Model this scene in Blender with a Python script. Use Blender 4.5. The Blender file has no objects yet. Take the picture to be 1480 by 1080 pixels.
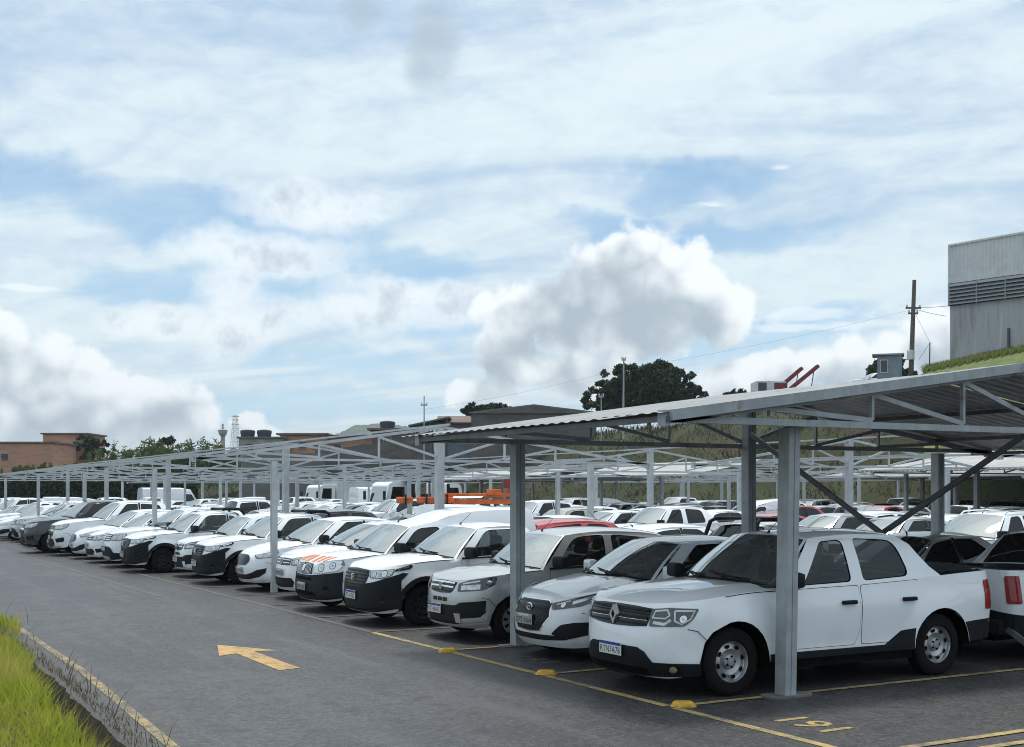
import bpy, bmesh, math, random
from mathutils import Vector, Matrix
from mathutils.geometry import tessellate_polygon

D = bpy.data
SC = bpy.context.scene
SC.render.engine = 'CYCLES'
COL = SC.collection
rnd = random.Random(7)

# ------------------------------------------------------------------ camera
# world axes: +X runs down a parking slot away from the road, +Y along the row of cars, Z up
CAMX, CAMY, CAMZ, YAW = -8.51, -9.37, 2.05, math.radians(29.67)
FPX, HZ = 1771.0, 712.0
cam = D.cameras.new('camera')
cam.sensor_width = 36.0
cam.lens = 36.0 * FPX / 1480.0
cam.shift_y = (HZ - 540.0) / 1480.0
cam.clip_start, cam.clip_end = 0.1, 9000.0
camo = D.objects.new('camera', cam)
camo.location = (CAMX, CAMY, CAMZ)
camo.rotation_euler = (math.pi / 2, 0, -YAW)
COL.objects.link(camo)
SC.camera = camo
FW = Vector((math.sin(YAW), math.cos(YAW), 0))
RT = Vector((math.cos(YAW), -math.sin(YAW), 0))

def away(px, py, dist):
    """a point of the place seen in direction (px, py) of the photograph at the given depth"""
    p = Vector((CAMX, CAMY, CAMZ)) + FW * dist + RT * ((px - 740.0) * dist / FPX)
    p.z = CAMZ + (HZ - py) * dist / FPX
    return p

# ------------------------------------------------------------------ light
SUN_EL, SUN_AZ = math.radians(80), math.radians(38)      # azimuth from +Y towards +X
SC.view_settings.view_transform = 'Standard'
SC.view_settings.look = 'None'
SC.view_settings.exposure = 0.38
SC.view_settings.gamma = 1.0
SC.cycles.use_adaptive_sampling = True
SC.cycles.adaptive_min_samples = 16
SC.cycles.adaptive_threshold = 0.01
SC.cycles.max_bounces = 6
SC.cycles.use_denoising = True
SC.cycles.filter_width = 1.0
SC.cycles.transparent_max_bounces = 12
SC.cycles.caustics_reflective = SC.cycles.caustics_refractive = False
sun = D.lights.new('sun', 'SUN')
sun.energy = 2.1
sun.angle = math.radians(9)
sun.color = (1.0, 0.955, 0.88)
suno = D.objects.new('sun', sun)
sd = Vector((math.sin(SUN_AZ) * math.cos(SUN_EL), math.cos(SUN_AZ) * math.cos(SUN_EL), math.sin(SUN_EL)))
suno.rotation_euler = sd.to_track_quat('Z', 'Y').to_euler()
suno.location = (20, 10, 60)
COL.objects.link(suno)

# ------------------------------------------------------------------ node helpers
class NT:
    """small builder for math node graphs"""
    def __init__(self, tree):
        self.t = tree
    def node(self, kind, **kw):
        n = self.t.nodes.new(kind)
        for k, v in kw.items():
            setattr(n, k, v)
        return n
    def put(self, sock, v):
        if isinstance(v, bpy.types.NodeSocket):
            self.t.links.new(v, sock)
        else:
            sock.default_value = v
    def m(self, op, a, b=0.0, c=0.0, clamp=False):
        n = self.node('ShaderNodeMath', operation=op, use_clamp=clamp)
        for i, v in enumerate((a, b, c)):
            self.put(n.inputs[i], v)
        return n.outputs[0]
    def v(self, op, a, b=(0, 0, 0), c=(0, 0, 0)):
        n = self.node('ShaderNodeVectorMath', operation=op)
        self.put(n.inputs[0], a)
        if len(n.inputs) > 1: self.put(n.inputs[1], b)
        if op == 'MULTIPLY_ADD': self.put(n.inputs[2], c)
        return n.outputs['Value'] if op in ('DOT_PRODUCT', 'LENGTH') else n.outputs[0]
    def ss(self, x, lo, hi, a=0.0, b=1.0):
        n = self.node('ShaderNodeMapRange', interpolation_type='SMOOTHSTEP')
        self.put(n.inputs[0], x)
        for i, q in enumerate((lo, hi, a, b)): self.put(n.inputs[i + 1], q)
        return n.outputs[0]
    def noise(self, vec, scale, detail=6.0, rough=0.55, dist=0.0, color=False, dim='3D'):
        n = self.node('ShaderNodeTexNoise', noise_dimensions=dim)
        if vec is not None: self.put(n.inputs['Vector'], vec)
        n.inputs['Scale'].default_value = scale
        n.inputs['Detail'].default_value = detail
        n.inputs['Roughness'].default_value = rough
        n.inputs['Distortion'].default_value = dist
        return n.outputs['Color' if color else 'Fac']
    def comb(self, x, y, z):
        n = self.node('ShaderNodeCombineXYZ')
        for i, q in enumerate((x, y, z)): self.put(n.inputs[i], q)
        return n.outputs[0]
    def sep(self, v):
        n = self.node('ShaderNodeSeparateXYZ')
        self.put(n.inputs[0], v)
        return n.outputs
    def mix(self, f, a, b):
        n = self.node('ShaderNodeMix', data_type='RGBA')
        self.put(n.inputs[0], f)
        self.put(n.inputs[6], a if isinstance(a, bpy.types.NodeSocket) else (*a[:3], 1))
        self.put(n.inputs[7], b if isinstance(b, bpy.types.NodeSocket) else (*b[:3], 1))
        return n.outputs[2]

# ------------------------------------------------------------------ world: sky and clouds
W = D.worlds.new('World')
SC.world = W
W.use_nodes = True
T = NT(W.node_tree)
W.node_tree.nodes.clear()
SKY_STRENGTH = 0.1
sky = T.node('ShaderNodeTexSky', sky_type='NISHITA')
sky.sun_disc = False
sky.sun_elevation = SUN_EL
sky.sun_rotation = SUN_AZ
sky.air_density, sky.dust_density, sky.ozone_density = 1.0, 0.6, 1.2
tc = T.node('ShaderNodeTexCoord').outputs['Generated']
dirv = T.v('NORMALIZE', tc)
fw = T.v('DOT_PRODUCT', dirv, tuple(FW))
rt = T.v('DOT_PRODUCT', dirv, tuple(RT))
dz = T.sep(dirv)[2]
az = T.m('ARCTAN2', rt, fw)
el = T.m('ARCSINE', dz)
ang = T.comb(az, el, 0.0)

def azel(px, py):
    return math.atan((px - 740.0) / FPX), math.atan((HZ - py) / math.hypot(FPX, px - 740.0))

def blob_field(vec, blobs):
    """nearest scaled distance to a set of soft ellipses on the sky"""
    acc = None
    for (px, py, rx, ry) in blobs:
        a, e = azel(px, py)
        sx, sy = FPX / rx, FPX / ry
        q = T.v('MULTIPLY_ADD', vec, (sx, sy, 0), (-a * sx, -e * sy, 0))
        d = T.v('DOT_PRODUCT', q, q)
        acc = d if acc is None else T.m('SMOOTH_MIN', acc, d, 0.35)
    return T.m('SUBTRACT', 1.0, acc)

HEAPS = [(20, 545, 120, 70), (-30, 500, 90, 60), (110, 575, 110, 58), (210, 592, 90, 52), (270, 600, 60, 36), (60, 625, 220, 40),
         (355, 622, 34, 34), (385, 632, 34, 20),
         (925, 385, 66, 62), (870, 420, 80, 72), (965, 430, 90, 84), (1035, 450, 66, 54), (800, 455, 80, 56), (745, 450, 60, 40),
         (900, 492, 120, 40), (735, 520, 60, 46), (820, 540, 90, 36), (700, 570, 60, 30),
         (1065, 552, 60, 36), (1130, 548, 80, 40), (1225, 528, 80, 46), (1310, 520, 90, 46), (1365, 488, 60, 44)]
SOFT = [(325, 358, 80, 34), (420, 372, 90, 40), (345, 430, 60, 60), (335, 475, 90, 40), (220, 470, 80, 26), (600, 425, 130, 26), (655, 432, 80, 26), (540, 455, 150, 30), (450, 300, 110, 40)]

warp = T.v('ADD', T.noise(ang, 8.0, 4.0, 0.6, color=True, dim='2D'), (-0.5, -0.5, 0))
n0 = T.noise(ang, 23.0, 7.0, 0.64, dim='2D')
vo = T.node('ShaderNodeTexVoronoi', feature='F1', voronoi_dimensions='2D')
vo.inputs['Scale'].default_value = 40.0
T.put(vo.inputs['Vector'], T.v('MULTIPLY_ADD', warp, (0.03, 0.03, 0), ang))
b0 = blob_field(ang, HEAPS)
h0 = T.m('ADD', b0, T.m('ADD', T.m('MULTIPLY_ADD', n0, 2.0, -1.0), T.m('MULTIPLY_ADD', vo.outputs['Distance'], -0.7, 0.34)))
# the same heaps a little nearer to the sun: what lies between here and the light
up = T.v('ADD', ang, (0.006, 0.02, 0))
h1 = T.m('ADD', blob_field(up, HEAPS), T.m('MULTIPLY_ADD', T.noise(up, 21.0, 2.0, 0.6, dim='2D'), 2.0, -1.0))
cover = T.ss(h0, -0.04, 0.50)
thick = T.m('ADD', T.m('MULTIPLY', h0, 0.42), T.m('MULTIPLY', h1, 0.72))
soft = T.m('ADD', blob_field(T.v('MULTIPLY_ADD', warp, (0.05, 0.03, 0), ang), SOFT), T.m('MULTIPLY_ADD', n0, 2.4, -1.2))
soft = T.m('MULTIPLY', T.ss(soft, -0.5, 1.1), 0.85)
n1 = T.noise(ang, 10.0, 5.0, 0.6, dim='2D')
shade = T.ss(T.m('ADD', T.m('MULTIPLY_ADD', n1, -2.6, thick), T.m('MULTIPLY', vo.outputs['Distance'], 1.3)), -1.0, 0.85)

# high veil: streaks on a flat layer far above, thinner over a few blue gaps
hgt = T.m('ADD', T.m('MAXIMUM', dz, 0.0), 0.12)
plane = T.v('MULTIPLY', T.v('DIVIDE', dirv, T.comb(hgt, hgt, hgt)), (1, 1, 0))
rotp = T.node('ShaderNodeVectorRotate', rotation_type='Z_AXIS')
T.put(rotp.inputs['Vector'], plane)
rotp.inputs['Angle'].default_value = math.radians(52)
stre = T.v('MULTIPLY', rotp.outputs[0], (0.6, 1.5, 1.0))
veil_n = T.m('MULTIPLY_ADD', T.noise(stre, 1.7, 7.0, 0.54, 0.5, dim='2D'), 2.0, -1.0)
fine_n = T.m('MULTIPLY_ADD', T.noise(T.v('MULTIPLY', ang, (1.0, 2.4, 1.0)), 24.0, 5.0, 0.62, 0.3, dim='2D'), 1.8, -0.9)
HOLES = [(150, 285, 200, 36), (20, 262, 130, 34), (310, 325, 120, 38), (440, 345, 90, 26), (560, 385, 120, 26), (620, 478, 95, 20), (520, 540, 130, 22),
         (470, 590, 150, 22), (1090, 350, 120, 24), (980, 255, 130, 26), (1130, 500, 150, 22), (1250, 475, 80, 18), (250, 420, 150, 22),
         (420, 430, 80, 20), (860, 310, 90, 20)]
hole = T.ss(T.m('MULTIPLY_ADD', veil_n, -0.7, blob_field(T.v('MULTIPLY_ADD', warp, (0.16, 0.075, 0), ang), HOLES)), -1.3, 1.0)
veil = T.m('ADD', T.m('ADD', 0.84, T.m('MULTIPLY', veil_n, 0.58)), T.m('MULTIPLY_ADD', hole, -0.78, T.m('MULTIPLY', fine_n, 0.20)))
veil = T.m('MULTIPLY', T.ss(veil, -0.2, 1.05), 0.97)
# a dark rag of scud near the top and a few bright streaks low on the right
RAGS = [(628, 62, 34, 62), (612, 92, 26, 36), (520, 18, 30, 22)]
rag = T.ss(T.m('ADD', blob_field(ang, RAGS), T.m('MULTIPLY_ADD', n0, 1.6, -0.8)), -0.9, 1.3)
STREAKS = [(1150, 455, 110, 12), (1190, 472, 120, 8), (1130, 242, 26, 5), (1015, 296, 34, 6), (40, 416, 70, 5)]
strk = T.ss(T.m('ADD', blob_field(ang, STREAKS), T.m('MULTIPLY', fine_n, 1.8)), -0.1, 1.0)

k = 1.0 / SKY_STRENGTH
blue = T.mix(T.ss(el, 0.0, 0.42), (0.42 * k, 0.63 * k, 0.78 * k), (0.165 * k, 0.32 * k, 0.55 * k))
blue = T.mix(0.82, sky.outputs[0], blue)
whit = T.mix(T.ss(T.m('ADD', veil_n, T.m('MULTIPLY', fine_n, 0.5)), -0.75, 0.45), (0.43 * k, 0.54 * k, 0.66 * k), (0.63 * k, 0.725 * k, 0.765 * k))
c = T.mix(veil, blue, whit)
c = T.mix(T.m('MULTIPLY', strk, 0.5), c, (0.82 * k, 0.87 * k, 0.89 * k))
body = T.mix(shade, (0.80 * k, 0.84 * k, 0.86 * k), (0.33 * k, 0.40 * k, 0.46 * k))
c = T.mix(soft, c, T.mix(T.ss(T.m('ADD', n0, T.m('MULTIPLY', soft, 0.30)), 0.62, 1.02), (0.78 * k, 0.83 * k, 0.855 * k), (0.45 * k, 0.53 * k, 0.60 * k)))
c = T.mix(T.m('MULTIPLY', cover, 0.95), c, body)
c = T.mix(T.m('MULTIPLY', rag, 0.74), c, (0.33 * k, 0.42 * k, 0.49 * k))
# brighter veil high around the hidden sun (above the frame)
sdot = T.m('MAXIMUM', T.v('DOT_PRODUCT', dirv, tuple(sd)), 0.0)
glow = T.m('MULTIPLY', T.m('POWER', sdot, 6.0), 0.9)
c = T.mix(T.m('MULTIPLY', glow, 0.6), c, (1.7 * k, 1.68 * k, 1.62 * k))
bg = T.node('ShaderNodeBackground')
T.put(bg.inputs[0], c)
bg.inputs[1].default_value = SKY_STRENGTH
T.t.links.new(bg.outputs[0], T.node('ShaderNodeOutputWorld').inputs[0])

# ------------------------------------------------------------------ materials
def mat(name, rgb=(0.5, 0.5, 0.5), rough=0.6, metal=0.0, spec=0.5, coat=0.0, var=0.0, vscale=6.0, bump=0.0, bscale=40.0, emit=0.0):
    m = D.materials.new(name)
    m.use_nodes = True
    t = NT(m.node_tree)
    b = m.node_tree.nodes['Principled BSDF']
    b.inputs['Base Color'].default_value = (*rgb, 1)
    b.inputs['Roughness'].default_value = rough
    b.inputs['Metallic'].default_value = metal
    b.inputs['Specular IOR Level'].default_value = spec
    b.inputs['Coat Weight'].default_value = coat
    b.inputs['Coat Roughness'].default_value = 0.06
    if var:
        oc = t.node('ShaderNodeTexCoord').outputs['Object']
        n = t.noise(oc, vscale, 5.0, 0.6)
        f = t.ss(n, 0.3, 0.7)
        t.put(b.inputs['Base Color'], t.mix(f, tuple(q * (1 - var) for q in rgb), tuple(min(1, q * (1 + var)) for q in rgb)))
    if bump:
        oc = t.node('ShaderNodeTexCoord').outputs['Object']
        bn = t.node('ShaderNodeBump')
        bn.inputs['Strength'].default_value = bump
        bn.inputs['Distance'].default_value = 0.02
        t.put(bn.inputs['Height'], t.noise(oc, bscale, 4.0, 0.6))
        t.put(b.inputs['Normal'], bn.outputs[0])
    m['b'] = 1
    return m

def paint(name, rgb, metal=0.0, rough=0.35):
    """car paint: clear coat over the colour, a thin film of dust, gathering low on the body"""
    m = mat(name, rgb, rough, metal, 0.5, 1.0)
    t = NT(m.node_tree)
    b = m.node_tree.nodes['Principled BSDF']
    oc = t.node('ShaderNodeTexCoord').outputs['Object']
    z = t.sep(oc)[2]
    n = t.noise(oc, 3.0, 5.0, 0.6)
    low = t.ss(z, 0.75, 0.2)
    f = t.m('MULTIPLY', t.m('MULTIPLY_ADD', low, 0.22, 0.05), t.ss(n, 0.35, 0.75))
    t.put(b.inputs['Base Color'], t.mix(f, rgb, (0.32, 0.29, 0.25)))
    t.put(b.inputs['Coat Roughness'], t.m('MULTIPLY_ADD', n, 0.05, 0.01))
    return m

def glass(name, tint, refl=0.08, clear=0.55, film=(0.5, 0.56, 0.58), dust=0.05):
    """thin car glass: mirror layer over tinted see-through, a trace of dust"""
    m = D.materials.new(name)
    m.use_nodes = True
    t = NT(m.node_tree)
    m.node_tree.nodes.clear()
    gl = t.node('ShaderNodeBsdfGlossy')
    gl.inputs['Color'].default_value = (0.93, 0.97, 0.97, 1)
    gl.inputs['Roughness'].default_value = 0.03
    tr = t.node('ShaderNodeBsdfTransparent')
    tr.inputs['Color'].default_value = (*[q * clear for q in tint], 1)
    df = t.node('ShaderNodeBsdfDiffuse')
    df.inputs['Color'].default_value = (*film, 1)
    ge = t.node('ShaderNodeNewGeometry')
    cosv = t.m('ABSOLUTE', t.v('DOT_PRODUCT', ge.outputs['Normal'], ge.outputs['Incoming']))
    fr = t.m('MULTIPLY_ADD', t.m('POWER', t.m('SUBTRACT', 1.0, cosv, clamp=True), 5.0), 1.0 - refl, refl)
    mx0 = t.node('ShaderNodeMixShader')
    mx0.inputs[0].default_value = dust
    t.t.links.new(tr.outputs[0], mx0.inputs[1])
    t.t.links.new(df.outputs[0], mx0.inputs[2])
    mx = t.node('ShaderNodeMixShader')
    t.t.links.new(fr, mx.inputs[0])
    t.t.links.new(mx0.outputs[0], mx.inputs[1])
    t.t.links.new(gl.outputs[0], mx.inputs[2])
    t.t.links.new(mx.outputs[0], t.node('ShaderNodeOutputMaterial').inputs[0])
    return m

M = {}
M['white'] = paint('white_paint', (0.86, 0.895, 0.93))
M['silver'] = paint('silver_paint', (0.50, 0.52, 0.53), 0.55, 0.38)
M['beige'] = paint('champagne_paint', (0.42, 0.40, 0.35), 0.4, 0.4)
M['red'] = paint('red_paint', (0.42, 0.02, 0.025))
M['black'] = paint('black_paint', (0.012, 0.014, 0.018))
M['grey'] = paint('grey_paint', (0.13, 0.14, 0.15), 0.3, 0.4)
M['blue'] = paint('blue_paint', (0.03, 0.07, 0.2))
M['plastic'] = mat('black_plastic', (0.009, 0.011, 0.014), 0.6, spec=0.22, bump=0.15, bscale=300)
M['plasticgrey'] = mat('grey_plastic', (0.020, 0.024, 0.029), 0.65, spec=0.22, bump=0.15, bscale=300)
M['gloss'] = mat('gloss_black', (0.005, 0.006, 0.007), 0.18, spec=0.3)
M['under'] = mat('underbody', (0.004, 0.004, 0.004), 0.9, spec=0.1)
M['seam'] = mat('seam', (0.02, 0.02, 0.022), 0.8, spec=0.1)
M['chrome'] = mat('chrome', (0.8, 0.81, 0.82), 0.12, 1.0)
M['tyre'] = mat('tyre_rubber', (0.008, 0.008, 0.009), 0.85, spec=0.2, bump=0.3, bscale=120)
M['steel'] = mat('wheel_steel', (0.42, 0.43, 0.44), 0.38, 0.8, var=0.15, vscale=9)
M['hole'] = mat('wheel_hole', (0.006, 0.006, 0.006), 0.9, spec=0.05)
M['lens'] = glass('headlight_lens', (1, 1, 1), 0.06, 0.9, (0.7, 0.72, 0.72), 0.06)
M['bowl'] = mat('headlight_bowl', (0.55, 0.56, 0.57), 0.22, 0.9, var=0.4, vscale=14)
M['lamp'] = mat('headlight_chrome', (0.85, 0.86, 0.87), 0.1, 1.0)
M['emblem'] = mat('bright_emblem', (0.62, 0.64, 0.66), 0.25, 0.6)
M['amber'] = mat('amber_lens', (0.6, 0.22, 0.03), 0.2)
M['redlens'] = mat('red_lens', (0.28, 0.012, 0.015), 0.12, spec=0.6, var=0.3, vscale=20)
M['wind'] = glass('windscreen_glass', (0.8, 0.95, 0.92), 0.46, 0.5, (0.62, 0.70, 0.71), 0.07)
M['winds'] = glass('side_glass', (0.62, 0.68, 0.68), 0.045, 0.62, (0.3, 0.33, 0.34), 0.02)
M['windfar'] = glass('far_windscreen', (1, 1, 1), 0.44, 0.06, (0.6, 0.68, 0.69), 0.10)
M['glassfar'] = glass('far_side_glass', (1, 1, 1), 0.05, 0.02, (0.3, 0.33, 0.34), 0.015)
M['seat'] = mat('seat_cloth', (0.03, 0.03, 0.033), 0.9)
M['paper'] = mat('paper', (0.7, 0.74, 0.72), 0.8)
M['plate'] = mat('plate_white', (0.72, 0.73, 0.72), 0.45)
M['plategrey'] = mat('plate_grey', (0.38, 0.39, 0.38), 0.4, 0.3)
M['plateblue'] = mat('plate_blue', (0.02, 0.05, 0.28), 0.4)
M['ink'] = mat('plate_ink', (0.012, 0.012, 0.014), 0.5)
M['orange'] = mat('orange_paint', (0.62, 0.13, 0.025), 0.5, var=0.25, vscale=5)
M['orange2'] = mat('orange_tape', (0.75, 0.22, 0.06), 0.5)
M['redmetal'] = mat('dull_red_paint', (0.20, 0.03, 0.03), 0.6, var=0.3, vscale=4)

# ------------------------------------------------------------------ mesh helpers
class MB:
    """collects shapes into one mesh object"""
    def __init__(self):
        self.v, self.f, self.m, self.s = [], [], [], []
        self.mats = []
    def mi(self, m):
        if isinstance(m, str): m = M[m]
        if m not in self.mats: self.mats.append(m)
        return self.mats.index(m)
    def face(self, pts, m, smooth=False):
        b = len(self.v)
        self.v += [tuple(p) for p in pts]
        self.f.append(tuple(range(b, b + len(pts)))); self.m.append(self.mi(m)); self.s.append(smooth)
    def raw(self, vs, fs, m, smooth=False):
        b, k = len(self.v), self.mi(m)
        self.v += [tuple(p) for p in vs]
        for f in fs:
            self.f.append(tuple(q + b for q in f)); self.m.append(k); self.s.append(smooth)
    def grid(self, rows, m, smooth=True, closed=False, mfun=None):
        n, w = len(rows), len(rows[0])
        b = len(self.v)
        for r in rows: self.v += [tuple(p) for p in r]
        for i in range(n - 1):
            for j in range(w if closed else w - 1):
                a = b + i * w + j; c = b + i * w + (j + 1) % w
                mm = mfun(i, j) if mfun else m
                if mm is None: continue
                self.f.append((a, c, c + w, a + w)); self.m.append(self.mi(mm)); self.s.append(smooth)
    def box(self, lo, hi, m, bevel=0.0, mtx=None):
        x0, y0, z0 = lo; x1, y1, z1 = hi
        if bevel <= 0:
            vs = [(x, y, z) for x in (x0, x1) for y in (y0, y1) for z in (z0, z1)]
            fs = [(0, 1, 3, 2), (4, 6, 7, 5), (0, 4, 5, 1), (2, 3, 7, 6), (0, 2, 6, 4), (1, 5, 7, 3)]
        else:
            e = min(bevel, (x1 - x0) * .45, (y1 - y0) * .45, (z1 - z0) * .45)
            bm = bmesh.new()
            bmesh.ops.create_cube(bm, size=1)
            for q in bm.verts: q.co = Vector(((x0 + x1) / 2 + q.co.x * (x1 - x0), (y0 + y1) / 2 + q.co.y * (y1 - y0), (z0 + z1) / 2 + q.co.z * (z1 - z0)))
            bmesh.ops.bevel(bm, geom=bm.edges[:], offset=e, segments=2, affect='EDGES', profile=0.6)
            bm.verts.index_update()
            vs = [tuple(q.co) for q in bm.verts]; fs = [tuple(q.index for q in f.verts) for f in bm.faces]
            bm.free()
        if mtx: vs = [tuple(mtx @ Vector(q)) for q in vs]
        self.raw(vs, fs, m)
    def bar(self, a, b, w, h, m, up=(0, 0, 1)):
        """rectangular bar from a to b; w across, h along up"""
        a, b = Vector(a), Vector(b)
        d = (b - a).normalized(); u = Vector(up)
        s = d.cross(u)
        if s.length < 1e-4: s = d.cross(Vector((1, 0, 0)))
        s.normalize(); u = s.cross(d).normalized()
        s, u = s * w / 2, u * h / 2
        vs = [a - s - u, a + s - u, a + s + u, a - s + u, b - s - u, b + s - u, b + s + u, b - s + u]
        self.raw(vs, [(0, 1, 2, 3), (7, 6, 5, 4), (0, 4, 5, 1), (1, 5, 6, 2), (2, 6, 7, 3), (3, 7, 4, 0)], m)
    def tube(self, pts, r, m, n=8, cap=True):
        pts = [Vector(p) for p in pts]
        rs = r if isinstance(r, (list, tuple)) else [r] * len(pts)
        rows = []
        ref = Vector((0.123, 0.32, 0.94)).normalized()
        for i, p in enumerate(pts):
            d = (pts[min(i + 1, len(pts) - 1)] - pts[max(i - 1, 0)]).normalized()
            s = d.cross(ref)
            if s.length < 1e-3: s = d.cross(Vector((1, 0, 0)))
            s.normalize(); u = s.cross(d)
            rows.append([p + (s * math.cos(2 * math.pi * k / n) + u * math.sin(2 * math.pi * k / n)) * rs[i] for k in range(n)])
        self.grid(rows, m, True, True)
        if cap:
            self.face(rows[0][::-1], m); self.face(rows[-1], m)
    def lathe(self, prof, m, n=24, axis='y', org=(0, 0, 0), smooth=True):
        rows = []
        for (r, h) in prof:
            row = []
            for k in range(n):
                a = 2 * math.pi * k / n
                if axis == 'y': p = (org[0] + r * math.cos(a), org[1] + h, org[2] + r * math.sin(a))
                elif axis == 'x': p = (org[0] + h, org[1] + r * math.cos(a), org[2] + r * math.sin(a))
                else: p = (org[0] + r * math.cos(a), org[1] + r * math.sin(a), org[2] + h)
                row.append(p)
            rows.append(row)
        self.grid(rows, m, smooth, True)
    def prism(self, poly, h0, h1, m, axis='z'):
        def P(p, h):
            return {'z': (p[0], p[1], h), 'y': (p[0], h, p[1]), 'x': (h, p[0], p[1])}[axis]
        n = len(poly)
        tri = tessellate_polygon([[Vector((p[0], p[1], 0)) for p in poly]])
        vs = [P(p, h0) for p in poly] + [P(p, h1) for p in poly]
        fs = [tuple(t) for t in tri] + [tuple(q + n for q in t[::-1]) for t in tri]
        fs += [(i, (i + 1) % n, (i + 1) % n + n, i + n) for i in range(n)]
        self.raw(vs, fs, m)
    def add(self, o):
        b = len(self.v)
        self.v += o.v
        mp = [self.mi(q) for q in o.mats]
        for f, k, s in zip(o.f, o.m, o.s):
            self.f.append(tuple(q + b for q in f)); self.m.append(mp[k]); self.s.append(s)
    def moved(self, mtx):
        o = MB(); o.v = [tuple(mtx @ Vector(q)) for q in self.v]
        o.f, o.m, o.s, o.mats = list(self.f), list(self.m), list(self.s), list(self.mats)
        return o
    def mesh(self, name, sharp=38, weld=True, fixn=True):
        me = D.meshes.new(name)
        me.from_pydata(self.v, [], self.f)
        for q in self.mats: me.materials.append(q)
        me.polygons.foreach_set('material_index', self.m)
        me.polygons.foreach_set('use_smooth', self.s)
        if weld:
            bm = bmesh.new(); bm.from_mesh(me)
            bmesh.ops.remove_doubles(bm, verts=bm.verts, dist=0.0004)
            if fixn: bmesh.ops.recalc_face_normals(bm, faces=bm.faces)
            bm.to_mesh(me); bm.free()
        if any(self.s): me.set_sharp_from_angle(angle=math.radians(sharp))
        me.update()
        return me
    def build(self, name, parent=None, sharp=38, weld=True, fixn=True):
        o = D.objects.new(name, self.mesh(name, sharp, weld, fixn))
        COL.objects.link(o)
        if parent: o.parent = parent
        return o

def tag(o, label=None, cat=None, group=None, kind=None):
    if label: o['label'] = label
    if cat: o['category'] = cat
    if group: o['group'] = group
    if kind: o['kind'] = kind
    return o

def empty(name, loc=(0, 0, 0), rz=0.0, label=None, cat=None, group=None):
    o = D.objects.new(name, None)
    o.empty_display_size = 0.2
    o.location = loc; o.rotation_euler = (0, 0, rz)
    COL.objects.link(o)
    return tag(o, label, cat, group)

KIDS = {}
def copy_tree(o, parent=None):
    c = o.copy(); COL.objects.link(c)
    if parent: c.parent = parent
    for ch in o.children: copy_tree(ch, c)
    return c

def crv(pts):
    """smooth monotone curve through (x, y) points"""
    xs = [p[0] for p in pts]; ys = [p[1] for p in pts]; n = len(pts)
    d = [(ys[i + 1] - ys[i]) / (xs[i + 1] - xs[i]) for i in range(n - 1)]
    t = [d[0]] + [0 if d[i - 1] * d[i] <= 0 else 2 * d[i - 1] * d[i] / (d[i - 1] + d[i]) for i in range(1, n - 1)] + [d[-1]]
    def f(x):
        if x <= xs[0]: return ys[0] + t[0] * (x - xs[0]) * 0.0
        if x >= xs[-1]: return ys[-1]
        i = 0
        while x > xs[i + 1]: i += 1
        h = xs[i + 1] - xs[i]; u = (x - xs[i]) / h
        return (ys[i] * (1 + 2 * u) * (1 - u) ** 2 + t[i] * h * u * (1 - u) ** 2 + ys[i + 1] * u * u * (3 - 2 * u) + t[i + 1] * h * u * u * (u - 1))
    return f

def lerp(a, b, t): return a + (b - a) * t

def round_poly(pts, r=0.05, n=4):
    """rounds the corners of a polygon; r a number or one per corner"""
    out = []
    N = len(pts)
    for i in range(N):
        p, a, b = Vector(pts[i]), Vector(pts[i - 1]), Vector(pts[(i + 1) % N])
        rr = r[i] if isinstance(r, (list, tuple)) else r
        da, db = (a - p), (b - p)
        if rr <= 0 or da.length < 1e-6 or db.length < 1e-6:
            out.append(tuple(p)); continue
        q = min(rr, da.length * .48, db.length * .48)
        s, e = p + da.normalized() * q, p + db.normalized() * q
        for k in range(n + 1):
            t = k / n
            out.append(tuple(s * (1 - t) ** 2 + p * 2 * t * (1 - t) + e * t * t))
    return out

def sliced(polys, du, dv):
    """triangulated flat sheet with holes, cut along a grid; returns verts (2d) and faces"""
    tri = tessellate_polygon([[Vector((p[0], p[1], 0)) for p in q] for q in polys])
    pts = [p for q in polys for p in q]
    bm = bmesh.new()
    vs = [bm.verts.new((p[0], p[1], 0)) for p in pts]
    for t in tri:
        try: bm.faces.new([vs[k] for k in t])
        except ValueError: pass
    bmesh.ops.dissolve_limit(bm, angle_limit=0.01, verts=bm.verts[:], edges=bm.edges[:])
    us = [p[0] for p in pts]; ws = [p[1] for p in pts]
    for lo, hi, d, nrm in ((min(us), max(us), du, (1, 0, 0)), (min(ws), max(ws), dv, (0, 1, 0))):
        if not d: continue
        n = int((hi - lo) / d)
        for k in range(1, n + 1):
            c = lo + (hi - lo) * k / (n + 1)
            bmesh.ops.bisect_plane(bm, geom=bm.verts[:] + bm.edges[:] + bm.faces[:], dist=1e-5, plane_co=(c, 0, 0) if nrm[0] else (0, c, 0), plane_no=nrm)
    bmesh.ops.triangulate(bm, faces=[f for f in bm.faces if len(f.verts) > 4])
    for f in bm.faces:
        f.normal_update()
        if f.normal.z < 0: f.normal_flip()
    bm.verts.index_update()
    V = [(v.co.x, v.co.y) for v in bm.verts]; F = [tuple(v.index for v in f.verts) for f in bm.faces]
    E = [tuple(v.index for v in e.verts) for e in bm.edges if len(e.link_faces) == 1]
    bm.free()
    return V, F, E

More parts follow.
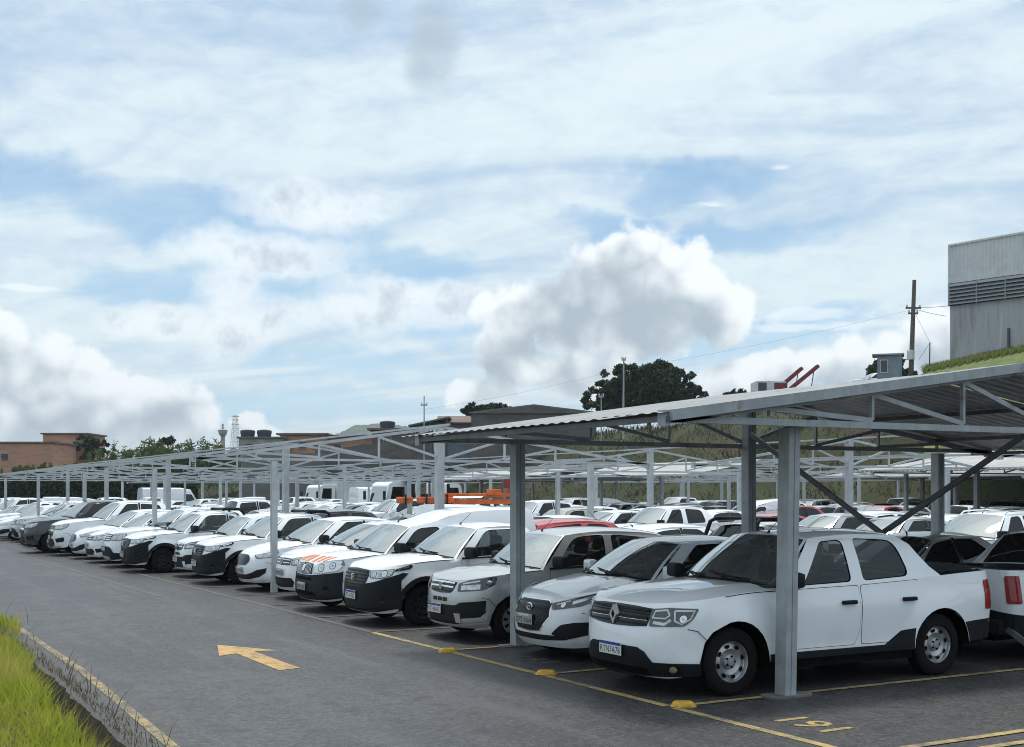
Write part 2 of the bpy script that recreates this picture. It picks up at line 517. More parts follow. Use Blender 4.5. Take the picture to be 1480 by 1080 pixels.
def text_mesh(s, size, m, bold=0.0):
    cu = D.curves.new('txt', 'FONT')
    cu.body = s; cu.size = size; cu.align_x = 'CENTER'; cu.align_y = 'CENTER'; cu.resolution_u = 2; cu.offset = bold
    o = D.objects.new('txt', cu); COL.objects.link(o)
    bpy.context.view_layer.update()
    dg = bpy.context.evaluated_depsgraph_get()
    me = D.meshes.new_from_object(o.evaluated_get(dg))
    D.objects.remove(o)
    vs = [tuple(v.co) for v in me.vertices]; fs = [tuple(p.vertices) for p in me.polygons]
    D.meshes.remove(me)
    return vs, fs

# ------------------------------------------------------------------ cars
class Car:
    """a car in its own frame: nose at x = 0 pointing to -x, y across, wheels on z = 0"""
    def __init__(self, S, color, level):
        self.S, self.level = S, level
        self.paint = M[color]
        self.parts = []                                   # (name, MB, parent index)
        self.L = S['L']
        self.hw = crv(S['hw']); self.nose = crv(S['nose']); self.tail = crv(S['tail'])
        self.zt = crv(S['zt']); self.roof = crv(S['roof'])
        self.S0, self.S1 = S.get('lf', 0.62), S['L'] - S.get('lr', 0.36)
        self.pf, self.pr = S.get('pf', 2.7), S.get('pr', 3.6)
        self.ax = (S['fo'], S['fo'] + S['wb'])
        self.R = S['wr'] * S.get('archk', 1.19)
        self.rdrop = S.get('rdrop', 0.055)
        zr = 0.62
        self.tf, self.tr = self.table(True, zr), self.table(False, zr)
        self.qF = self.tf[-1][0]; self.qR = self.tr[-1][0]
        self.q1 = self.qF + self.S1 - self.S0
        self.qE = self.q1 + self.qR                       # rear centre
        self.wc = self.hw(self.zt(S['xc']))
        self.xcs = S['xc'] + S.get('cbow', 0.22); self.xhs = S['xh'] + S.get('hbow', 0.07)
        self.xbs = S['xb'] - S.get('bbow', 0.06); self.xrs = S['xr'] - S.get('rbow', 0.04)
    def corner(self, front, t, z):
        W = self.hw(z)
        p = self.pf if front else self.pr
        a = t * math.pi / 2
        sy, cx = math.sin(a) ** (2 / p), max(0.0, math.cos(a)) ** (2 / p)
        if front:
            x0 = self.nose(z); return x0 + (self.S0 - x0) * (1 - cx), W * sy
        x1 = self.L - self.tail(z); return x1 - (x1 - self.S1) * (1 - cx), W * sy
    def table(self, front, z):
        out, q, last = [], 0.0, None
        for i in range(161):
            t = (i / 160.0)
            t = t * t * 0.5 + t * 0.5 if t < 1 else 1
            p = self.corner(front, t, z)
            if last: q += math.hypot(p[0] - last[0], p[1] - last[1])
            out.append((q, t)); last = p
        return out
    def look(self, tb, q):
        lo, hi = 0, len(tb) - 1
        while hi - lo > 1:
            m = (lo + hi) // 2
            if tb[m][0] <= q: lo = m
            else: hi = m
        a, b = tb[lo], tb[hi]
        return lerp(a[1], b[1], min(1, max(0, (q - a[0]) / max(1e-9, b[0] - a[0]))))
    def wall(self, q, z):
        s = 1 if q >= 0 else -1
        q = abs(q)
        if q <= self.qF: x, y = self.corner(True, self.look(self.tf, q), z)
        elif q <= self.q1: x, y = self.S0 + q - self.qF, self.hw(z)
        else: x, y = self.corner(False, self.look(self.tr, max(0.0, self.qE - q)), z)
        if self.S.get('bulge'):
            for a in self.ax:
                d = math.hypot(x - a, z - self.S['wr']) / self.R
                if d < 1.5: y += self.S['bulge'] * max(0.0, 1 - max(0.0, d - 1) * 2.2) * (0.0 if z > 1.0 else 1.0)
        return Vector((x, s * y, z))
    def wn(self, q, z):
        e = 0.004
        n = (self.wall(q + e, z) - self.wall(q - e, z)).cross(self.wall(q, z + e) - self.wall(q, z - e))
        if n.length < 1e-9: return Vector((-1, 0, 0))
        n.normalize()
        p = self.wall(q, z)
        c = Vector((min(max(p.x, self.S0 + .3), self.S1 - .3), 0, p.z))
        return n if n.dot(p - c) > 0 else -n
    def qx(self, x): return self.qF + x - self.S0
    def zb(self, x):
        S = self.S
        sill = S.get('sill', 0.22)
        z = S.get('zbf', 0.2) if x < self.ax[0] - self.R else (sill if x < self.ax[1] + self.R else S.get('zbr', 0.3))
        if x < self.ax[0] - self.R: z = lerp(z, sill + .02, max(0, min(1, (x - 0.1) / (self.ax[0] - self.R)))**2)
        for a in self.ax:
            d = abs(x - a)
            if d < self.R: z = max(z, S['wr'] + math.sqrt(self.R ** 2 - d * d) * 0.98)
        return z
    # -- patches lying on the wall
    def patch(self, mb, poly, off, m, du=0.07, dv=0.09, skirt=0.012, mirror=False, fn=None, nf=None):
        fn = fn or self.wall; nf = nf or self.wn
        for s in ((1, -1) if mirror else (1,)):
            V, F, E = sliced([poly], du, dv)
            pts = [fn(s * u, w) + nf(s * u, w) * off for u, w in V]
            mb.raw(pts, F, m, True)
            if skirt and self.level != 'C':
                low = {}
                for a, b in E:
                    for k in (a, b):
                        if k not in low: low[k] = fn(s * V[k][0], V[k][1]) + nf(s * V[k][0], V[k][1]) * (off - skirt)
                    mb.face([pts[a], pts[b], low[b], low[a]], m)
    def strip(self, mb, line, w, off, m, mirror=True):
        """narrow band along a line on the wall"""
        for s in ((1, -1) if mirror else (1,)):
            rows = []
            fine = [line[0]]
            for a, b in zip(line, line[1:]):
                n = max(1, int(math.hypot(b[0] - a[0], b[1] - a[1]) / 0.08))
                fine += [(lerp(a[0], b[0], k / n), lerp(a[1], b[1], k / n)) for k in range(1, n + 1)]
            for i, (u, z) in enumerate(fine):
                a, b = fine[max(0, i - 1)], fine[min(len(fine) - 1, i + 1)]
                d = Vector((b[0] - a[0], b[1] - a[1], 0)).normalized()
                o = Vector((-d.y, d.x, 0)) * w / 2
                rows.append([self.wall(s * (u + o.x), z + o.y) + self.wn(s * u, z) * off, self.wall(s * (u - o.x), z - o.y) + self.wn(s * u, z) * off])
            mb.grid(rows, m, True)
    # -- side glass house
    def ztop(self, x): return self.roof(min(max(x, self.xhs), self.xrs)) - self.rdrop
    def ymap(self, x, z):
        b, t = self.zt(x), self.ztop(x)
        s = (z - b) / max(0.05, t - b)
        return lerp(self.hw(b), self.S['roofw'], s) + self.S.get('sbulge', 0.02) * 4 * max(0, s) * max(0, 1 - s)
    def side(self, x, z, s=1, off=0.0):
        return Vector((x, s * (self.ymap(x, z) + off), z))
    def xs(self, x, s): return (x, lerp(self.zt(x), self.ztop(x), s))
    def part(self, name, mb, parent=None):
        if mb.f: self.parts.append((name, mb, parent))
        return len(self.parts) - 1
    # -- main shell
    def shell(self):
        S, mb = self.S, MB()
        lv = self.level
        nz = {'A': 14, 'B': 6, 'C': 4}[lv]; na = {'A': 16, 'B': 9, 'C': 6}[lv]
        st = [('f', i / na) for i in range(na)]
        xs = [self.S0]
        step = {'A': 0.12, 'B': 0.3, 'C': 0.6}[lv]; nd = {'A': 14, 'B': 8, 'C': 6}[lv]
        x = self.S0
        arch = []
        for a in self.ax:
            arch += [a - self.R * math.cos(math.pi * k / nd) * (0.9999 if k in (0, nd) else 1) for k in range(nd + 1)] + [a - self.R - .004, a + self.R + .004]
        while x < self.S1: xs.append(x); x += step
        xs = [x for x in xs if all(abs(x - a) > self.R + .03 for a in self.ax)] + [x for x in arch if self.S0 < x < self.S1]
        fr = [x for x in arch if x <= self.S0]
        xs = sorted(set(xs + [self.S1]))
        st += [('x', x) for x in xs] + [('r', 1 - i / na) for i in range(1, na + 1)]
        cols = []
        for k, t in st:
            if k == 'x':
                z0, z1 = self.zb(t), self.zt(t)
                q = self.qx(t)
                cols.append([self.wall(q, lerp(z0, z1, j / nz)) for j in range(nz + 1)])
            else:
                f = k == 'f'
                z1 = self.zt(0.1 if f else self.L - .05)
                for _ in range(3): z1 = self.zt(self.corner(f, t, z1)[0])
                z0 = self.zb(self.corner(f, t, 0.4)[0])
                c = []
                for j in range(nz + 1):
                    z = lerp(z0, z1, j / nz)
                    x, y = self.corner(f, t, z)
                    c.append(Vector((x, y, z)))
                cols.append(c)
        for s in (1, -1):
            mb.grid([[Vector((p.x, s * p.y, p.z)) for p in c] for c in cols], self.paint)
        # arch lips and dark wells
        wy = self.hw(0.6)
        un = MB()
        for a in self.ax:
            for s in (1, -1):
                arcp = [(a - self.R * math.cos(math.pi * k / 12), S['wr'] + .98 * self.R * math.sin(math.pi * k / 12)) for k in range(13)]
                arcp = [(a - self.R, S.get('sill', .22))] + arcp + [(a + self.R, S.get('sill', .22))]
                un.grid([[Vector((p[0], s * min(wy - .004, self.bodyw(p[0], p[1]) - .006), p[1])), Vector((p[0], s * (wy - .36), p[1]))] for p in arcp], 'under')
                un.raw([Vector((p[0], s * (wy - .36), p[1])) for p in arcp], [tuple(range(len(arcp)))], 'under')
        b0, b1 = self.ax[0] + self.R, self.ax[1] - self.R
        un.box((0.16, -wy + .37, .24), (self.L - .16, wy - .37, .5), 'under')
        un.box((b0, -wy + .03, .23), (b1, wy - .03, .42), 'under')
        yf = min(wy - .25, self.bodyw(.28, .26) - .06)
        un.box((0.28, -yf, .22), (self.ax[0] - self.R, yf, .45), 'under')
        un.box((self.ax[1] + self.R, -wy + .12, .31), (self.L - .12, wy - .12, .5), 'under')
        mb.add(un)
        # roof
        g_ = [-1, -.97, -.9, -.75, -.5, -.25, 0, .25, .5, .75, .9, .97, 1]
        nr = {'A': 10, 'B': 5, 'C': 3}[lv]
        rows = []
        for i in range(nr + 1):
            t = i / nr
            rows.append([self.roofpt(t, g) for g in g_])
        mb.grid(rows, S.get('roofmat') and M[S['roofmat']] or self.paint)
        # deck or bed behind the glass house
        if S.get('bed'):
            x0 = S['xb'] - .02
            hb = lambda x: self.hw(self.zt(x))
            n = 6
            outer, inner, inn2 = [], [], []
            xsb = [lerp(self.S1 - 3 if False else x0, self.L - S['tail'][-1][1] - .02, i / n) for i in range(n + 1)]
            for s in (1, -1):
                mb.grid([[Vector((x, s * min(hb(x), self.rearw(x)), self.zt(x))), Vector((x, s * (min(hb(x), self.rearw(x)) - .07), self.zt(x) + .006)), Vector((x, s * (min(hb(x), self.rearw(x)) - .075), self.zt(x) - .05))] for x in xsb], S.get('railmat', self.paint))
            mb.grid([[Vector((x, g * (min(hb(x), self.rearw(x)) - .06), self.zt(x) + S.get('cover', -.04) + .02 * (1 - g * g))) for g in (-1, -.6, 0, .6, 1)] for x in xsb], S.get('covermat', 'plastic'))
            xe = xsb[-1]
            mb.box((xe - .02, -self.rearw(xe) + .02, self.zt(xe) - .2), (xe + .015, self.rearw(xe) - .02, self.zt(xe)), self.paint)
        else:
            mb.grid(self.deck(), self.paint)
        body = self.part('body', mb)
        # hood
        hb = MB()
        hb.grid(self.hood(), self.paint)
        if lv == 'A':
            self.part('hood', hb)
        else: mb.add(hb)
        return body
    def bodyw(self, x, z):
        if self.S0 <= x <= self.S1: return self.hw(z)
        f = x < self.S0
        lo, hi = 0.0, 1.0
        for _ in range(24):
            m = (lo + hi) / 2
            cx = self.corner(f, m, z)[0]
            if (cx < x) == f: lo = m
            else: hi = m
        return self.corner(f, lo, z)[1]
    def rearw(self, x):
        if x <= self.S1: return 9.0
        z = self.zt(x); lo, hi = 0.0, 1.0
        for _ in range(30):
            m = (lo + hi) / 2
            if self.corner(False, m, z)[0] > x: lo = m
            else: hi = m
        return self.corner(False, lo, z)[1]
    def roofpt(self, t, g):
        S = self.S
        x = lerp(S['xh'] + (self.xhs - S['xh']) * g * g, S['xr'] - (S['xr'] - self.xrs) * g * g, t)
        return Vector((x, g * S['roofw'], self.roof(x) - self.rdrop * abs(g) ** 2.6))
    def hood(self):
        S = self.S
        n = {'A': 14, 'B': 7, 'C': 5}[self.level]; m = {'A': 12, 'B': 6, 'C': 4}[self.level]
        cr = S.get('crown', 0.06)
        rows = []
        for s in (-1, 1):
            for i in range(n + 1):
                t = i / n if s > 0 else 1 - i / n
                if s > 0 and i == 0: continue
                z1 = self.zt(0.1)
                for _ in range(3): z1 = self.zt(self.corner(True, t, z1)[0])
                xf, yf = self.corner(True, t, z1)
                g = yf / self.hw(z1)
                xe = S['xc'] + (self.xcs - S['xc']) * g * g
                row = []
                for j in range(m + 1):
                    r = (j / m) ** 1.5
                    x = lerp(xf, xe, r)
                    z = self.zt(x)
                    rise = min(1.0, (x - xf) / 0.45)
                    row.append(Vector((x, s * g * self.hw(z), z + cr * (1 - abs(g) ** 2.2) * rise * (2 - rise) + S.get('crease', 0.0) * math.exp(-((abs(g) - .62) / .06) ** 2) * rise)))
                rows.append(row)
        return rows
    def cowl(self, g):
        S = self.S
        x = S['xc'] + (self.xcs - S['xc']) * g * g
        z = self.zt(x)
        return Vector((x, g * self.hw(z), z + S.get('crown', .06) * (1 - abs(g) ** 2.2)))
    def rbase(self, g):
        S = self.S
        x = S['xb'] - (S['xb'] - self.xbs) * g * g
        z = self.zt(x)
        return Vector((x, g * self.hw(z) * 1.0, z + S.get('rcrown', 0.03) * (1 - abs(g) ** 2.2)))
    def deck(self):
        rows = []
        n = {'A': 12, 'B': 7, 'C': 4}[self.level]
        for s in (-1, 1):
            for i in range(n + 1):
                t = i / n if s > 0 else 1 - i / n
                if s > 0 and i == 0: continue
                z1 = self.zt(self.L - .05)
                for _ in range(3): z1 = self.zt(self.corner(False, t, z1)[0])
                xf, yf = self.corner(False, t, z1)
                g = yf / self.hw(z1)
                b = self.rbase(g)
                row = []
                for j in range(5):
                    r = j / 4
                    x = lerp(b.x, xf, r); z = self.zt(x)
                    row.append(Vector((x, s * g * self.hw(z), z + self.S.get('rcrown', .03) * (1 - abs(g) ** 2.2) * (1 - r * r))))
                rows.append(row)
        return rows
    def screen(self, base, top, mglass, name, margin=0.055, bulge=0.03, frit=True, low=0.0):
        """windscreen or rear window between two edges, with painted frame, dark border and glass"""
        gs = [-1, -1 + margin * .75, -1 + margin * 1.35] + [lerp(-1 + margin * 2, 1 - margin * 2, i / 8) for i in range(9)] + [1 - margin * 1.35, 1 - margin * .75, 1]
        rs = [0, low + 0.03, low + .07, .25, .45, .65, .8, .92, .96, 1]
        def pt(r, g, off=0.0):
            b, t = base(g), top(g)
            p = b.lerp(t, r)
            d = (t - b); n = Vector((-d.z, 0, d.x)).normalized()
            if base == self.rbase: n = -n
            if n.z < 0 and abs(d.z) > 1e-6 and name == 'windscreen': n = -n
            return p + n * (bulge * 4 * r * (1 - r) * (1 - .3 * g * g) + off)
        fr = MB()
        ng, nr = len(gs) - 1, len(rs) - 1
        def mf(i, j):
            if j in (0, ng - 1) or i in (nr - 1,): return self.paint
            if i == 0: return M['plastic'] if name == 'windscreen' else self.paint
            if j in (1, ng - 2) or i in (1, nr - 2): return M['gloss'] if frit else self.paint
            return None
        fr.grid([[pt(r, g) for g in gs] for r in rs], self.paint, True, False, mf)
        gl = MB()
        gl.grid([[pt(r, g, 0.004) for g in gs[1:-1]] for r in rs[1:-1]], mglass)
        return fr, gl, pt
    def house(self, body):
        S, lv = self.S, self.level
        bmb = self.parts[body][1]
        far = lv != 'A'
        W_, G_ = ('windfar', 'glassfar') if far else ('wind', 'winds')
        fr, gl, pt = self.screen(self.cowl, lambda g: self.roofpt(0, g), W_, 'windscreen', 0.06, S.get('wbulge', .035))
        bmb.add(fr)
        if lv == 'A':
            wp = self.part('windscreen', gl)
            wi = MB()
            for g0, g1 in ((-.62, .06), (.1, .74)):
                wi.tube([pt(.055, g0, .02), pt(.05, (g0 + g1) / 2, .028), pt(.075 + .05 * (g1 > 0), g1, .018)], .009, 'plastic', 5)
                wi.tube([pt(.01, g0 * .6 + .1, .02), pt(.06, (g0 + g1) / 2, .035)], .013, 'plastic', 5)
            self.part('wiper', wi)
            mi = MB()
            p = pt(.9, 0, -.06)
            mi.box((p.x - .02, p.y - .12, p.z - .05), (p.x + .03, p.y + .12, p.z + .02), 'plastic', .02)
            self.inside(mi)
            self.part('interior', mi)
        else:
            self.part('windscreen', gl)
        if not S.get('norear'):
            fr2, gl2, pt2 = self.screen(self.rbase, lambda g: self.roofpt(1, g), G_, 'rear_window', S.get('rmargin', .09), S.get('rbulge', .02), True, S.get('rlow', 0.0))
            bmb.add(fr2)
            self.part('rear_window', gl2)
        else:
            a, b = self.rbase, lambda g: self.roofpt(1, g)
            gs = [-1, -.9, -.5, 0, .5, .9, 1]
            bmb.grid([[a(g).lerp(b(g), r) for g in gs] for r in (0, .33, .66, 1)], self.paint)
        # side panels with openings
        pm = S.get('pillar')
        xe = S.get('xsail', self.xbs)
        bot = [(x, self.zt(x) - .002) for x in [lerp(self.xcs, xe, i / 14) for i in range(15)]]
        top = [(x, self.ztop(x)) for x in [lerp(self.xrs, self.xhs, i / 9) for i in range(10)]]
        outer = bot + [(q[0], lerp(self.zt(q[0]), self.ztop(q[0]), q[1])) for q in S.get('rearline', [])] + top
        holes = []
        for w in S['wins']:
            holes.append(round_poly([self.xs(*p) for p in w['p']], w.get('r', .05)))
        for s in (1, -1):
            V, F, E = sliced([outer] + [h[::-1] for h in holes], 0, 0.09 if lv == 'A' else .2)
            bmb.raw([self.side(u, w, s) for u, w in V], F, self.paint, True)
            for w, h in zip(S['wins'], holes):
                wm = MB()
                n = len(h)
                a = [self.side(p[0], p[1], s) for p in h]
                b = [self.side(p[0], p[1], s, -.014) for p in h]
                cx, cz = sum(p[0] for p in h) / n, sum(p[1] for p in h) / n
                inn = [(lerp(p[0], cx, .035), lerp(p[1], cz, .05)) for p in h]
                c = [self.side(p[0], p[1], s, -.010) for p in inn]
                rb = MB() if lv != 'A' else wm
                for i in range(n):
                    k = (i + 1) % n
                    wm.face([a[i], a[k], b[k], b[i]], 'gloss'); wm.face([b[i], b[k], c[k], c[i]], 'gloss')
                V, F, E = sliced([inn], 0.3, .09)
                wm.raw([self.side(u, q, s, -.012) for u, q in V], F, w.get('m', G_), True)
                self.part('side_window', wm)
            for a, b, wd in S.get('posts', []):             # black window posts
                pm_ = MB()
                rows = [[self.side(lerp(a, b, t) - wd / 2, self.xs(lerp(a, b, t), lerp(.05, .94, t))[1], s, .002), self.side(lerp(a, b, t) + wd / 2, self.xs(lerp(a, b, t), lerp(.05, .94, t))[1], s, .002)] for t in (0, .25, .5, .75, 1)]
                bmb.grid(rows, 'gloss')
            if lv == 'A' and S.get('belt', True):
                ln = [(x, self.zt(x)) for x in [lerp(self.xcs + .1, S.get('beltend', self.xbs - .15), i / 12) for i in range(13)]]
                bmb.grid([[self.side(x, z - .004, s, .006), self.side(x, z + .022, s, .006)] for x, z in ln], 'plastic')
    def inside(self, mb):
        S = self.S
        zf = .45
        w = self.hw(.8) - .1
        xe = S.get('cabend', self.xbs - .1)
        mb.box((self.xcs - .15, -w, zf - .1), (xe, w, zf), 'seat')
        d = self.cowl(0)
        mb.box((d.x + .12, -w, d.z - .16), (d.x + .62, w, d.z - .03), 'seat', .06)
        rows = [S['xh'] + .35] + ([S['xh'] + 1.15] if xe > S['xh'] + 1.6 else [])
        for x in rows:
            for s in (1, -1):
                mb.box((x - .45, s * .37 - .25, zf), (x + .05, s * .37 + .25, zf + .2), 'seat', .06)
                mt = Matrix.Translation((x, s * .37, zf + .1)) @ Matrix.Rotation(math.radians(16), 4, 'Y')
                mb.box((-.06, -.24, 0), (.08, .24, .62), 'seat', .06, mt)
                mb.box((-.04, -.13, .64), (.06, .13, .84), 'seat', .05, mt)
        c = Vector((d.x + .72, -.37, d.z - .02))
        for k in range(14):
            a, b = 2 * math.pi * k / 14, 2 * math.pi * (k + 1) / 14
            mb.tube([c + Vector((.06 * math.sin(a) , .18 * math.cos(a), .17 * math.sin(a))), c + Vector((.06 * math.sin(b), .18 * math.cos(b), .17 * math.sin(b)))], .014, 'seat', 5, False)
        if S.get('paper'):
            p = self.cowl(-.2)
            mb.box((p.x + .2, p.y - .3, d.z - .02), (p.x + .45, p.y - .02, d.z - .012), 'paper')
    def wheels(self):
        S = self.S
        r, lv = S['wr'], self.level
        wy = self.hw(.5)
        for a in self.ax:
            for s in (1, -1):
                w = MB()
                h = .19
                rr = S.get('rim', .62) * r
                n = {'A': 32, 'B': 18, 'C': 12}[lv]
                o = (a, s * (wy - .02), r)
                prof = [(rr * .99, -.03), (rr * 1.04, -.006), (r * .86, 0), (r * .94, -.012), (r, -.035), (r, -.165), (r * .94, -.19), (rr, -.2)]
                w.lathe([(q, s * t) for q, t in prof], 'tyre', n, 'y', o)
                wi = self.part('wheel', w)
                m = MB()
                st = S.get('wheel', 'cap')
                dish = [(rr, -.03), (rr * .965, -.018), (rr * .93, -.03), (rr * .90, -.06), (rr * .86, -.066), (rr * .62, -.05), (rr * .5, -.062), (rr * .36, -.072), (rr * .34, -.05), (rr * .2, -.045), (rr * .17, -.03), (0.001, -.028)]
                if st == 'cap': dish = [(rr, -.03), (rr * .97, -.012), (rr * .9, -.02), (rr * .5, -.008), (rr * .2, -.012), (0.001, -.01)]
                rm = S.get('rimmat', 'steel')
                m.lathe([(q, s * t) for q, t in dish], rm, n, 'y', o)
                nh = S.get('holes', 8)
                if lv != 'C':
                    for k in range(nh):
                        an = 2 * math.pi * (k + .3) / nh
                        ring = []
                        for j in range(8):
                            b = 2 * math.pi * j / 8
                            if st == 'cap':
                                rad = rr * (.70 + .2 * math.cos(b)); ta = an + math.sin(b) * .75 / nh * 2.2 * (.5 + .5 * rad / rr)
                            else:
                                rad = rr * (.74 + .10 * math.cos(b)); ta = an + math.sin(b) * .19
                            d = -.004 if st == 'cap' else -.045
                            ring.append((o[0] + rad * math.cos(ta), o[1] + s * d, o[2] + rad * math.sin(ta)))
                        m.raw(ring, [tuple(range(8))], 'hole')
                        if st != 'cap':
                            pass
                    if st != 'cap':
                        for k in range(5):
                            an = 2 * math.pi * k / 5
                            m.lathe([(.011, s * -.07), (.011, s * -.035), (.001, s * -.033)], 'hole', 6, 'y', (o[0] + rr * .26 * math.cos(an), o[1], o[2] + rr * .26 * math.sin(an)))
                self.part('rim', m, wi)
    def trim(self):
        S, lv = self.S, self.level
        # doors
        for d in S.get('doors', []):
            pl = [p if len(p) == 2 else None for p in d]
            for s in (1, -1):
                if lv == 'A':
                    poly = round_poly([(self.qx(x), z if z < 5 else self.zt(x) - .012) for x, z in d], .04)
                    cx = sum(p[0] for p in poly) / len(poly); cz = sum(p[1] for p in poly) / len(poly)
                    seam = MB()
                    big = [(lerp(cx, p[0], 1.012), lerp(cz, p[1], 1.018)) for p in poly]
                    self.patch(seam, [(s * p[0], p[1]) for p in (big if s > 0 else big[::-1])], .0012, 'seam', .1, .1, 0)
                    dm = MB()
                    self.patch(dm, [(s * p[0], p[1]) for p in (poly if s > 0 else poly[::-1])], .0045, self.paint, .1, .07, .006)
                    self.parts[0][1].add(seam)
                    di = self.part('door', dm)
                    xh_ = max(p[0] for p in poly) - .17; zh = S.get('handle', .9)
                    hm = MB()
                    c = self.wall(s * xh_, zh)
                    hm.box((c.x - .10, min(c.y, c.y + s * .045), c.z - .022), (c.x + .10, max(c.y, c.y + s * .045), c.z + .022), S.get('handlemat', self.paint), .016)
                    self.part('handle', hm, di)
                else:
                    bm = self.parts[0][1]
                    xs_ = [p[0] for p in d]
                    for x in (min(xs_), max(xs_)):
                        self.strip(bm, [(s * self.qx(x), self.zb(x) + .08), (s * self.qx(x), self.zt(x) - .01)], .014, .002, 'seam', False)
        if lv != 'C':
            sm = MB()
            x0 = max(self.S0 + .02, .3)
            for s in (1, -1):
                ln = [(s * self.qx(x), self.zt(x) - .010) for x in [lerp(x0, self.xcs - .02, i / 10) for i in range(11)]]
                self.strip(sm, ln, .009, .0015, 'seam', False)
                xa = self.ax[0] - self.R
                zq = self.S['wr'] + self.R * .55
                xq = self.ax[0] - self.R * .84
                self.strip(sm, [(s * self.qx(xq) , zq), (s * (self.qx(xq) - .10), zq + .10), (s * (self.qx(xq) - .20), zq + .12)], .008, .0015, 'seam', False)
            self.parts[0][1].add(sm)
        # mirrors
        for s in (1, -1):
            mm = MB()
            x = self.xcs + S.get('mirx', .22); z = self.zt(x) + .10
            y = self.ymap(x, z)
            mmat = M[S['mirmat']] if S.get('mirmat') else self.paint
            mm.box((x - .05, min(s * y, s * (y + .08)), z - .075), (x + .03, max(s * y, s * (y + .08)), z - .045), 'plastic', .01)
            mt = Matrix.Translation((x, s * (y + .16), z)) @ Matrix.Rotation(-s * .18, 4, 'Z')
            mm.box((-.085, -.125, -.08), (.045, .125, .085), mmat, .05, mt)
            mm.box((.044, -.10, -.06), (.05, .10, .065), 'gloss', 0, mt)
            self.part('mirror', mm)
        # flares
        if S.get('flare'):
            fl = MB()
            for a in self.ax:
                R = self.R
                arc = [(self.qx(a) - R * math.cos(math.pi * k / 16), S['wr'] + .98 * R * math.sin(math.pi * k / 16)) for k in range(17)]
                arc2 = [(self.qx(a) - (R + S['flare']) * math.cos(math.pi * k / 16), S['wr'] + .98 * (R + S['flare']) * math.sin(math.pi * k / 16)) for k in range(17)]
                for s in (1, -1):
                    fl.grid([[self.wall(s * p[0], p[1]) + self.wn(s * p[0], p[1]) * .012, self.wall(s * q[0], q[1]) + self.wn(s * q[0], q[1]) * .010, self.wall(s * q[0], q[1])] for p, q in zip(arc, arc2)], S.get('flaremat', 'plastic'))
            self.parts[0][1].add(fl)
        if S.get('sillmat'):
            x0, x1 = self.ax[0] + self.R, self.ax[1] - self.R
            h = S.get('sillh', .13)
            for s in (1, -1):
                sm = MB()
                self.patch(sm, [(s * q, z) for q, z in ((self.qx(x0 + .01), S['sill']), (self.qx(x1 - .01), S['sill']), (self.qx(x1 - .01), S['sill'] + h), (self.qx(x0 + .01), S['sill'] + h))], .012, S['sillmat'], .2, 0, .02)
                self.part('sill', sm)
        if S.get('rearblack') and lv != 'C':
            z0, z1, x0 = S['rearblack']
            for s in (1, -1):
                R = self.R + .01
                rb = MB()
                a = self.ax[1]
                arc = [(self.qx(a + R * math.cos(t)), S['wr'] + R * .98 * math.sin(t)) for t in (0.05, .25, .45, .6)]
                arc = [p for p in arc if p[1] < z1]
                self.patch(rb, [(s * p[0], p[1]) for p in arc + [(self.qE - .3, z1 + .04), (self.qE - .3, z0)]], .012, 'plastic', .1, .1, .02)
                self.part('wheel_trim', rb); rb = MB()
                self.patch(rb, [(s * self.qx(p[0]), p[1]) for p in ((x0, S['sill'] + .02), (a - R - .005, S['sill'] + .02), (a - R + .02, z1 - .04), (x0 + .32, z1 - .06))], .010, 'plastic', .1, .1, .02)
                self.part('wheel_trim', rb)
            rb = MB(); rb.box((self.L - .10, -self.hw(.5) + .12, z0 - .02), (self.L + .06, self.hw(.5) - .12, z0 + .16), 'plastic', .03)
            self.part('rear_bumper', rb)
        # antenna
        if S.get('ant') is not None and lv != 'C':
            am = MB()
            p = self.roofpt(S['ant'], S.get('antg', 0))
            am.tube([p, p + Vector((.02, 0, .03))], [.018, .01], 'plastic', 6)
            am.tube([p + Vector((.02, 0, .03)), p + Vector((.02 + .35 * S.get('antl', .5), 0, .03 + .30 * S.get('antl', .5)))], .0035, 'plastic', 5)
            self.part('antenna', am)
        if S.get('rails'):
            for s in (1, -1):
                rm = MB()
                pts = [self.roofpt(t, s * .93) + Vector((0, 0, .055 if 0.05 < t < .95 else 0)) for t in (.02, .08, .3, .6, .9, .97)]
                rm.tube(pts, .018, S['rails'], 6)
                self.part('roof_rail', rm)
        if S.get('spoiler'):
            sp = MB()
            sp.grid([[self.roofpt(1, g) + Vector((-.1, 0, .012)), self.roofpt(1, g) + Vector((.16, 0, -.005 - .02)), self.roofpt(1, g) + Vector((.1, 0, -.05))] for g in (-.9, -.5, 0, .5, .9)], self.paint)
            self.parts[0][1].add(sp)
        if S.get('rack'):
            rk = MB()
            xr = S['xr'] + .05
            zt_ = self.roof(S['xr']) + .09
            w = S['roofw']
            for y in (-w, w):
                rk.tube([(xr + .25, y * 1.2, self.zt(xr + .2)), (xr + .12, y * 1.02, zt_ - .06), (xr, y * .95, zt_)], .035, 'plastic', 8)
                rk.box((xr - .4, y * .9 - .07, zt_ - .05), (xr + .06, y * .9 + .07, zt_ + .02), 'plastic', .02)
            for x in (xr - .36, xr):
                rk.tube([(x, -w * .9, zt_), (x, w * .9, zt_)], .028, 'chrome' if S['rack'] == 2 else 'plastic', 8)
            self.part('roof_rack', rk)
        # tail lamps
        for s in (1, -1):
            tm = MB()
            for z0, z1, qa, qb in S.get('taillamp', [(.72, .98, .04, .34)]):
                e = self.q1
                self.patch(tm, round_poly([(s * (e + qb_), z) for qb_, z in ((qa, z0), (qb, z0), (qb, z1), (qa, z1))], .03, 2), .012, 'redlens', .06, .1, .012)
            self.part('tail_light', tm)
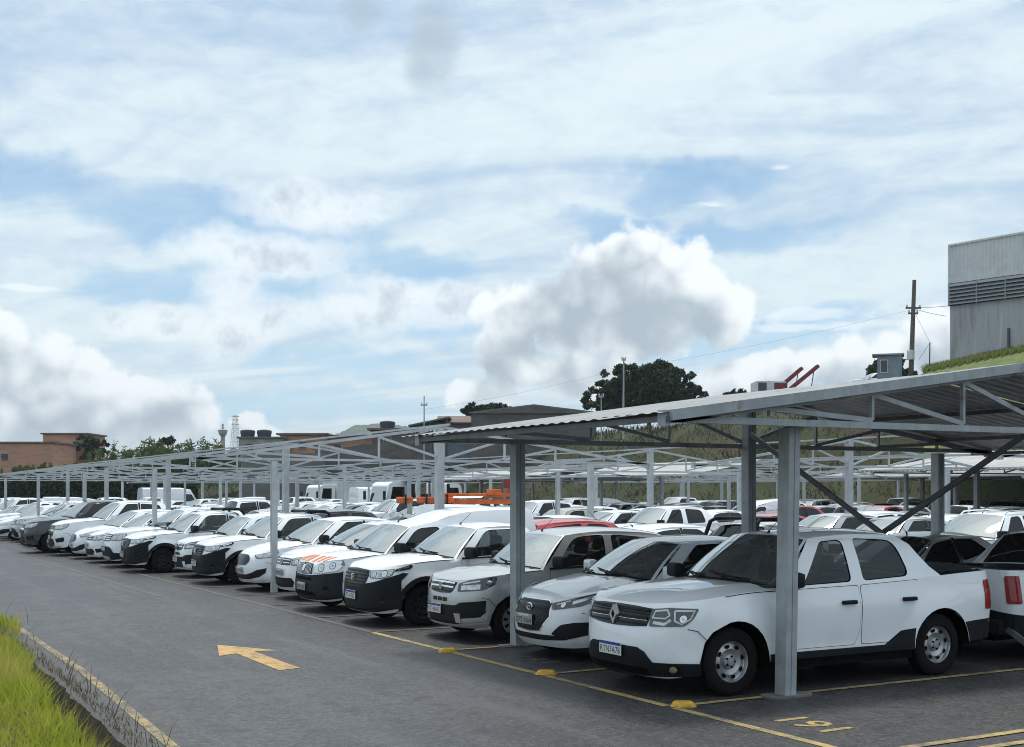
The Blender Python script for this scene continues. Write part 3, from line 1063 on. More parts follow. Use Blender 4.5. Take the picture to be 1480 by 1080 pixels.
    # -- the front
    def lamp(self, poly, circles=(), inner='bowl', back='gloss', drl=None):
        for s in (1, -1):
            mb = MB()
            P = round_poly([(s * p[0], p[1]) for p in poly], .022, 3)
            cx = sum(p[0] for p in P) / len(P); cz = sum(p[1] for p in P) / len(P)
            if self.level == 'C':
                self.patch(mb, P, .008, 'bowl', .1, .1, 0); self.part('headlight', mb); continue
            self.patch(mb, P, .004, back, .05, .06, .01)
            P2 = [(lerp(cx, p[0], .9), lerp(cz, p[1], .86)) for p in P]
            self.patch(mb, P2, .006, inner, .05, .06, 0)
            for (q, z, r) in circles:
                ring = [(s * (q + r * math.cos(a)), z + r * math.sin(a)) for a in [2 * math.pi * k / 14 for k in range(14)]]
                self.patch(mb, ring, .0075, 'gloss', 0, 0, 0)
                ring = [(s * (q + r * .8 * math.cos(a)), z + r * .8 * math.sin(a)) for a in [2 * math.pi * k / 14 for k in range(14)]]
                self.patch(mb, ring, .009, 'lamp', 0, 0, 0)
                ring = [(s * (q + r * .35 * math.cos(a)), z + r * .35 * math.sin(a)) for a in [2 * math.pi * k / 10 for k in range(10)]]
                self.patch(mb, ring, .0105, 'bowl', 0, 0, 0)
            for ln, wd, mt in (drl or []):
                self.strip(mb, [(s * p[0], p[1]) for p in ln], wd, .012, mt, False)
            self.patch(mb, P, .016, 'lens', .05, .06, .013)
            self.part('headlight', mb)
    def sym(self, poly):
        """closes a half outline given from the centre outwards, top edge first, into a symmetric one"""
        return poly + [(-p[0], p[1]) for p in poly[::-1] if abs(p[0]) > 1e-6]
    def plate(self, z, text, kind, q=0.0, off=.02, tilt=0.0):
        if self.level == 'C': return
        mb = MB()
        p = self.wall(0, z); x = p.x - off
        w, h = .2, .065
        mb.box((x - .006, q - w, z - h), (x, q + w, z + h), 'plategrey' if kind == 'grey' else 'plate', .006)
        if kind == 'blue':
            mb.box((x - .0075, q - w + .004, z + h - .034), (x - .005, q + w - .004, z + h - .004), 'plateblue')
        else:
            mb.box((x - .0075, q - .12, z + h - .028), (x - .005, q + .12, z + h - .012), 'plate')
        pi = self.part('license_plate', mb)
        if text and self.level == 'A':
            vs, fs = text_mesh(text, .088, 'ink')
            tm = MB()
            tm.raw([Vector((x - .008, q - v[0] * 1.0, z - .02 + v[1] * 1.12)) for v in vs], fs, 'ink')
            self.part('lettering', tm, pi)
    def grille_slats(self, mb, zs, half, w, off, m):
        for z, hq in zip(zs, half):
            self.strip(mb, [(-hq, z), (0, z), (hq, z)], w, off, m, False)
    def finish(self, label, cat, group, loc=(0, 0, 0), rz=0.0, name=None):
        name = name or self.S['name']
        if self.level == 'C':
            mb = MB()
            for n, q, p in self.parts: mb.add(q)
            o = mb.build(name, None, weld=False)
            o.location = loc; o.rotation_euler = (0, 0, rz)
            return tag(o, label, cat, group)
        root = empty(name, loc, rz, label, cat, group)
        objs = []
        for n, q, p in self.parts:
            objs.append(q.build(n, objs[p] if p is not None else root, 38, True))
        return root

def make_car(S, color, level, label, group, loc=(0, 0, 0), rz=0.0, text=None, opts=None):
    S = dict(S)
    if opts: S.update(opts)
    c = Car(S, color, level)
    b = c.shell()
    c.house(b)
    c.wheels()
    c.trim()
    S['face'](c, text)
    return c.finish(label, S['cat'], group, loc, rz)

# ------------------------------------------------------------------ fronts of the different cars
def ring_patch(c, mb, q, z, rx, rz, off, m, n=18, k=.0):
    P = [(q + rx * math.cos(2 * math.pi * i / n), z + rz * math.sin(2 * math.pi * i / n)) for i in range(n)]
    c.patch(mb, P, off, m, 0, 0, .01)

def face_oroch(c, text):
    A = c.level == 'A'
    lo = MB()
    c.patch(lo, c.sym([(0, .50), (.40, .50), (.50, .46), (.58, .36), (.92, .36), (c.qx(c.ax[0] - c.R) - .01, .36), (c.qx(c.ax[0] - c.R) - .01, .24), (0, .19)]), .012, 'plastic', .06, .06, .02)
    c.patch(lo, c.sym([(0, .30), (.5, .30), (.55, .23), (0, .23)]), .016, 'under', .08, 0, .01)
    c.part('front_bumper', lo)
    gr = MB()
    c.patch(gr, c.sym([(0, .905), (.3, .90), (.56, .885), (.50, .715), (.3, .70), (0, .69)]), .006, 'gloss', .06, .05, .012)
    if A:
        for z, m_, w in ((.865, 'plastic', .024), (.835, 'plasticgrey', .008), (.79, 'plastic', .028), (.77, 'bowl', .005), (.73, 'plastic', .02)):
            c.strip(gr, [(-.5, z + .0), (0, z + .004), (.5, z)], w, .016, m_, False)
    else: c.strip(gr, [(-.5, .80), (0, .80), (.5, .80)], .03, .012, 'chrome', False)
    c.part('grille', gr)
    if A:
        em = MB()
        p = c.wall(0, .80); x = p.x - .045
        H_, w_ = .095, .062
        o = [(0, H_), (w_, 0), (0, -H_), (-w_, 0)]; i_ = [(0, H_ * .56), (w_ * .46, 0), (0, -H_ * .56), (-w_ * .46, 0)]
        for k in range(4):
            a, b, d, e = o[k], o[(k + 1) % 4], i_[(k + 1) % 4], i_[k]
            em.face([(x, a[0], .80 + a[1]), (x, b[0], .80 + b[1]), (x + .002, d[0], .80 + d[1]), (x + .002, e[0], .80 + e[1])], 'emblem')
            em.face([(x, a[0], .80 + a[1]), (x, b[0], .80 + b[1]), (x + .05, b[0] * 1.1, .80 + b[1] * 1.1), (x + .05, a[0] * 1.1, .80 + a[1] * 1.1)], 'emblem')
            em.face([(x + .002, d[0], .80 + d[1]), (x + .002, e[0], .80 + e[1]), (x + .05, e[0] * .8, .80 + e[1] * .8), (x + .05, d[0] * .8, .80 + d[1] * .8)], 'plasticgrey')
        c.part('emblem', em)
    c.lamp([(.535, .885), (.72, .905), (1.03, .90), (.985, .80), (.90, .73), (.53, .715)], [(.88, .80, .045)], 'plasticgrey', 'gloss',
           drl=[([(.56, .80), (.575, .865), (.70, .88), (.74, .83)], .018, 'emblem'), ([(.56, .80), (.70, .80), (.74, .83)], .014, 'emblem'), ([(.78, .875), (.985, .88), (.95, .80), (.87, .75), (.80, .78), (.78, .875)], .018, 'emblem'), ([(.575, .755), (.70, .745), (.76, .79)], .03, 'bowl')])
    for s in (1, -1):
        fg = MB()
        ring_patch(c, fg, s * .80, .305, .06, .045, .02, 'gloss'); ring_patch(c, fg, s * .80, .305, .04, .03, .024, 'bowl')
        c.part('fog_lamp', fg)
    c.plate(.455, text, 'blue', 0, .03)

def face_hb20(c, text):
    A = c.level == 'A'
    g = MB()
    hexa = c.sym([(0, .735), (.30, .735), (.355, .70), (.40, .56), (.25, .385), (0, .37)])
    big = [(p[0] * 1.055, (p[1] - .555) * 1.06 + .555) for p in hexa]
    c.patch(g, big, .006, 'chrome', .06, .06, .015)
    c.patch(g, hexa, .011, 'gloss', .06, .06, .005)
    if A:
        for k in range(-9, 10):
            for s in (1, -1):
                pts = []
                for t in (0, .5, 1):
                    z = lerp(.39, .72, t); q = k * .055 + s * (t - .5) * .26
                    lim = .37 if z > .56 else .23 + (z - .385) * .8
                    pts.append((max(-lim, min(lim, q)), z))
                c.strip(g, pts, .007, .0145, 'plasticgrey', False)
    c.part('grille', g)
    if A:
        em = MB()
        p = c.wall(0, .655)
        o = [Vector((p.x - .03, .062 * math.cos(a), .655 + .042 * math.sin(a))) for a in [2 * math.pi * k / 20 for k in range(21)]]
        em.tube(o, .008, 'chrome', 6, False)
        em.tube([(p.x - .034, .034, .63), (p.x - .034, .018, .68)], .008, 'chrome', 5); em.tube([(p.x - .034, -.018, .63), (p.x - .034, -.034, .68)], .008, 'chrome', 5)
        em.tube([(p.x - .034, .026, .65), (p.x - .034, -.026, .66)], .008, 'chrome', 5)
        c.part('emblem', em)
    c.lamp([(.375, .715), (.60, .77), (.86, .835), (1.06, .88), (.98, .77), (.78, .69), (.42, .635)], [(.55, .70, .035)], 'plasticgrey', 'gloss', drl=[([(.66, .725), (.84, .79), (.96, .825)], .04, 'bowl'), ([(.46, .70), (.62, .75)], .012, 'emblem')])
    lo = MB()
    for s in (1, -1):
        c.patch(lo, round_poly([(s * p[0], p[1]) for p in [(.44, .35), (.58, .47), (.74, .50), (.98, .51), (1.0, .42), (.9, .36), (.62, .31)]], .03), .005, 'plastic', .06, .06, .01)
    c.patch(lo, c.sym([(0, .335), (.30, .335), (.62, .335), (.95, .40), (.97, .37), (.62, .29), (.3, .272), (0, .27)]), .007, 'plastic', .06, 0, .01)
    c.part('bumper_intake', lo)
    c.plate(.505, text, 'grey', .06, .028)

def face_uno(c, text):
    A = c.level == 'A'
    g = MB()
    c.patch(g, c.sym([(0, .83), (.38, .815), (.33, .70), (.26, .665), (0, .655)]), .006, 'gloss', .06, .05, .012)
    for z, h in ((.80, .35), (.745, .34), (.69, .30)):
        c.strip(g, [(-h, z), (0, z + .006), (h, z)], .022, .015, 'chrome' if z > .72 else 'plasticgrey', False)
    c.part('grille', g)
    if A:
        em = MB(); p = c.wall(0, .75)
        em.prism(round_poly([(-.045, .80), (.045, .80), (.04, .72), (0, .69), (-.04, .72)], .015), p.x - .03, p.x, 'chrome', 'x'); c.part('emblem', em)
    c.lamp([(.42, .80), (.62, .855), (.90, .895), (1.04, .90), (1.02, .80), (.86, .725), (.44, .69)], [(.92, .82, .045)], 'plasticgrey', 'gloss', drl=[([(.50, .745), (.80, .77)], .065, 'bowl'), ([(.52, .80), (.78, .845)], .02, 'emblem')])
    lo = MB()
    for k in (-1, 0, 1):
        c.patch(lo, round_poly([(k * .15 - .062, .60), (k * .15 + .062, .60), (k * .15 + .062, .545), (k * .15 - .062, .545)], .012), .004, 'gloss', 0, 0, .006)
    c.patch(lo, c.sym([(0, .50), (.42, .505), (.52, .55), (.90, .585), (.90, .42), (.82, .36), (.52, .33), (.46, .25), (0, .235)]), .006, 'plastic', .06, .06, .012)
    for s in (1, -1):
        c.patch(lo, [(s * p[0], p[1]) for p in [(.40, .40), (.52, .40), (.52, .28), (.42, .27)]], .014, 'silver' if c.paint == M['silver'] else c.paint, 0, 0, .012)
    c.strip(lo, [(-.9, .29), (-.46, .245), (0, .235), (.46, .245), (.9, .29)], .03, .02, c.paint, False)
    c.part('bumper_intake', lo)
    c.plate(.44, text, 'blue', .1, .03)

def face_strada(c, text):
    A = c.level == 'A'
    lo = MB()
    qa = c.qx(c.ax[0] - c.R) - .005
    c.patch(lo, c.sym([(0, .66), (.42, .66), (.60, .69), (.80, .75), (1.06, .83), (1.16, .82), (qa, .72), (qa, .30), (.62, .235), (0, .225)]), .010, 'plastic', .06, .06, .02)
    c.part('front_bumper', lo)
    g = MB()
    c.patch(g, c.sym([(0, .875), (.42, .86), (.46, .78), (.40, .66), (.30, .60), (0, .595)]), .013, 'gloss', .06, .06, .012)
    for z, h in ((.835, .40), (.785, .41), (.735, .40), (.685, .36), (.635, .3)):
        c.strip(g, [(-h, z - .004), (0, z), (h, z - .004)], .024, .021, 'plasticgrey', False)
    c.part('grille', g)
    if A:
        em = MB(); p = c.wall(0, .74)
        for a, b in (((.05, .79), (-.05, .79)), ((.03, .745), (-.03, .745)), ((.05, .79), (.045, .69)), ((0, .79), (0, .69)), ((-.05, .79), (-.045, .69))):
            em.tube([(p.x - .032, a[0], a[1]), (p.x - .032, b[0], b[1])], .009, 'chrome', 5)
        c.part('emblem', em)
    c.lamp([(.43, .855), (.70, .87), (.92, .89), (.90, .80), (.78, .745), (.50, .745)], [(.58, .80, .045), (.76, .815, .055)], 'bowl', 'plasticgrey')
    for s in (1, -1):
        sg = MB()
        c.patch(sg, [(s * p[0], p[1]) for p in [(.93, .885), (1.20, .955), (1.24, .925), (1.18, .885), (.92, .85)]], .012, 'gloss', .06, 0, .01)
        c.patch(sg, [(s * p[0], p[1]) for p in [(.96, .885), (1.18, .94), (1.17, .915), (.97, .866)]], .018, 'lamp', .06, 0, .006)
        c.part('drl_strip', sg)
    sk = MB()
    c.strip(sk, [(-.75, .275), (-.4, .255), (0, .25), (.4, .255), (.75, .275)], .022, .022, 'plasticgrey', False)
    ring_patch(c, sk, .78, .42, .06, .04, .014, 'gloss'); ring_patch(c, sk, -.78, .42, .06, .04, .014, 'gloss')
    c.part('bumper_lip', sk)
    c.plate(.47, text, 'blue', .04, .03)

def face_fiorino(c, text):
    A = c.level == 'A'
    lo = MB()
    qa = c.qx(c.ax[0] - c.R) - .005
    c.patch(lo, c.sym([(0, .635), (.36, .64), (.62, .665), (.95, .70), (qa, .72), (qa, .27), (.7, .235), (0, .22)]), .012, 'plasticgrey', .06, .06, .02)
    c.patch(lo, c.sym([(0, .60), (.36, .60), (.40, .555), (0, .55)]), .016, 'under', .06, 0, .01)
    c.patch(lo, c.sym([(0, .36), (.45, .36), (.5, .30), (0, .29)]), .016, 'under', .06, 0, .01)
    for s in (1, -1): ring_patch(c, lo, s * .72, .42, .06, .045, .016, 'gloss')
    c.part('front_bumper', lo)
    g = MB()
    c.patch(g, c.sym([(0, .845), (.32, .83), (.36, .66), (0, .645)]), .010, 'gloss', .06, .06, .012)
    for k in range(-6, 7):
        if abs(k) < 1: continue
        c.strip(g, [(k * .052, .66), (k * .050, .825)], .017, .018, 'bowl', False)
    c.part('grille', g)
    em = MB(); ring_patch(c, em, 0, .75, .055, .055, .022, 'chrome'); c.part('emblem', em)
    c.lamp([(.38, .67), (.37, .78), (.56, .86), (.78, .905), (.98, .91), (1.03, .82), (.90, .72), (.66, .68)], [(.58, .77, .07), (.80, .81, .06)], 'lamp', 'bowl')
    c.plate(.445, text, 'grey', -.04, .035)
    if c.S.get('tape') and c.level != 'C':
        tp = MB()
        H = c.hood()
        n = len(H)
        for (i0, i1) in [(k, k + 1) for k in range(int(n * .28), int(n * .72), 2)]:
            tp.grid([[H[i][j] + Vector((0, 0, .006)) for j in range(0, 6)] for i in (i0, i1)], 'orange2')
        c.part('tape_stripe', tp)

def face_vw(c, text):
    g = MB()
    c.patch(g, c.sym([(0, .80), (.40, .79), (.40, .67), (0, .66)]), .006, 'gloss', .06, .05, .012)
    for z in (.76, .71): c.strip(g, [(-.39, z), (0, z + .003), (.39, z)], .014, .013, 'chrome', False)
    ring_patch(c, g, 0, .73, .068, .068, .02, 'emblem'); ring_patch(c, g, 0, .73, .052, .052, .022, 'gloss')
    c.strip(g, [(-.04, .77), (-.018, .69), (0, .735), (.018, .69), (.04, .77)], .012, .026, 'chrome', False)
    c.part('grille', g)
    c.lamp([(.42, .80), (.66, .83), (.93, .85), (.90, .73), (.72, .675), (.43, .665)], [(.56, .735, .055), (.74, .75, .05)])
    lo = MB()
    c.patch(lo, c.sym([(0, .42), (.48, .43), (.56, .36), (.50, .26), (0, .24)]), .006, 'plastic', .06, .06, .012)
    for s in (1, -1): c.patch(lo, round_poly([(s * p[0], p[1]) for p in [(.60, .42), (.86, .45), (.88, .36), (.64, .31)]], .03), .006, 'plastic', .06, .06, .01)
    c.strip(lo, [(-.8, .255), (-.4, .225), (0, .215), (.4, .225), (.8, .255)], .035, .014, c.paint, False)
    c.part('bumper_intake', lo)
    c.plate(.53, text, 'grey', 0, .025)

def face_ka(c, text):
    g = MB()
    P = round_poly(c.sym([(0, .76), (.30, .755), (.40, .70), (.41, .62), (.28, .535), (0, .53)]), .06, 4)
    c.patch(g, [(p[0] * 1.05, (p[1] - .645) * 1.06 + .645) for p in P], .006, 'chrome', .06, .06, .012)
    c.patch(g, P, .011, 'gloss', .06, .06, .006)
    c.part('grille', g)
    c.lamp([(.50, .755), (.74, .80), (1.02, .85), (1.06, .81), (.92, .72), (.62, .68)], [(.68, .745, .045), (.86, .78, .04)], 'bowl', 'gloss')
    lo = MB()
    c.patch(lo, c.sym([(0, .345), (.34, .355), (.52, .40), (.66, .46), (.80, .485), (.86, .50), (.84, .40), (.70, .315), (.42, .26), (0, .25)]), .006, 'plastic', .06, .06, .012)
    c.strip(lo, [(-.8, .255), (-.4, .215), (0, .205), (.4, .215), (.8, .255)], .035, .014, c.paint, False)
    c.part('bumper_intake', lo)
    c.plate(.44, text, 'grey', .0, .022)

def face_duster(c, text):
    g = MB()
    c.patch(g, c.sym([(0, .93), (.50, .91), (.46, .73), (0, .71)]), .006, 'gloss', .06, .05, .012)
    for z in (.875, .82, .765): c.strip(g, [(-.47, z), (0, z + .003), (.47, z)], .022, .015, 'chrome', False)
    c.part('grille', g)
    em = MB(); c.patch(em, [(0, .92), (.055, .82), (0, .72), (-.055, .82)], .024, 'chrome', 0, 0, .015); c.part('emblem', em)
    c.lamp([(.52, .92), (.72, .94), (1.0, .94), (.98, .83), (.86, .75), (.52, .74)], [(.66, .835, .065), (.84, .85, .06)])
    lo = MB()
    c.patch(lo, c.sym([(0, .58), (.44, .58), (.56, .52), (.66, .42), (1.2, .40), (1.2, .30), (.6, .23), (0, .22)]), .010, 'plastic', .06, .06, .02)
    c.patch(lo, c.sym([(0, .32), (.4, .32), (.46, .24), (0, .235)]), .017, 'bowl', .06, .06, .01)
    c.part('front_bumper', lo)
    c.plate(.53, text, 'blue', 0, .03)

def face_big(c, text):
    g = MB()
    c.patch(g, c.sym([(0, 1.0), (.46, .985), (.42, .70), (.30, .64), (0, .63)]), .006, 'gloss', .06, .06, .012)
    c.patch(g, c.sym([(0, .85), (.45, .85), (.45, .80), (0, .79)]), .014, c.paint if c.S.get('bowtie') else 'chrome', .06, 0, .01)
    if c.S.get('bowtie'):
        c.patch(g, c.sym([(0, .845), (.05, .845), (.05, .855), (.10, .84), (.10, .805), (.05, .79), (0, .79)]), .02, 'amber', 0, 0, .008)
    for z in (.94, .745, .70): c.strip(g, [(-.4, z), (0, z), (.4, z)], .018, .014, 'plasticgrey', False)
    c.part('grille', g)
    c.lamp([(.47, .985), (.74, 1.01), (1.06, 1.05), (1.02, .93), (.84, .86), (.46, .84)], [(.62, .92, .06), (.84, .95, .055)])
    lo = MB()
    c.patch(lo, c.sym([(0, .56), (.44, .56), (.52, .40), (.40, .33), (0, .32)]), .006, 'plastic', .06, .06, .012)
    for s in (1, -1): c.patch(lo, round_poly([(s * p[0], p[1]) for p in [(.58, .56), (.94, .62), (.94, .48), (.66, .44)]], .03), .006, 'plastic', .06, .06, .01)
    c.strip(lo, [(-.8, .31), (-.4, .28), (0, .27), (.4, .28), (.8, .31)], .05, .014, c.S.get('lipmat', 'plasticgrey'), False)
    c.part('bumper_intake', lo)
    c.plate(.60, text, 'grey', 0, .025)

def face_plain(c, text):
    g = MB()
    c.patch(g, c.sym([(0, .74), (.42, .73), (.36, .63), (0, .615)]), .006, 'gloss', .08, .06, .01)
    c.strip(g, [(-.38, .69), (0, .695), (.38, .69)], .02, .013, 'chrome', False)
    c.part('grille', g)
    c.lamp([(.45, .735), (.70, .78), (1.0, .84), (.95, .74), (.74, .67), (.46, .64)], [(.60, .70, .05), (.78, .74, .045)])
    lo = MB()
    c.patch(lo, c.sym([(0, .45), (.5, .47), (.60, .36), (.46, .26), (0, .25)]), .006, 'plastic', .08, .08, .01)
    c.part('bumper_intake', lo)
    c.plate(.42, text, 'grey', 0, .03)

# ------------------------------------------------------------------ the models
HW = lambda w, top=1.1, tum=.05: [(.18, w - .06), (.32, w - .014), (.46, w - .016), (.62, w - .004), (.76, w), (.82, w - .012), (.90, w - .022), (top, w - tum), (top + .3, w - tum - .05)]
OROCH = dict(name='pickup_truck', cat='pickup', face=face_oroch, L=4.70, fo=.87, wb=2.93, wr=.345, lf=.74, lr=.22, pf=2.9, pr=5,
    hw=[(.2, .85), (.36, .892), (.46, .888), (.60, .897), (.80, .908), (.90, .902), (.96, .888), (1.04, .872), (1.12, .862), (1.4, .82)],
    nose=[(.18, .10), (.32, .03), (.48, 0), (.64, .012), (.80, .045), (.92, .11), (1.05, .24)], tail=[(.2, .10), (.5, .03), (.7, 0), (1.0, .01), (1.17, .03)],
    zt=[(0, .905), (.10, .925), (.25, .955), (.6, 1.0), (1.2, 1.045), (2.3, 1.06), (3.3, 1.09), (4.0, 1.13), (4.7, 1.16)], zbf=.2, sill=.33, zbr=.42, archk=1.24, bulge=.035, mirx=.04,
    xc=1.22, cbow=.30, xh=1.98, hbow=.10, xr=3.42, xb=3.56, bbow=.03, rbow=.03, roof=[(1.9, 1.585), (2.2, 1.625), (2.7, 1.65), (3.2, 1.635), (3.45, 1.60)], roofw=.62, crown=.075, crease=.012,
    xsail=3.84, rearline=[(3.70, .25), (3.60, .55), (3.53, .82)], bed=1, cover=.03, covermat='plastic', railmat='plastic', cabend=3.3,
    wins=[dict(p=[(1.80, .05), (2.49, .06), (2.53, .91), (2.22, .91)], r=[.03, .06, .08, .05]), dict(p=[(2.66, .06), (3.36, .08), (3.30, .90), (2.69, .92)], r=[.06, .10, .14, .06])],
    doors=[[(1.62, .43), (2.50, .43), (2.57, .6), (2.57, 9), (1.64, 9), (1.58, .62)], [(2.60, .43), (3.12, .43), (3.28, .72), (3.44, .98), (3.47, 9), (2.60, 9)]],
    sillmat='plastic', sillh=.07, rearblack=(.42, .60, 2.86), handle=.885, handlemat='plastic', mirmat='plastic', ant=.03, antg=-.1, antl=.8, rim=.62, holes=8, wheel='steel', paper=1, beltend=1.7,
    taillamp=[(.72, 1.05, .02, .22)])
HB20 = dict(name='hatchback', cat='car', face=face_hb20, L=3.92, fo=.80, wb=2.50, wr=.30, lf=.78, lr=.42, pf=2.5, pr=3.0, hw=HW(.84, 1.0, .07),
    nose=[(.18, .10), (.30, .02), (.42, 0), (.56, .02), (.68, .07), (.78, .16), (.9, .32)], tail=[(.2, .12), (.5, .0), (.7, .03), (.95, .13), (1.1, .2)],
    zt=[(0, .735), (.12, .76), (.3, .80), (.7, .875), (1.15, .945), (2.0, .985), (3.0, 1.04), (3.9, 1.04)], zbf=.185, sill=.21, zbr=.3,
    xc=.98, cbow=.34, xh=1.78, hbow=.16, xr=3.35, xb=3.74, roof=[(1.7, 1.42), (2.1, 1.475), (2.5, 1.49), (3.0, 1.46), (3.4, 1.395)], roofw=.56, crown=.085, crease=.01,
    wins=[dict(p=[(1.62, .05), (2.50, .06), (2.52, .90), (2.14, .91), (1.9, .55)], r=[.02, .03, .03, .06, .1]), dict(p=[(2.57, .06), (3.35, .12), (3.2, .80), (2.95, .89), (2.58, .90)], r=[.03, .05, .1, .1, .03])],
    posts=[(2.535, 2.55, .055)], doors=[[(1.38, .30), (2.50, .30), (2.54, 9), (1.42, 9)], [(2.56, .30), (3.05, .32), (3.30, .75), (3.32, 9), (2.56, 9)]], handle=.86, ant=.9, rim=.68, holes=10)
UNO = dict(name='hatchback', cat='car', face=face_uno, L=3.81, fo=.76, wb=2.38, wr=.30, lf=.60, lr=.34, pf=2.9, pr=3.6, hw=HW(.82, 1.0, .04),
    nose=[(.18, .09), (.30, .02), (.45, 0), (.60, .01), (.74, .04), (.86, .10), (1.0, .28)], tail=[(.2, .1), (.5, 0), (.8, .02), (1.05, .07)],
    zt=[(0, .82), (.10, .845), (.28, .89), (.6, .93), (1.0, .965), (2.0, 1.0), (3.0, 1.03), (3.8, 1.05)], zbf=.2, sill=.23, zbr=.3, archk=1.22, bulge=.02,
    xc=.92, cbow=.30, xh=1.55, hbow=.13, xr=3.42, xb=3.68, roof=[(1.5, 1.46), (1.9, 1.52), (2.4, 1.545), (3.0, 1.52), (3.45, 1.46)], roofw=.60, crown=.07,
    wins=[dict(p=[(1.42, .05), (2.28, .06), (2.32, .91), (1.82, .91)], r=[.04, .08, .08, .14]), dict(p=[(2.42, .06), (3.18, .10), (3.20, .85), (2.44, .91)], r=[.08, .1, .14, .08])],
    doors=[[(1.30, .32), (2.30, .32), (2.35, 9), (1.33, 9)], [(2.38, .32), (2.85, .34), (3.12, .75), (3.15, 9), (2.38, 9)]], handle=.86, handlemat='plastic', mirmat='plastic', ant=.06, rim=.64, holes=9)
STRADA = dict(name='pickup_truck', cat='pickup', face=face_strada, L=4.45, fo=.84, wb=2.74, wr=.315, lf=.66, lr=.2, pf=2.9, pr=5, hw=HW(.86, 1.05, .05),
    nose=[(.18, .10), (.30, .02), (.46, 0), (.62, .01), (.76, .035), (.88, .10), (1.0, .26)], tail=[(.2, .1), (.5, .02), (.8, 0), (1.2, .02)],
    zt=[(0, .87), (.10, .89), (.28, .93), (.7, .98), (1.15, 1.01), (2.2, 1.03), (2.9, 1.08), (4.45, 1.12)], zbf=.21, sill=.26, zbr=.36, archk=1.26, bulge=.02,
    xc=1.08, cbow=.30, xh=1.76, hbow=.12, xr=2.78, xb=3.02, bbow=.02, rbow=.02, roof=[(1.7, 1.50), (2.0, 1.55), (2.4, 1.565), (2.8, 1.53)], roofw=.60, crown=.075, crease=.014,
    xsail=3.16, bed=1, cover=-.04, railmat='plastic', cabend=2.8, wins=[dict(p=[(1.60, .05), (2.48, .06), (2.50, .91), (2.0, .92)], r=[.03, .05, .06, .12]), dict(p=[(2.56, .08), (2.86, .10), (2.74, .86), (2.56, .90)], r=[.04, .05, .08, .04])],
    posts=[(2.52, 2.53, .05)], doors=[[(1.45, .36), (2.50, .36), (2.56, 9), (1.48, 9)]], handle=.92, handlemat='plastic', mirmat='plastic', flare=.07, sillmat='plastic', sillh=.1,
    ant=.1, rim=.62, holes=8, wheel='steel', rimmat='plasticgrey', taillamp=[(.72, 1.05, .02, .22)])
FIORINO = dict(name='cargo_van', cat='van', face=face_fiorino, L=4.38, fo=.80, wb=2.72, wr=.30, lf=.60, lr=.16, pf=2.8, pr=6, hw=HW(.82, 1.1, .03),
    nose=[(.18, .10), (.30, .02), (.45, 0), (.62, .02), (.76, .05), (.88, .12), (1.0, .28)], tail=[(.2, .05), (.5, 0), (1.2, 0)],
    zt=[(0, .83), (.10, .855), (.30, .90), (.7, .945), (1.05, .98), (2.0, 1.02), (4.38, 1.06)], zbf=.2, sill=.24, zbr=.32, archk=1.22,
    xc=.95, cbow=.28, xh=1.66, hbow=.10, xr=4.22, xb=4.33, bbow=.01, rbow=.01, rdrop=.06, roof=[(1.6, 1.49), (1.95, 1.54), (2.25, 1.60), (2.55, 1.70), (2.9, 1.76), (3.4, 1.785), (4.3, 1.78)], roofw=.66, crown=.065, norear=1, tape=1,
    wins=[dict(p=[(1.48, .05), (2.28, .06), (2.30, .80), (1.86, .90)], r=[.04, .08, .08, .14])], doors=[[(1.34, .32), (2.30, .32), (2.36, 9), (1.37, 9)]], handle=.88, handlemat='plastic', mirmat='plastic', cabend=2.5, ant=.06, antg=0, rim=.62, holes=8, wheel='steel')
GOL = dict(HB20, face=face_vw, L=3.90, pf=2.7, nose=[(.18, .08), (.30, .015), (.45, 0), (.60, .015), (.74, .05), (.84, .14), (.95, .3)], zt=[(0, .80), (.12, .825), (.3, .86), (.7, .91), (1.1, .955), (2.0, .985), (3.0, 1.03), (3.9, 1.04)], ant=.9, holes=8)
KA = dict(HB20, face=face_ka, L=3.94, nose=[(.18, .10), (.30, .02), (.45, 0), (.60, .02), (.72, .06), (.82, .16), (.95, .34)], zt=[(0, .77), (.12, .80), (.3, .845), (.7, .91), (1.15, .965), (2.0, 1.0), (3.0, 1.05), (3.9, 1.05)],
    roof=[(1.7, 1.46), (2.1, 1.515), (2.5, 1.53), (3.0, 1.50), (3.4, 1.43)], holes=7, mirmat=None)
DUSTER = dict(OROCH, fo=.84, name='suv', rearblack=None, cat='car', face=face_duster, L=4.33, wb=2.67, bed=0, xr=3.62, xb=4.06, rbow=.04, bbow=.06, lr=.38, pr=3.2, xsail=None, rearline=[], cabend=3.9, roof=[(1.9, 1.575), (2.3, 1.63), (2.9, 1.65), (3.4, 1.63), (3.7, 1.57)],
    zt=[(0, .915), (.10, .935), (.25, .965), (.6, 1.0), (1.2, 1.045), (2.3, 1.06), (3.3, 1.10), (4.33, 1.12)], tail=[(.2, .10), (.5, .0), (.75, .02), (1.0, .06), (1.2, .12)],
    wins=[dict(p=[(1.80, .05), (2.46, .06), (2.50, .91), (2.22, .91)], r=[.03, .06, .08, .05]), dict(p=[(2.56, .06), (3.18, .08), (3.2, .90), (2.58, .92)], r=[.06, .08, .08, .06]), dict(p=[(3.32, .12), (3.66, .22), (3.56, .82), (3.32, .88)], r=[.05, .08, .1, .05])],
    doors=[[(1.62, .43), (2.47, .43), (2.52, 9), (1.64, 9)], [(2.54, .43), (2.95, .43), (3.2, .85), (3.24, 9), (2.54, 9)]], rails='chrome', taillamp=[(.78, 1.04, .06, .34)])
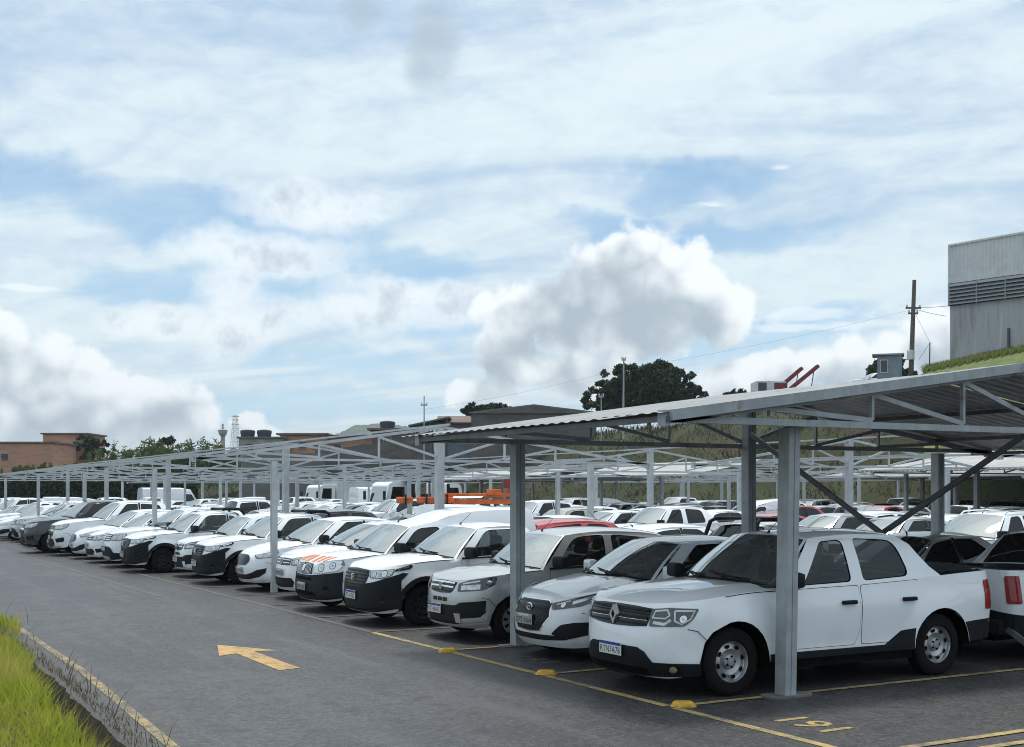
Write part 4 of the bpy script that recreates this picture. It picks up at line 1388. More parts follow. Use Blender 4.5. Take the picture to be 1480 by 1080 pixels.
SEDAN = dict(HB20, name='sedan', face=face_plain, L=4.35, wb=2.56, fo=.83, xr=2.95, xb=3.72, bbow=.12, lr=.5, tail=[(.2, .12), (.5, .0), (.8, .02), (1.0, .07)], zt=[(0, .755), (.12, .785), (.3, .83), (.7, .90), (1.15, .955), (2.0, .985), (3.0, 1.02), (3.75, 1.03), (4.35, .99)],
    roof=[(1.7, 1.41), (2.1, 1.465), (2.5, 1.475), (2.8, 1.45), (3.0, 1.405)],
    wins=[dict(p=[(1.62, .05), (2.50, .06), (2.52, .90), (2.14, .91), (1.9, .55)], r=[.02, .03, .03, .06, .1]), dict(p=[(2.57, .06), (3.34, .14), (3.02, .78), (2.85, .88), (2.58, .90)], r=[.03, .05, .1, .1, .03])], taillamp=[(.74, .94, .04, .44)])
BIG = dict(name='pickup_truck', cat='pickup', face=face_big, L=5.25, fo=.90, wb=3.08, wr=.375, lf=.74, lr=.2, pf=3.0, pr=5, hw=HW(.93, 1.2, .05),
    nose=[(.25, .10), (.36, .02), (.55, 0), (.75, .01), (.9, .04), (1.02, .12), (1.15, .3)], tail=[(.2, .1), (.6, .02), (1.2, 0)],
    zt=[(0, 1.0), (.1, 1.02), (.3, 1.06), (.8, 1.11), (1.3, 1.15), (2.4, 1.17), (3.4, 1.20), (5.25, 1.24)], zbf=.27, sill=.36, zbr=.5, archk=1.22, bulge=.03,
    xc=1.30, cbow=.3, xh=2.02, hbow=.10, xr=3.45, xb=3.62, bbow=.02, rbow=.02, roof=[(1.95, 1.72), (2.3, 1.775), (2.8, 1.79), (3.3, 1.77), (3.5, 1.72)], roofw=.66, crown=.08, crease=.012, xsail=3.72, bed=1, cover=-.04, railmat='plastic', cabend=3.5,
    wins=[dict(p=[(1.86, .05), (2.62, .06), (2.64, .91), (2.28, .91)], r=[.03, .05, .05, .06]), dict(p=[(2.72, .06), (3.44, .08), (3.36, .88), (2.73, .91)], r=[.05, .08, .1, .05])], posts=[(2.675, 2.685, .06)],
    doors=[[(1.68, .46), (2.64, .46), (2.68, 9), (1.70, 9)], [(2.70, .46), (3.2, .46), (3.42, .85), (3.46, 9), (2.70, 9)]], handle=.98, ant=.05, rim=.62, holes=6, wheel='steel', taillamp=[(.80, 1.16, .02, .22)])
BIGVAN = dict(name='delivery_van', cat='van', face=face_plain, L=5.5, fo=.95, wb=3.4, wr=.35, lf=.62, lr=.12, pf=3.2, pr=7, hw=[(.2, .95), (.5, 1.0), (.9, 1.01), (1.3, .99), (1.6, .96)], nose=[(.2, .06), (.5, 0), (.8, .03), (1.0, .12), (1.2, .3)], tail=[(.2, .02), (1.3, 0)],
    zt=[(0, 1.0), (.2, 1.06), (.5, 1.16), (.9, 1.24), (1.5, 1.28), (5.5, 1.30)], sill=.3, zbf=.25, xc=.75, cbow=.3, xh=1.45, hbow=.1, xr=5.4, xb=5.46, bbow=0, rbow=0, rdrop=.12, roof=[(1.3, 2.22), (1.7, 2.38), (2.4, 2.45), (5.4, 2.45)], roofw=.86, crown=.05, norear=1,
    wins=[dict(p=[(1.2, .04), (2.1, .05), (2.1, .62), (1.5, .66)], r=.06)], doors=[[(1.1, .4), (2.14, .4), (2.16, 9), (1.1, 9)]], handle=1.05, rim=.6, holes=6, wheel='steel', mirmat='plastic', taillamp=[(.8, 1.3, .0, .12)])
DUSTER.pop('xsail')

# ------------------------------------------------------------------ ground materials
def asphalt():
    m = D.materials.new('asphalt'); m.use_nodes = True
    t = NT(m.node_tree); b = m.node_tree.nodes['Principled BSDF']
    oc = t.node('ShaderNodeTexCoord').outputs['Object']
    x, y, z = t.sep(oc)
    big = t.noise(oc, 0.22, 5.0, 0.6)
    mid = t.noise(oc, 1.3, 6.0, 0.62)
    streak = t.noise(t.v('MULTIPLY', oc, (2.6, 0.28, 1)), 1.0, 5.0, 0.6)
    grit = t.noise(oc, 95.0, 3.0, 0.7)
    peb = t.node('ShaderNodeTexVoronoi'); peb.inputs['Scale'].default_value = 70.0
    t.put(peb.inputs['Vector'], oc)
    c = t.mix(t.ss(big, 0.35, 0.68), (0.024, 0.025, 0.028), (0.052, 0.053, 0.058))
    c = t.mix(t.m('MULTIPLY', t.ss(streak, 0.50, 0.66), 0.6), c, (0.072, 0.071, 0.072))
    c = t.mix(t.m('MULTIPLY', t.ss(mid, 0.50, 0.72), 0.55), c, (0.040, 0.041, 0.043))
    # the parking strip is older and browner, the kerb side of the road dusty
    park = t.m('MULTIPLY', t.ss(x, -2.4, -1.3), 0.85)
    c = t.mix(t.m('MULTIPLY', park, t.ss(mid, 0.2, 0.8)), c, (0.038, 0.034, 0.029))
    dust = t.m('MULTIPLY', t.ss(t.m('ADD', x, t.m('MULTIPLY_ADD', mid, 1.6, -0.8)), -5.4, -6.1), 0.8)
    c = t.mix(dust, c, (0.050, 0.042, 0.032))
    oil = t.noise(t.v('MULTIPLY', oc, (0.8, 1.2, 1)), 1.1, 3.0, 0.5)
    c = t.mix(t.m('MULTIPLY', t.m('MULTIPLY', t.ss(oil, 0.6, 0.72), t.ss(x, -2.5, -0.5)), 0.6), c, (0.03, 0.03, 0.03))
    c = t.mix(t.m('MULTIPLY', t.ss(grit, 0.45, 0.75), 0.45), c, (0.17, 0.17, 0.175))
    c = t.mix(t.m('MULTIPLY', t.ss(peb.outputs['Distance'], 0.30, 0.05), 0.28), c, (0.19, 0.19, 0.19))
    c = t.mix(t.m('MULTIPLY', t.ss(grit, 0.46, 0.28), 0.5), c, (0.03, 0.03, 0.032))
    g2 = t.noise(oc, 17.0, 4.0, 0.7); g3 = t.noise(oc, 4.5, 5.0, 0.65)
    c = t.mix(t.m('MULTIPLY', t.ss(g2, 0.50, 0.66), 0.8), c, (0.10, 0.098, 0.102))
    c = t.mix(t.m('MULTIPLY', t.ss(g2, 0.50, 0.34), 0.85), c, (0.018, 0.018, 0.02))
    c = t.mix(t.m('MULTIPLY', t.ss(g3, 0.52, 0.36), 0.6), c, (0.022, 0.022, 0.024))
    # tyre tracks down the lane, dark drips and pale scuffs
    trk = t.m('ABSOLUTE', t.m('SUBTRACT', t.m('ABSOLUTE', t.m('ADD', x, t.m('MULTIPLY_ADD', big, 0.5, 3.35))), 0.8))
    c = t.mix(t.m('MULTIPLY', t.m('MULTIPLY', t.ss(trk, 0.34, 0.05), t.ss(streak, 0.35, 0.65)), 0.35), c, (0.10, 0.10, 0.105))
    spot = t.noise(oc, 2.6, 2.0, 0.5)
    c = t.mix(t.m('MULTIPLY', t.ss(spot, 0.66, 0.73), 0.5), c, (0.02, 0.02, 0.022))
    scuff = t.noise(t.v('MULTIPLY', oc, (3.0, 1.0, 1)), 1.7, 5.0, 0.7)
    c = t.mix(t.m('MULTIPLY', t.ss(scuff, 0.62, 0.74), 0.4), c, (0.15, 0.148, 0.14))
    # cracks
    cr = t.node('ShaderNodeTexVoronoi', feature='DISTANCE_TO_EDGE'); cr.inputs['Scale'].default_value = 0.33
    t.put(cr.inputs['Vector'], t.v('ADD', oc, t.v('MULTIPLY', t.noise(oc, 1.6, 4.0, 0.6, color=True), (1.3, 1.3, 0))))
    c = t.mix(t.m('MULTIPLY', t.ss(cr.outputs['Distance'], 0.007, 0.001), t.ss(big, 0.60, 0.72)), c, (0.03, 0.03, 0.03))
    t.put(b.inputs['Base Color'], c)
    t.put(b.inputs['Roughness'], t.m('MULTIPLY_ADD', mid, 0.22, 0.40))
    b.inputs['Specular IOR Level'].default_value = 0.55
    bn = t.node('ShaderNodeBump'); bn.inputs['Strength'].default_value = 0.45; bn.inputs['Distance'].default_value = 0.012
    t.put(bn.inputs['Height'], t.m('ADD', grit, t.m('MULTIPLY', peb.outputs['Distance'], 0.7)))
    t.put(b.inputs['Normal'], bn.outputs[0])
    return m

def road_paint(name, rgb, wear=0.5):
    m = D.materials.new(name); m.use_nodes = True
    t = NT(m.node_tree); b = m.node_tree.nodes['Principled BSDF']
    oc = t.node('ShaderNodeTexCoord').outputs['Object']
    n1 = t.noise(oc, 7.0, 8.0, 0.72); n2 = t.noise(oc, 60.0, 3.0, 0.7); n3 = t.noise(oc, 0.8, 3.0, 0.6)
    f = t.ss(t.m('ADD', t.m('MULTIPLY', n1, 0.6), t.m('ADD', t.m('MULTIPLY', n2, 0.35), t.m('MULTIPLY', n3, 0.35))), wear, wear + 0.22)
    t.put(b.inputs['Base Color'], t.mix(f, t.mix(n2, (0.07, 0.07, 0.07), (0.13, 0.125, 0.115)), t.mix(n1, rgb, tuple(q * 0.72 for q in rgb))))
    b.inputs['Roughness'].default_value = 0.8
    return m

M['asphalt'] = asphalt()
M['yellow'] = road_paint('yellow_road_paint', (0.52, 0.375, 0.14), 0.52)
M['edgeyellow'] = road_paint('edge_line_paint', (0.50, 0.37, 0.15), 0.58)
M['yellow_worn'] = road_paint('worn_road_paint', (0.34, 0.29, 0.19), 0.68)
M['arrow'] = road_paint('arrow_paint', (0.58, 0.37, 0.14), 0.49)
M['stop'] = mat('yellow_marker', (0.60, 0.34, 0.03), 0.5, var=0.25, vscale=18, bump=.2, bscale=60)
M['concrete'] = mat('concrete', (0.15, 0.145, 0.135), 0.9, var=0.25, vscale=5, bump=.3, bscale=50)
M['soil'] = mat('soil', (0.045, 0.034, 0.024), 0.95, var=0.45, vscale=3, bump=.6, bscale=14)
M['frame'] = mat('grey_frame_paint', (0.34, 0.37, 0.39), 0.5, 0.0, 0.5, var=0.14, vscale=4, bump=.06, bscale=30)
_t = NT(M['frame'].node_tree); _b = M['frame'].node_tree.nodes['Principled BSDF']
_oc = _t.node('ShaderNodeTexCoord').outputs['Object']
_src = _b.inputs['Base Color'].links[0].from_socket
_r = _t.m('MULTIPLY', _t.ss(_t.noise(_oc, 1.9, 6.0, 0.68), 0.60, 0.70), 0.75)
_d = _t.m('MULTIPLY', _t.ss(_t.noise(_t.v('MULTIPLY', _oc, (14, 14, .8)), 1.0, 4.0, 0.6), 0.5, 0.75), 0.35)
_t.put(_b.inputs['Base Color'], _t.mix(_r, _t.mix(_d, _src, (0.19, 0.19, 0.185)), (0.17, 0.10, 0.06)))
M['frame2'] = mat('dark_frame_paint', (0.12, 0.13, 0.14), 0.55, var=0.2, vscale=4)
M['rust'] = mat('rusty_steel', (0.10, 0.055, 0.035), 0.8, var=0.35, vscale=9)

def leafmat(name, a, b, c=None, trans=0.25):
    m = D.materials.new(name); m.use_nodes = True
    t = NT(m.node_tree); bs = m.node_tree.nodes['Principled BSDF']
    ge = t.node('ShaderNodeNewGeometry')
    r = ge.outputs['Random Per Island']
    oc = t.node('ShaderNodeTexCoord').outputs['Object']
    col = t.mix(r, a, b)
    if c: col = t.mix(t.ss(t.noise(oc, 0.6, 3.0, 0.6), 0.42, 0.66), col, c)
    t.put(bs.inputs['Base Color'], col)
    bs.inputs['Roughness'].default_value = 0.6
    bs.inputs['Specular IOR Level'].default_value = 0.25
    tl = t.node('ShaderNodeBsdfTranslucent')
    t.put(tl.inputs['Color'], col)
    mx = t.node('ShaderNodeMixShader'); mx.inputs[0].default_value = trans
    out = [n for n in m.node_tree.nodes if n.type == 'OUTPUT_MATERIAL'][0]
    t.t.links.new(bs.outputs[0], mx.inputs[1]); t.t.links.new(tl.outputs[0], mx.inputs[2]); t.t.links.new(mx.outputs[0], out.inputs[0])
    return m
M['grassblade'] = leafmat('grass_blades', (0.24, 0.31, 0.03), (0.44, 0.47, 0.06), (0.48, 0.43, 0.11), 0.5)
M['drygrass'] = leafmat('dry_grass', (0.20, 0.16, 0.09), (0.10, 0.09, 0.05), None, 0.3)
M['leafdark'] = leafmat('dark_leaves', (0.022, 0.040, 0.018), (0.045, 0.075, 0.028), (0.030, 0.048, 0.024), 0.2)
M['leafmid'] = leafmat('green_leaves', (0.060, 0.095, 0.026), (0.13, 0.17, 0.055), (0.10, 0.13, 0.045), 0.35)
M['bank'] = leafmat('bank_grass', (0.034, 0.046, 0.015), (0.068, 0.076, 0.026), (0.058, 0.044, 0.026), 0.2)
M['bark'] = mat('bark', (0.07, 0.055, 0.042), 0.9, var=0.3, vscale=8)

def hillmat():
    m = D.materials.new('hillside'); m.use_nodes = True
    t = NT(m.node_tree); b = m.node_tree.nodes['Principled BSDF']
    oc = t.node('ShaderNodeTexCoord').outputs['Object']
    n = t.noise(oc, 0.22, 7.0, 0.65); n2 = t.noise(oc, 2.2, 5.0, 0.65)
    c = t.mix(t.ss(n, 0.38, 0.62), (0.022, 0.030, 0.010), (0.046, 0.052, 0.020))
    c = t.mix(t.ss(t.noise(oc, 0.13, 5.0, 0.6), 0.55, 0.68), c, (0.062, 0.040, 0.025))
    c = t.mix(t.ss(n2, 0.35, 0.7), c, t.mix(0.5, c, (0.03, 0.035, 0.012)))
    t.put(b.inputs['Base Color'], c); b.inputs['Roughness'].default_value = 0.95
    return m
M['hill'] = hillmat()

# ------------------------------------------------------------------ ground
def sheet(name, pts, m, kind='structure'):
    mb = MB(); mb.face(pts, m)
    return tag(mb.build(name, weld=False), kind=kind)

g = MB()
g.face([(-2500, -2500, -.42), (2500, -2500, -.42), (2500, 2500, -.42), (-2500, 2500, -.42)], 'hill')
tag(g.build('ground', weld=False), kind='structure')
# asphalt of the lane and the parking rows; ragged along the verge
ap = MB()
edge = []
yy = -45.0
er = random.Random(3); jag = 0.0
vsh = lambda y: -.032 * max(0.0, min(14, 4.5 - y))
while yy < 100:
    jag = .9 * jag + er.gauss(0, .010); edge.append((-6.20 + vsh(yy) + jag + er.uniform(-.006, .006), yy)); yy += 0.09 if -6 < yy < 14 else (.4 if yy < 25 else 3)
rows = []
for x, y in edge:
    rows.append([(x - .06, y, -.20), (x, y, -.012), (x + .03, y, 0.0), (70, y, 0.0)])
ap.grid(rows, 'asphalt', False, False, lambda i, j: M['soil'] if j == 0 else M['asphalt'])
tag(ap.build('car_park_asphalt'), kind='structure')
# the verge: a small ditch and a grassy bank
vg = MB()
prof = [(-6.20, -.14), (-6.29, -.24), (-6.40, -.22), (-6.52, -.04), (-6.74, .10), (-7.4, .18), (-9, .22), (-14, .25), (-60, -.35)]
yy = -45.0; rows = []
while yy < 100:
    w = .05 * math.sin(yy * 1.3) + .04 * math.sin(yy * 3.1)
    k = 1.0 if yy < 9 else max(0.25, 1 - (yy - 9) / 10)
    rows.append([(x + vsh(yy) + w * (0 if i == 0 else 1), yy, z * (k if z < 0 else 1) + (er.uniform(-.03, .03) if 0 < i < 8 else 0)) for i, (x, z) in enumerate(prof)]); yy += .6
vg.grid(rows, 'soil')
tag(vg.build('verge'), kind='structure')

# ------------------------------------------------------------------ painted markings
def line_marking(name, x0, y0, x1, y1, w, m, z=.004):
    d = Vector((x1 - x0, y1 - y0, 0)); n = Vector((-d.y, d.x, 0)).normalized() * w / 2
    a, b = Vector((x0, y0, z)), Vector((x1, y1, z))
    return sheet(name, [a - n, b - n, b + n, a + n], m)

for k, (y0, y1, m) in enumerate([(-16, -.02, 'yellow'), (.1, 7.2, 'yellow'), (7.3, 24, 'yellow_worn'), (24.2, 60, 'yellow_worn')]):
    line_marking('parking_line', -1.40, y0, -1.40, y1, .10, m)
for k in range(-4, 26):
    y = .04 + 2.4 * k - (.04 if k < 0 else 0)
    line_marking('slot_line', -1.34, y, 3.7, y, .09, 'yellow' if k < 3 else 'yellow_worn', .0085)
line_marking('slot_line', -1.34, -2.72, 3.7, -2.72, .09, 'yellow', .0085)
line_marking('edge_line', -6.24, -7, -6.0, .5, .10, 'edgeyellow')
line_marking('edge_line', -6.0, .5, -5.83, 5.3, .10, 'edgeyellow')
line_marking('edge_line', -5.83, 5.3, -5.82, 14, .10, 'edgeyellow', .0045)
line_marking('edge_line', -5.85, 14.1, -5.85, 40, .11, 'yellow_worn')
line_marking('lane_line', -2.6, 15, -2.6, 34, .10, 'yellow_worn')
sheet('direction_arrow', [(x, y, .004) for x, y in ((-3.80, 6.90), (-4.10, 5.78), (-3.84, 5.92), (-3.86, 4.22), (-3.58, 4.28), (-3.58, 6.02), (-3.26, 5.92))], 'arrow')
def slot_number(s, x, y, m='yellow'):
    vs, fs = text_mesh(s, .54, 'yellow', .009)
    mb = MB()
    mb.raw([(x + v[1] * 0.95, y - v[0] * 1.02, .004) for v in vs], fs, m)
    return tag(mb.build('slot_number', weld=False), kind='structure')
slot_number('191', -.86, -1.28)
slot_number('193', -.86, 3.55, 'yellow_worn')

st_lab = ['domed yellow marker on the parking line in front of the near white pickup', 'domed yellow marker on the parking line before the white hatchback', 'domed yellow marker on the parking line before the silver hatchback', 'small yellow marker on the line before the black bumpered pickup']
for (x, y), lab in zip([(-1.27, .02), (-1.34, 2.43), (-1.43, 4.72)], st_lab):
    mb = MB()
    prof = round_poly([(-.13, 0), (.13, 0), (.09, .052), (-.09, .052)], [0, 0, .025, .025])
    for _ in (0,):
        rows = []
        for t in (-1, -.85, -.55, 0, .55, .85, 1):
            k = math.sqrt(max(0, 1 - abs(t) ** 3)) * .65 + .35
            rows.append([(t * .075 * 1.0, p[0] * k, p[1] * (k if abs(t) < 1 else .2)) for p in prof])
        mb.grid(rows, 'stop', True, True)
        mb.face(rows[0], 'stop'); mb.face(rows[-1], 'stop')
    o = mb.build('road_marker', sharp=50)
    o.location = (x, y, .002); o.rotation_euler = (0, 0, rnd.uniform(-.15, .35) + math.radians(60))
    tag(o, lab, 'road marker', 'yellow markers along the parking line')

# ------------------------------------------------------------------ grass on the verge
def blades(name, m, spots, hrange, wbase, lean, seed, clump=1):
    r = random.Random(seed); V, F = [], []
    for (x, y, z, k) in spots:
        h = r.uniform(*hrange) * k
        a = r.uniform(0, 2 * math.pi); w = wbase * r.uniform(.7, 1.3) / 2
        dx, dy = math.cos(a), math.sin(a)
        l = lean * r.uniform(.2, 1.0) * h; b = r.uniform(0, 2 * math.pi)
        lx, ly = math.cos(b) * l, math.sin(b) * l
        n = len(V)
        V += [(x - dx * w, y - dy * w, z), (x + dx * w, y + dy * w, z), (x + lx * .35 - dx * w * .8, y + ly * .35 - dy * w * .8, z + h * .55), (x + lx * .35 + dx * w * .8, y + ly * .35 + dy * w * .8, z + h * .55), (x + lx, y + ly, z + h)]
        F += [(n, n + 1, n + 3, n + 2), (n + 2, n + 3, n + 4)]
    me = D.meshes.new(name); me.from_pydata(V, [], F); me.materials.append(M[m])
    o = D.objects.new(name, me); COL.objects.link(o)
    return tag(o, kind='stuff')

def verge_z(x):
    for (x0, z0), (x1, z1) in zip(prof_, prof_[1:]):
        if x1 <= x <= x0: return lerp(z0, z1, (x - x0) / (x1 - x0))
    return .15
prof_ = [(-6.20, -.14), (-6.29, -.24), (-6.40, -.22), (-6.52, -.04), (-6.74, .10), (-7.4, .18), (-9, .22), (-14, .25), (-60, -.35)]
gr_ = random.Random(11); sp = []
while len(sp) < 60000:
    y = -5 + 34 * gr_.random() ** 1.7
    x = -6.49 - 5.5 * gr_.random() ** 1.5 + .08 * math.sin(y * 1.7)
    if y > 9: x += min(.5, (y - 9) * .06)
    if (gr_.random() < .3 and x > -6.58): continue
    k = .75 + .5 * (math.sin(x * 2.1 + y * .8) * .5 + .5) * gr_.random()
    sp.append((x + vsh(y), y, verge_z(x) - .02, k))
for _ in range(9000):
    y = gr_.uniform(5, 26); x = -6.12 - abs(gr_.gauss(0, .35)) + .07 * math.sin(y * 2.3) - max(0, (8 - y) * .10)
    sp.append((x, y, max(-.03, verge_z(x)), gr_.uniform(.4, .9)))
blades('grass', 'grassblade', sp, (.16, .34), .011, .8, 5)
sp = []
for _ in range(3800):
    y = -5 + 26 * gr_.random() ** 1.5
    x = -6.40 + gr_.gauss(0, .11)
    sp.append((x + vsh(y), y, verge_z(x), gr_.uniform(.5, 1.2)))
for _ in range(1500):
    y = gr_.uniform(-5, 14); x = -6.17 + abs(gr_.gauss(0, .09)); sp.append((x + vsh(y), y, 0, gr_.uniform(.12, .4)))
for _ in range(60):
    y = gr_.uniform(8, 16); x = -6.35 + gr_.gauss(0, .2); sp.append((x, y, verge_z(x), gr_.uniform(1.2, 3.0)))
blades('dry_grass', 'drygrass', sp, (.10, .26), .009, 1.1, 6)

# ------------------------------------------------------------------ canopies over the parking rows
EAVE, SLOPE, BOT = 2.757, .14, 2.79
def top_z(v, ridge, half): return EAVE + SLOPE * (half - abs(v - ridge))

def box_column(parent, x, y, z1, w=.165, d=.145, m='frame', lean=(0, 0), pad=True, seam=True):
    mb = MB()
    if seam:
        mb.box((-d / 2, -w / 2, 0), (-.004, w / 2, z1), m, .008)
        mb.box((.004, -w / 2, 0), (d / 2, w / 2, z1), m, .008)
        mb.box((-.02, -w / 2 + .01, 0), (.02, w / 2 - .01, z1 - .002), m)
    else: mb.box((-d / 2, -w / 2, 0), (d / 2, w / 2, z1), m)
    mb.v = [(p[0] + lean[0] * p[2], p[1] + lean[1] * p[2], p[2]) for p in mb.v]
    o = mb.build('column', parent); o.location = (x, y, 0)
    if pad:
        pd = MB()
        P = round_poly([(-.30, -.13), (.24, -.15), (.34, .0), (.17, .15), (-.26, .13)], .08)
        pd.prism(P, .0, .018, 'concrete')
        q = pd.build('base_pad', o)
    return o

def truss(parent, y, ridge, half, cols, detail=True, m='frame', th=.06, v0=None, v1=None):
    """gable truss across a double row at y"""
    a, b = (ridge - half if v0 is None else v0), (ridge + half if v1 is None else v1)
    tb = MB()
    Tz = lambda v: top_z(v, ridge, half)
    for p, q in ((a, ridge), (ridge, b)):
        tb.bar((p, y, Tz(p) - .04), (q, y, Tz(q) - .04), th, th * 1.4, m)
    tb.bar((a, y, BOT - .06), (b, y, BOT - .03), th, th * 1.1, m)
    tb.box((a - .035, y - .06, BOT - .13), (a + .03, y + .06, EAVE + .05), m)
    tb.box((b - .03, y - .06, BOT - .13), (b + .035, y + .06, EAVE + .05), m)
    t = tb.build('truss', parent)
    nw = 3 if half > 5 else 2
    web = []
    for s in (-1, 1):
        vs = [ridge + s * (half - 1.27 - 1.36 * i) for i in range(nw)]
        vs = [v for v in vs if (v - ridge) * s > .15]
        for v in vs: web.append(((v, BOT), (v, Tz(v) - .07), .045))
        seq = vs + [ridge]
        for p, q in zip(seq, seq[1:]): web.append(((p, Tz(p) - .07), (q, BOT), .05))
    web.append(((ridge, BOT), (ridge, Tz(ridge) - .07), .05))
    if detail:
        for (p, q, w) in web:
            wb = MB(); wb.bar((p[0], y, p[1]), (q[0], y, q[1]), w * .8, w, m, (0, 1, 0) if abs(p[0] - q[0]) < .01 else (0, 0, 1)); wb.build('web_member', t)
    else:
        wb = MB()
        for (p, q, w) in web: wb.bar((p[0], y, p[1]), (q[0], y, q[1]), w * .8, w, m, (0, 1, 0) if abs(p[0] - q[0]) < .01 else (0, 0, 1))
        o = wb.build('web_bracing', t); tag(o, kind='stuff')
    return t

def sheet_mat(name, top):
    m = mat(name, top, 0.5, 0.25, 0.5, var=0.2, vscale=2.5)
    return m
M['roofsheet'] = sheet_mat('zinc_roof_sheet', (0.26, 0.27, 0.275))
M['rooflight'] = mat('pale_roof_sheet', (0.36, 0.365, 0.36), 0.6, var=0.15, vscale=1.5)

def roof_panels(parent, y0, y1, ridge, half, sides=(-1, 1), m='roofsheet', width=1.0, sag=0.0, wave=.011, name='roof_sheet'):
    y = y0
    r = random.Random(int(y0 * 10 + ridge * 7))
    while y < y1 - .05:
        w = min(width, y1 - y)
        for s in sides:
            va, vb = ridge + s * (half + .08), ridge + s * .03
            mb = MB(); rows = []
            nu = max(4, int(w / .05)); nv = 6
            dz = r.uniform(0, .012)
            for j in range(nv + 1):
                t = j / nv
                v = lerp(va, vb, t)
                z = EAVE + SLOPE * (half - abs(v - ridge)) + .02 + dz - sag * 4 * t * (1 - t)
                rows.append([(v, y + w * i / nu + .004, z + wave * (1 if (i // 2) % 2 else 0)) for i in range(nu + 1)])
            mb.grid(rows, m, False)
            mb.build(name, parent, weld=False)
        y += w + .002

# near canopy over the first two slots
c1 = empty('parking_canopy', (0, 0, 0), 0, 'near carport with grey corrugated gable roof over the first two parked vehicles', 'carport', 'carports over the parking rows')
RIDGE, HALF = 3.70, 5.42
cl = box_column(c1, 0, 0, BOT - .09, lean=(.010, -.012))
tag(cl, 'nearest grey box column beside the door of the white pickup')
box_column(c1, -.34, 4.82, BOT - .09)
box_column(c1, 3.68, 4.85, 3.44, .165, .15)
box_column(c1, 4.05, -.1, 3.40, .165, .15)
box_column(c1, 7.75, 4.85, BOT - .09)
box_column(c1, 7.75, -.02, BOT - .09)
truss(c1, -.28, RIDGE, HALF, ())
truss(c1, 4.96, RIDGE, HALF, ())
roof_panels(c1, -.36, 5.35, RIDGE, HALF)
for s in (-1, 1):                                             # rake trim and gutter
    mb = MB(); mb.bar((RIDGE + s * HALF, -.38, EAVE + .0), (RIDGE, -.38, EAVE + SLOPE * HALF + .0), .05, .10, 'frame'); mb.build('rake_trim', c1)
    mb = MB(); mb.bar((RIDGE + s * HALF, -.36, EAVE - .03), (RIDGE + s * HALF, 5.3, EAVE - .03), .05, .05, 'frame2'); mb.build('gutter', c1)
for v in (-.4, 1.5, 3.55, 3.85, 5.9, 7.8):
    mb = MB(); z = top_z(v, RIDGE, HALF) - .02
    mb.bar((v, -.36, z), (v, 5.3, z), .04, .06, 'frame2'); mb.build('purlin', c1)
for (a, b) in (((3.62, 4.75, 2.93), (3.95, .0, .15)), ((4.09, .0, 2.93), (3.76, 4.75, .15))):
    mb = MB(); mb.bar(a, b, .042, .066, 'frame2'); mb.build('cross_brace', c1)

M['framepale'] = mat('pale_frame_paint', (0.44, 0.47, 0.49), 0.5, var=0.12, vscale=3)
def frame_row(label, ridge, half, ys, fcols, mcols, roofs=(), detail=False, fv=-.3, bcols=(), group='carports over the parking rows', m='framepale', purlins=True):
    c = empty('parking_canopy', (ridge, ys[0], 0), 0, label, 'carport', group)
    P = empty('tmp')
    sh = Vector((-ridge, -ys[0], 0))
    made = []
    for y in ys: made.append(truss(c, y, ridge, half, (), detail, m, .045))
    for y in fcols: made.append(box_column(c, ridge - half + 1.65, y, BOT - .09, .125, .115, m, seam=False, pad=False))
    for y in mcols: made.append(box_column(c, ridge - .1, y, 3.44, .165, .165, m, seam=False, pad=False))
    for y in bcols: made.append(box_column(c, ridge + half - 1.65, y, BOT - .09, .125, .115, m, seam=False, pad=False))
    if purlins:
        for v in (ridge - half, ridge, ridge + half):
            mb = MB(); z = top_z(v, ridge, half) + .01
            mb.bar((v, ys[0] - .3, z), (v, ys[-1] + .3, z), .03, .045, m); mb.build('purlin', c)
    for (y0, y1, sides, mm, sag) in roofs:
        roof_panels(c, y0, y1, ridge, half, sides, mm, 3.2, sag, .012)
    for ch in list(c.children):
        ch.location = ch.location + sh
    D.objects.remove(P)
    return c

ys = [14.95 + 10.15 * i for i in range(6)]
frame_row('long bare carport frame without roof over the front row of cars', 3.60, 5.54, ys, ys, [14.95, 25.1, 38.8, 50.4, 60.6], detail=True, bcols=ys)
ys = [-3.2 + 9.1 * i for i in range(10)]
frame_row('bare carport frame behind the second lane with few roof sheets left', 16.0, 5.4, ys, ys, ys, roofs=[(-8, 1.2, (-1, 1), 'roofsheet', .05)], bcols=ys)
ys = [2 + 9.6 * i for i in range(9)]
frame_row('carport with pale sagging roof sheets in the middle of the lot', 28.6, 5.4, ys, ys, ys, roofs=[(4, 22.5, (-1, 1), 'rooflight', .10), (33, 44, (-1,), 'rooflight', .12), (48, 60, (-1, 1), 'rooflight', .14)], bcols=ys)
ys = [20 + 5.0 * i for i in range(13)]
frame_row('farthest carport below the grassy bank', 41.2, 5.2, ys[:9], ys[0:9:2], ys[1:9:2], roofs=[(24, 38, (-1, 1), 'roofsheet', .05)], bcols=ys[0:9:2])

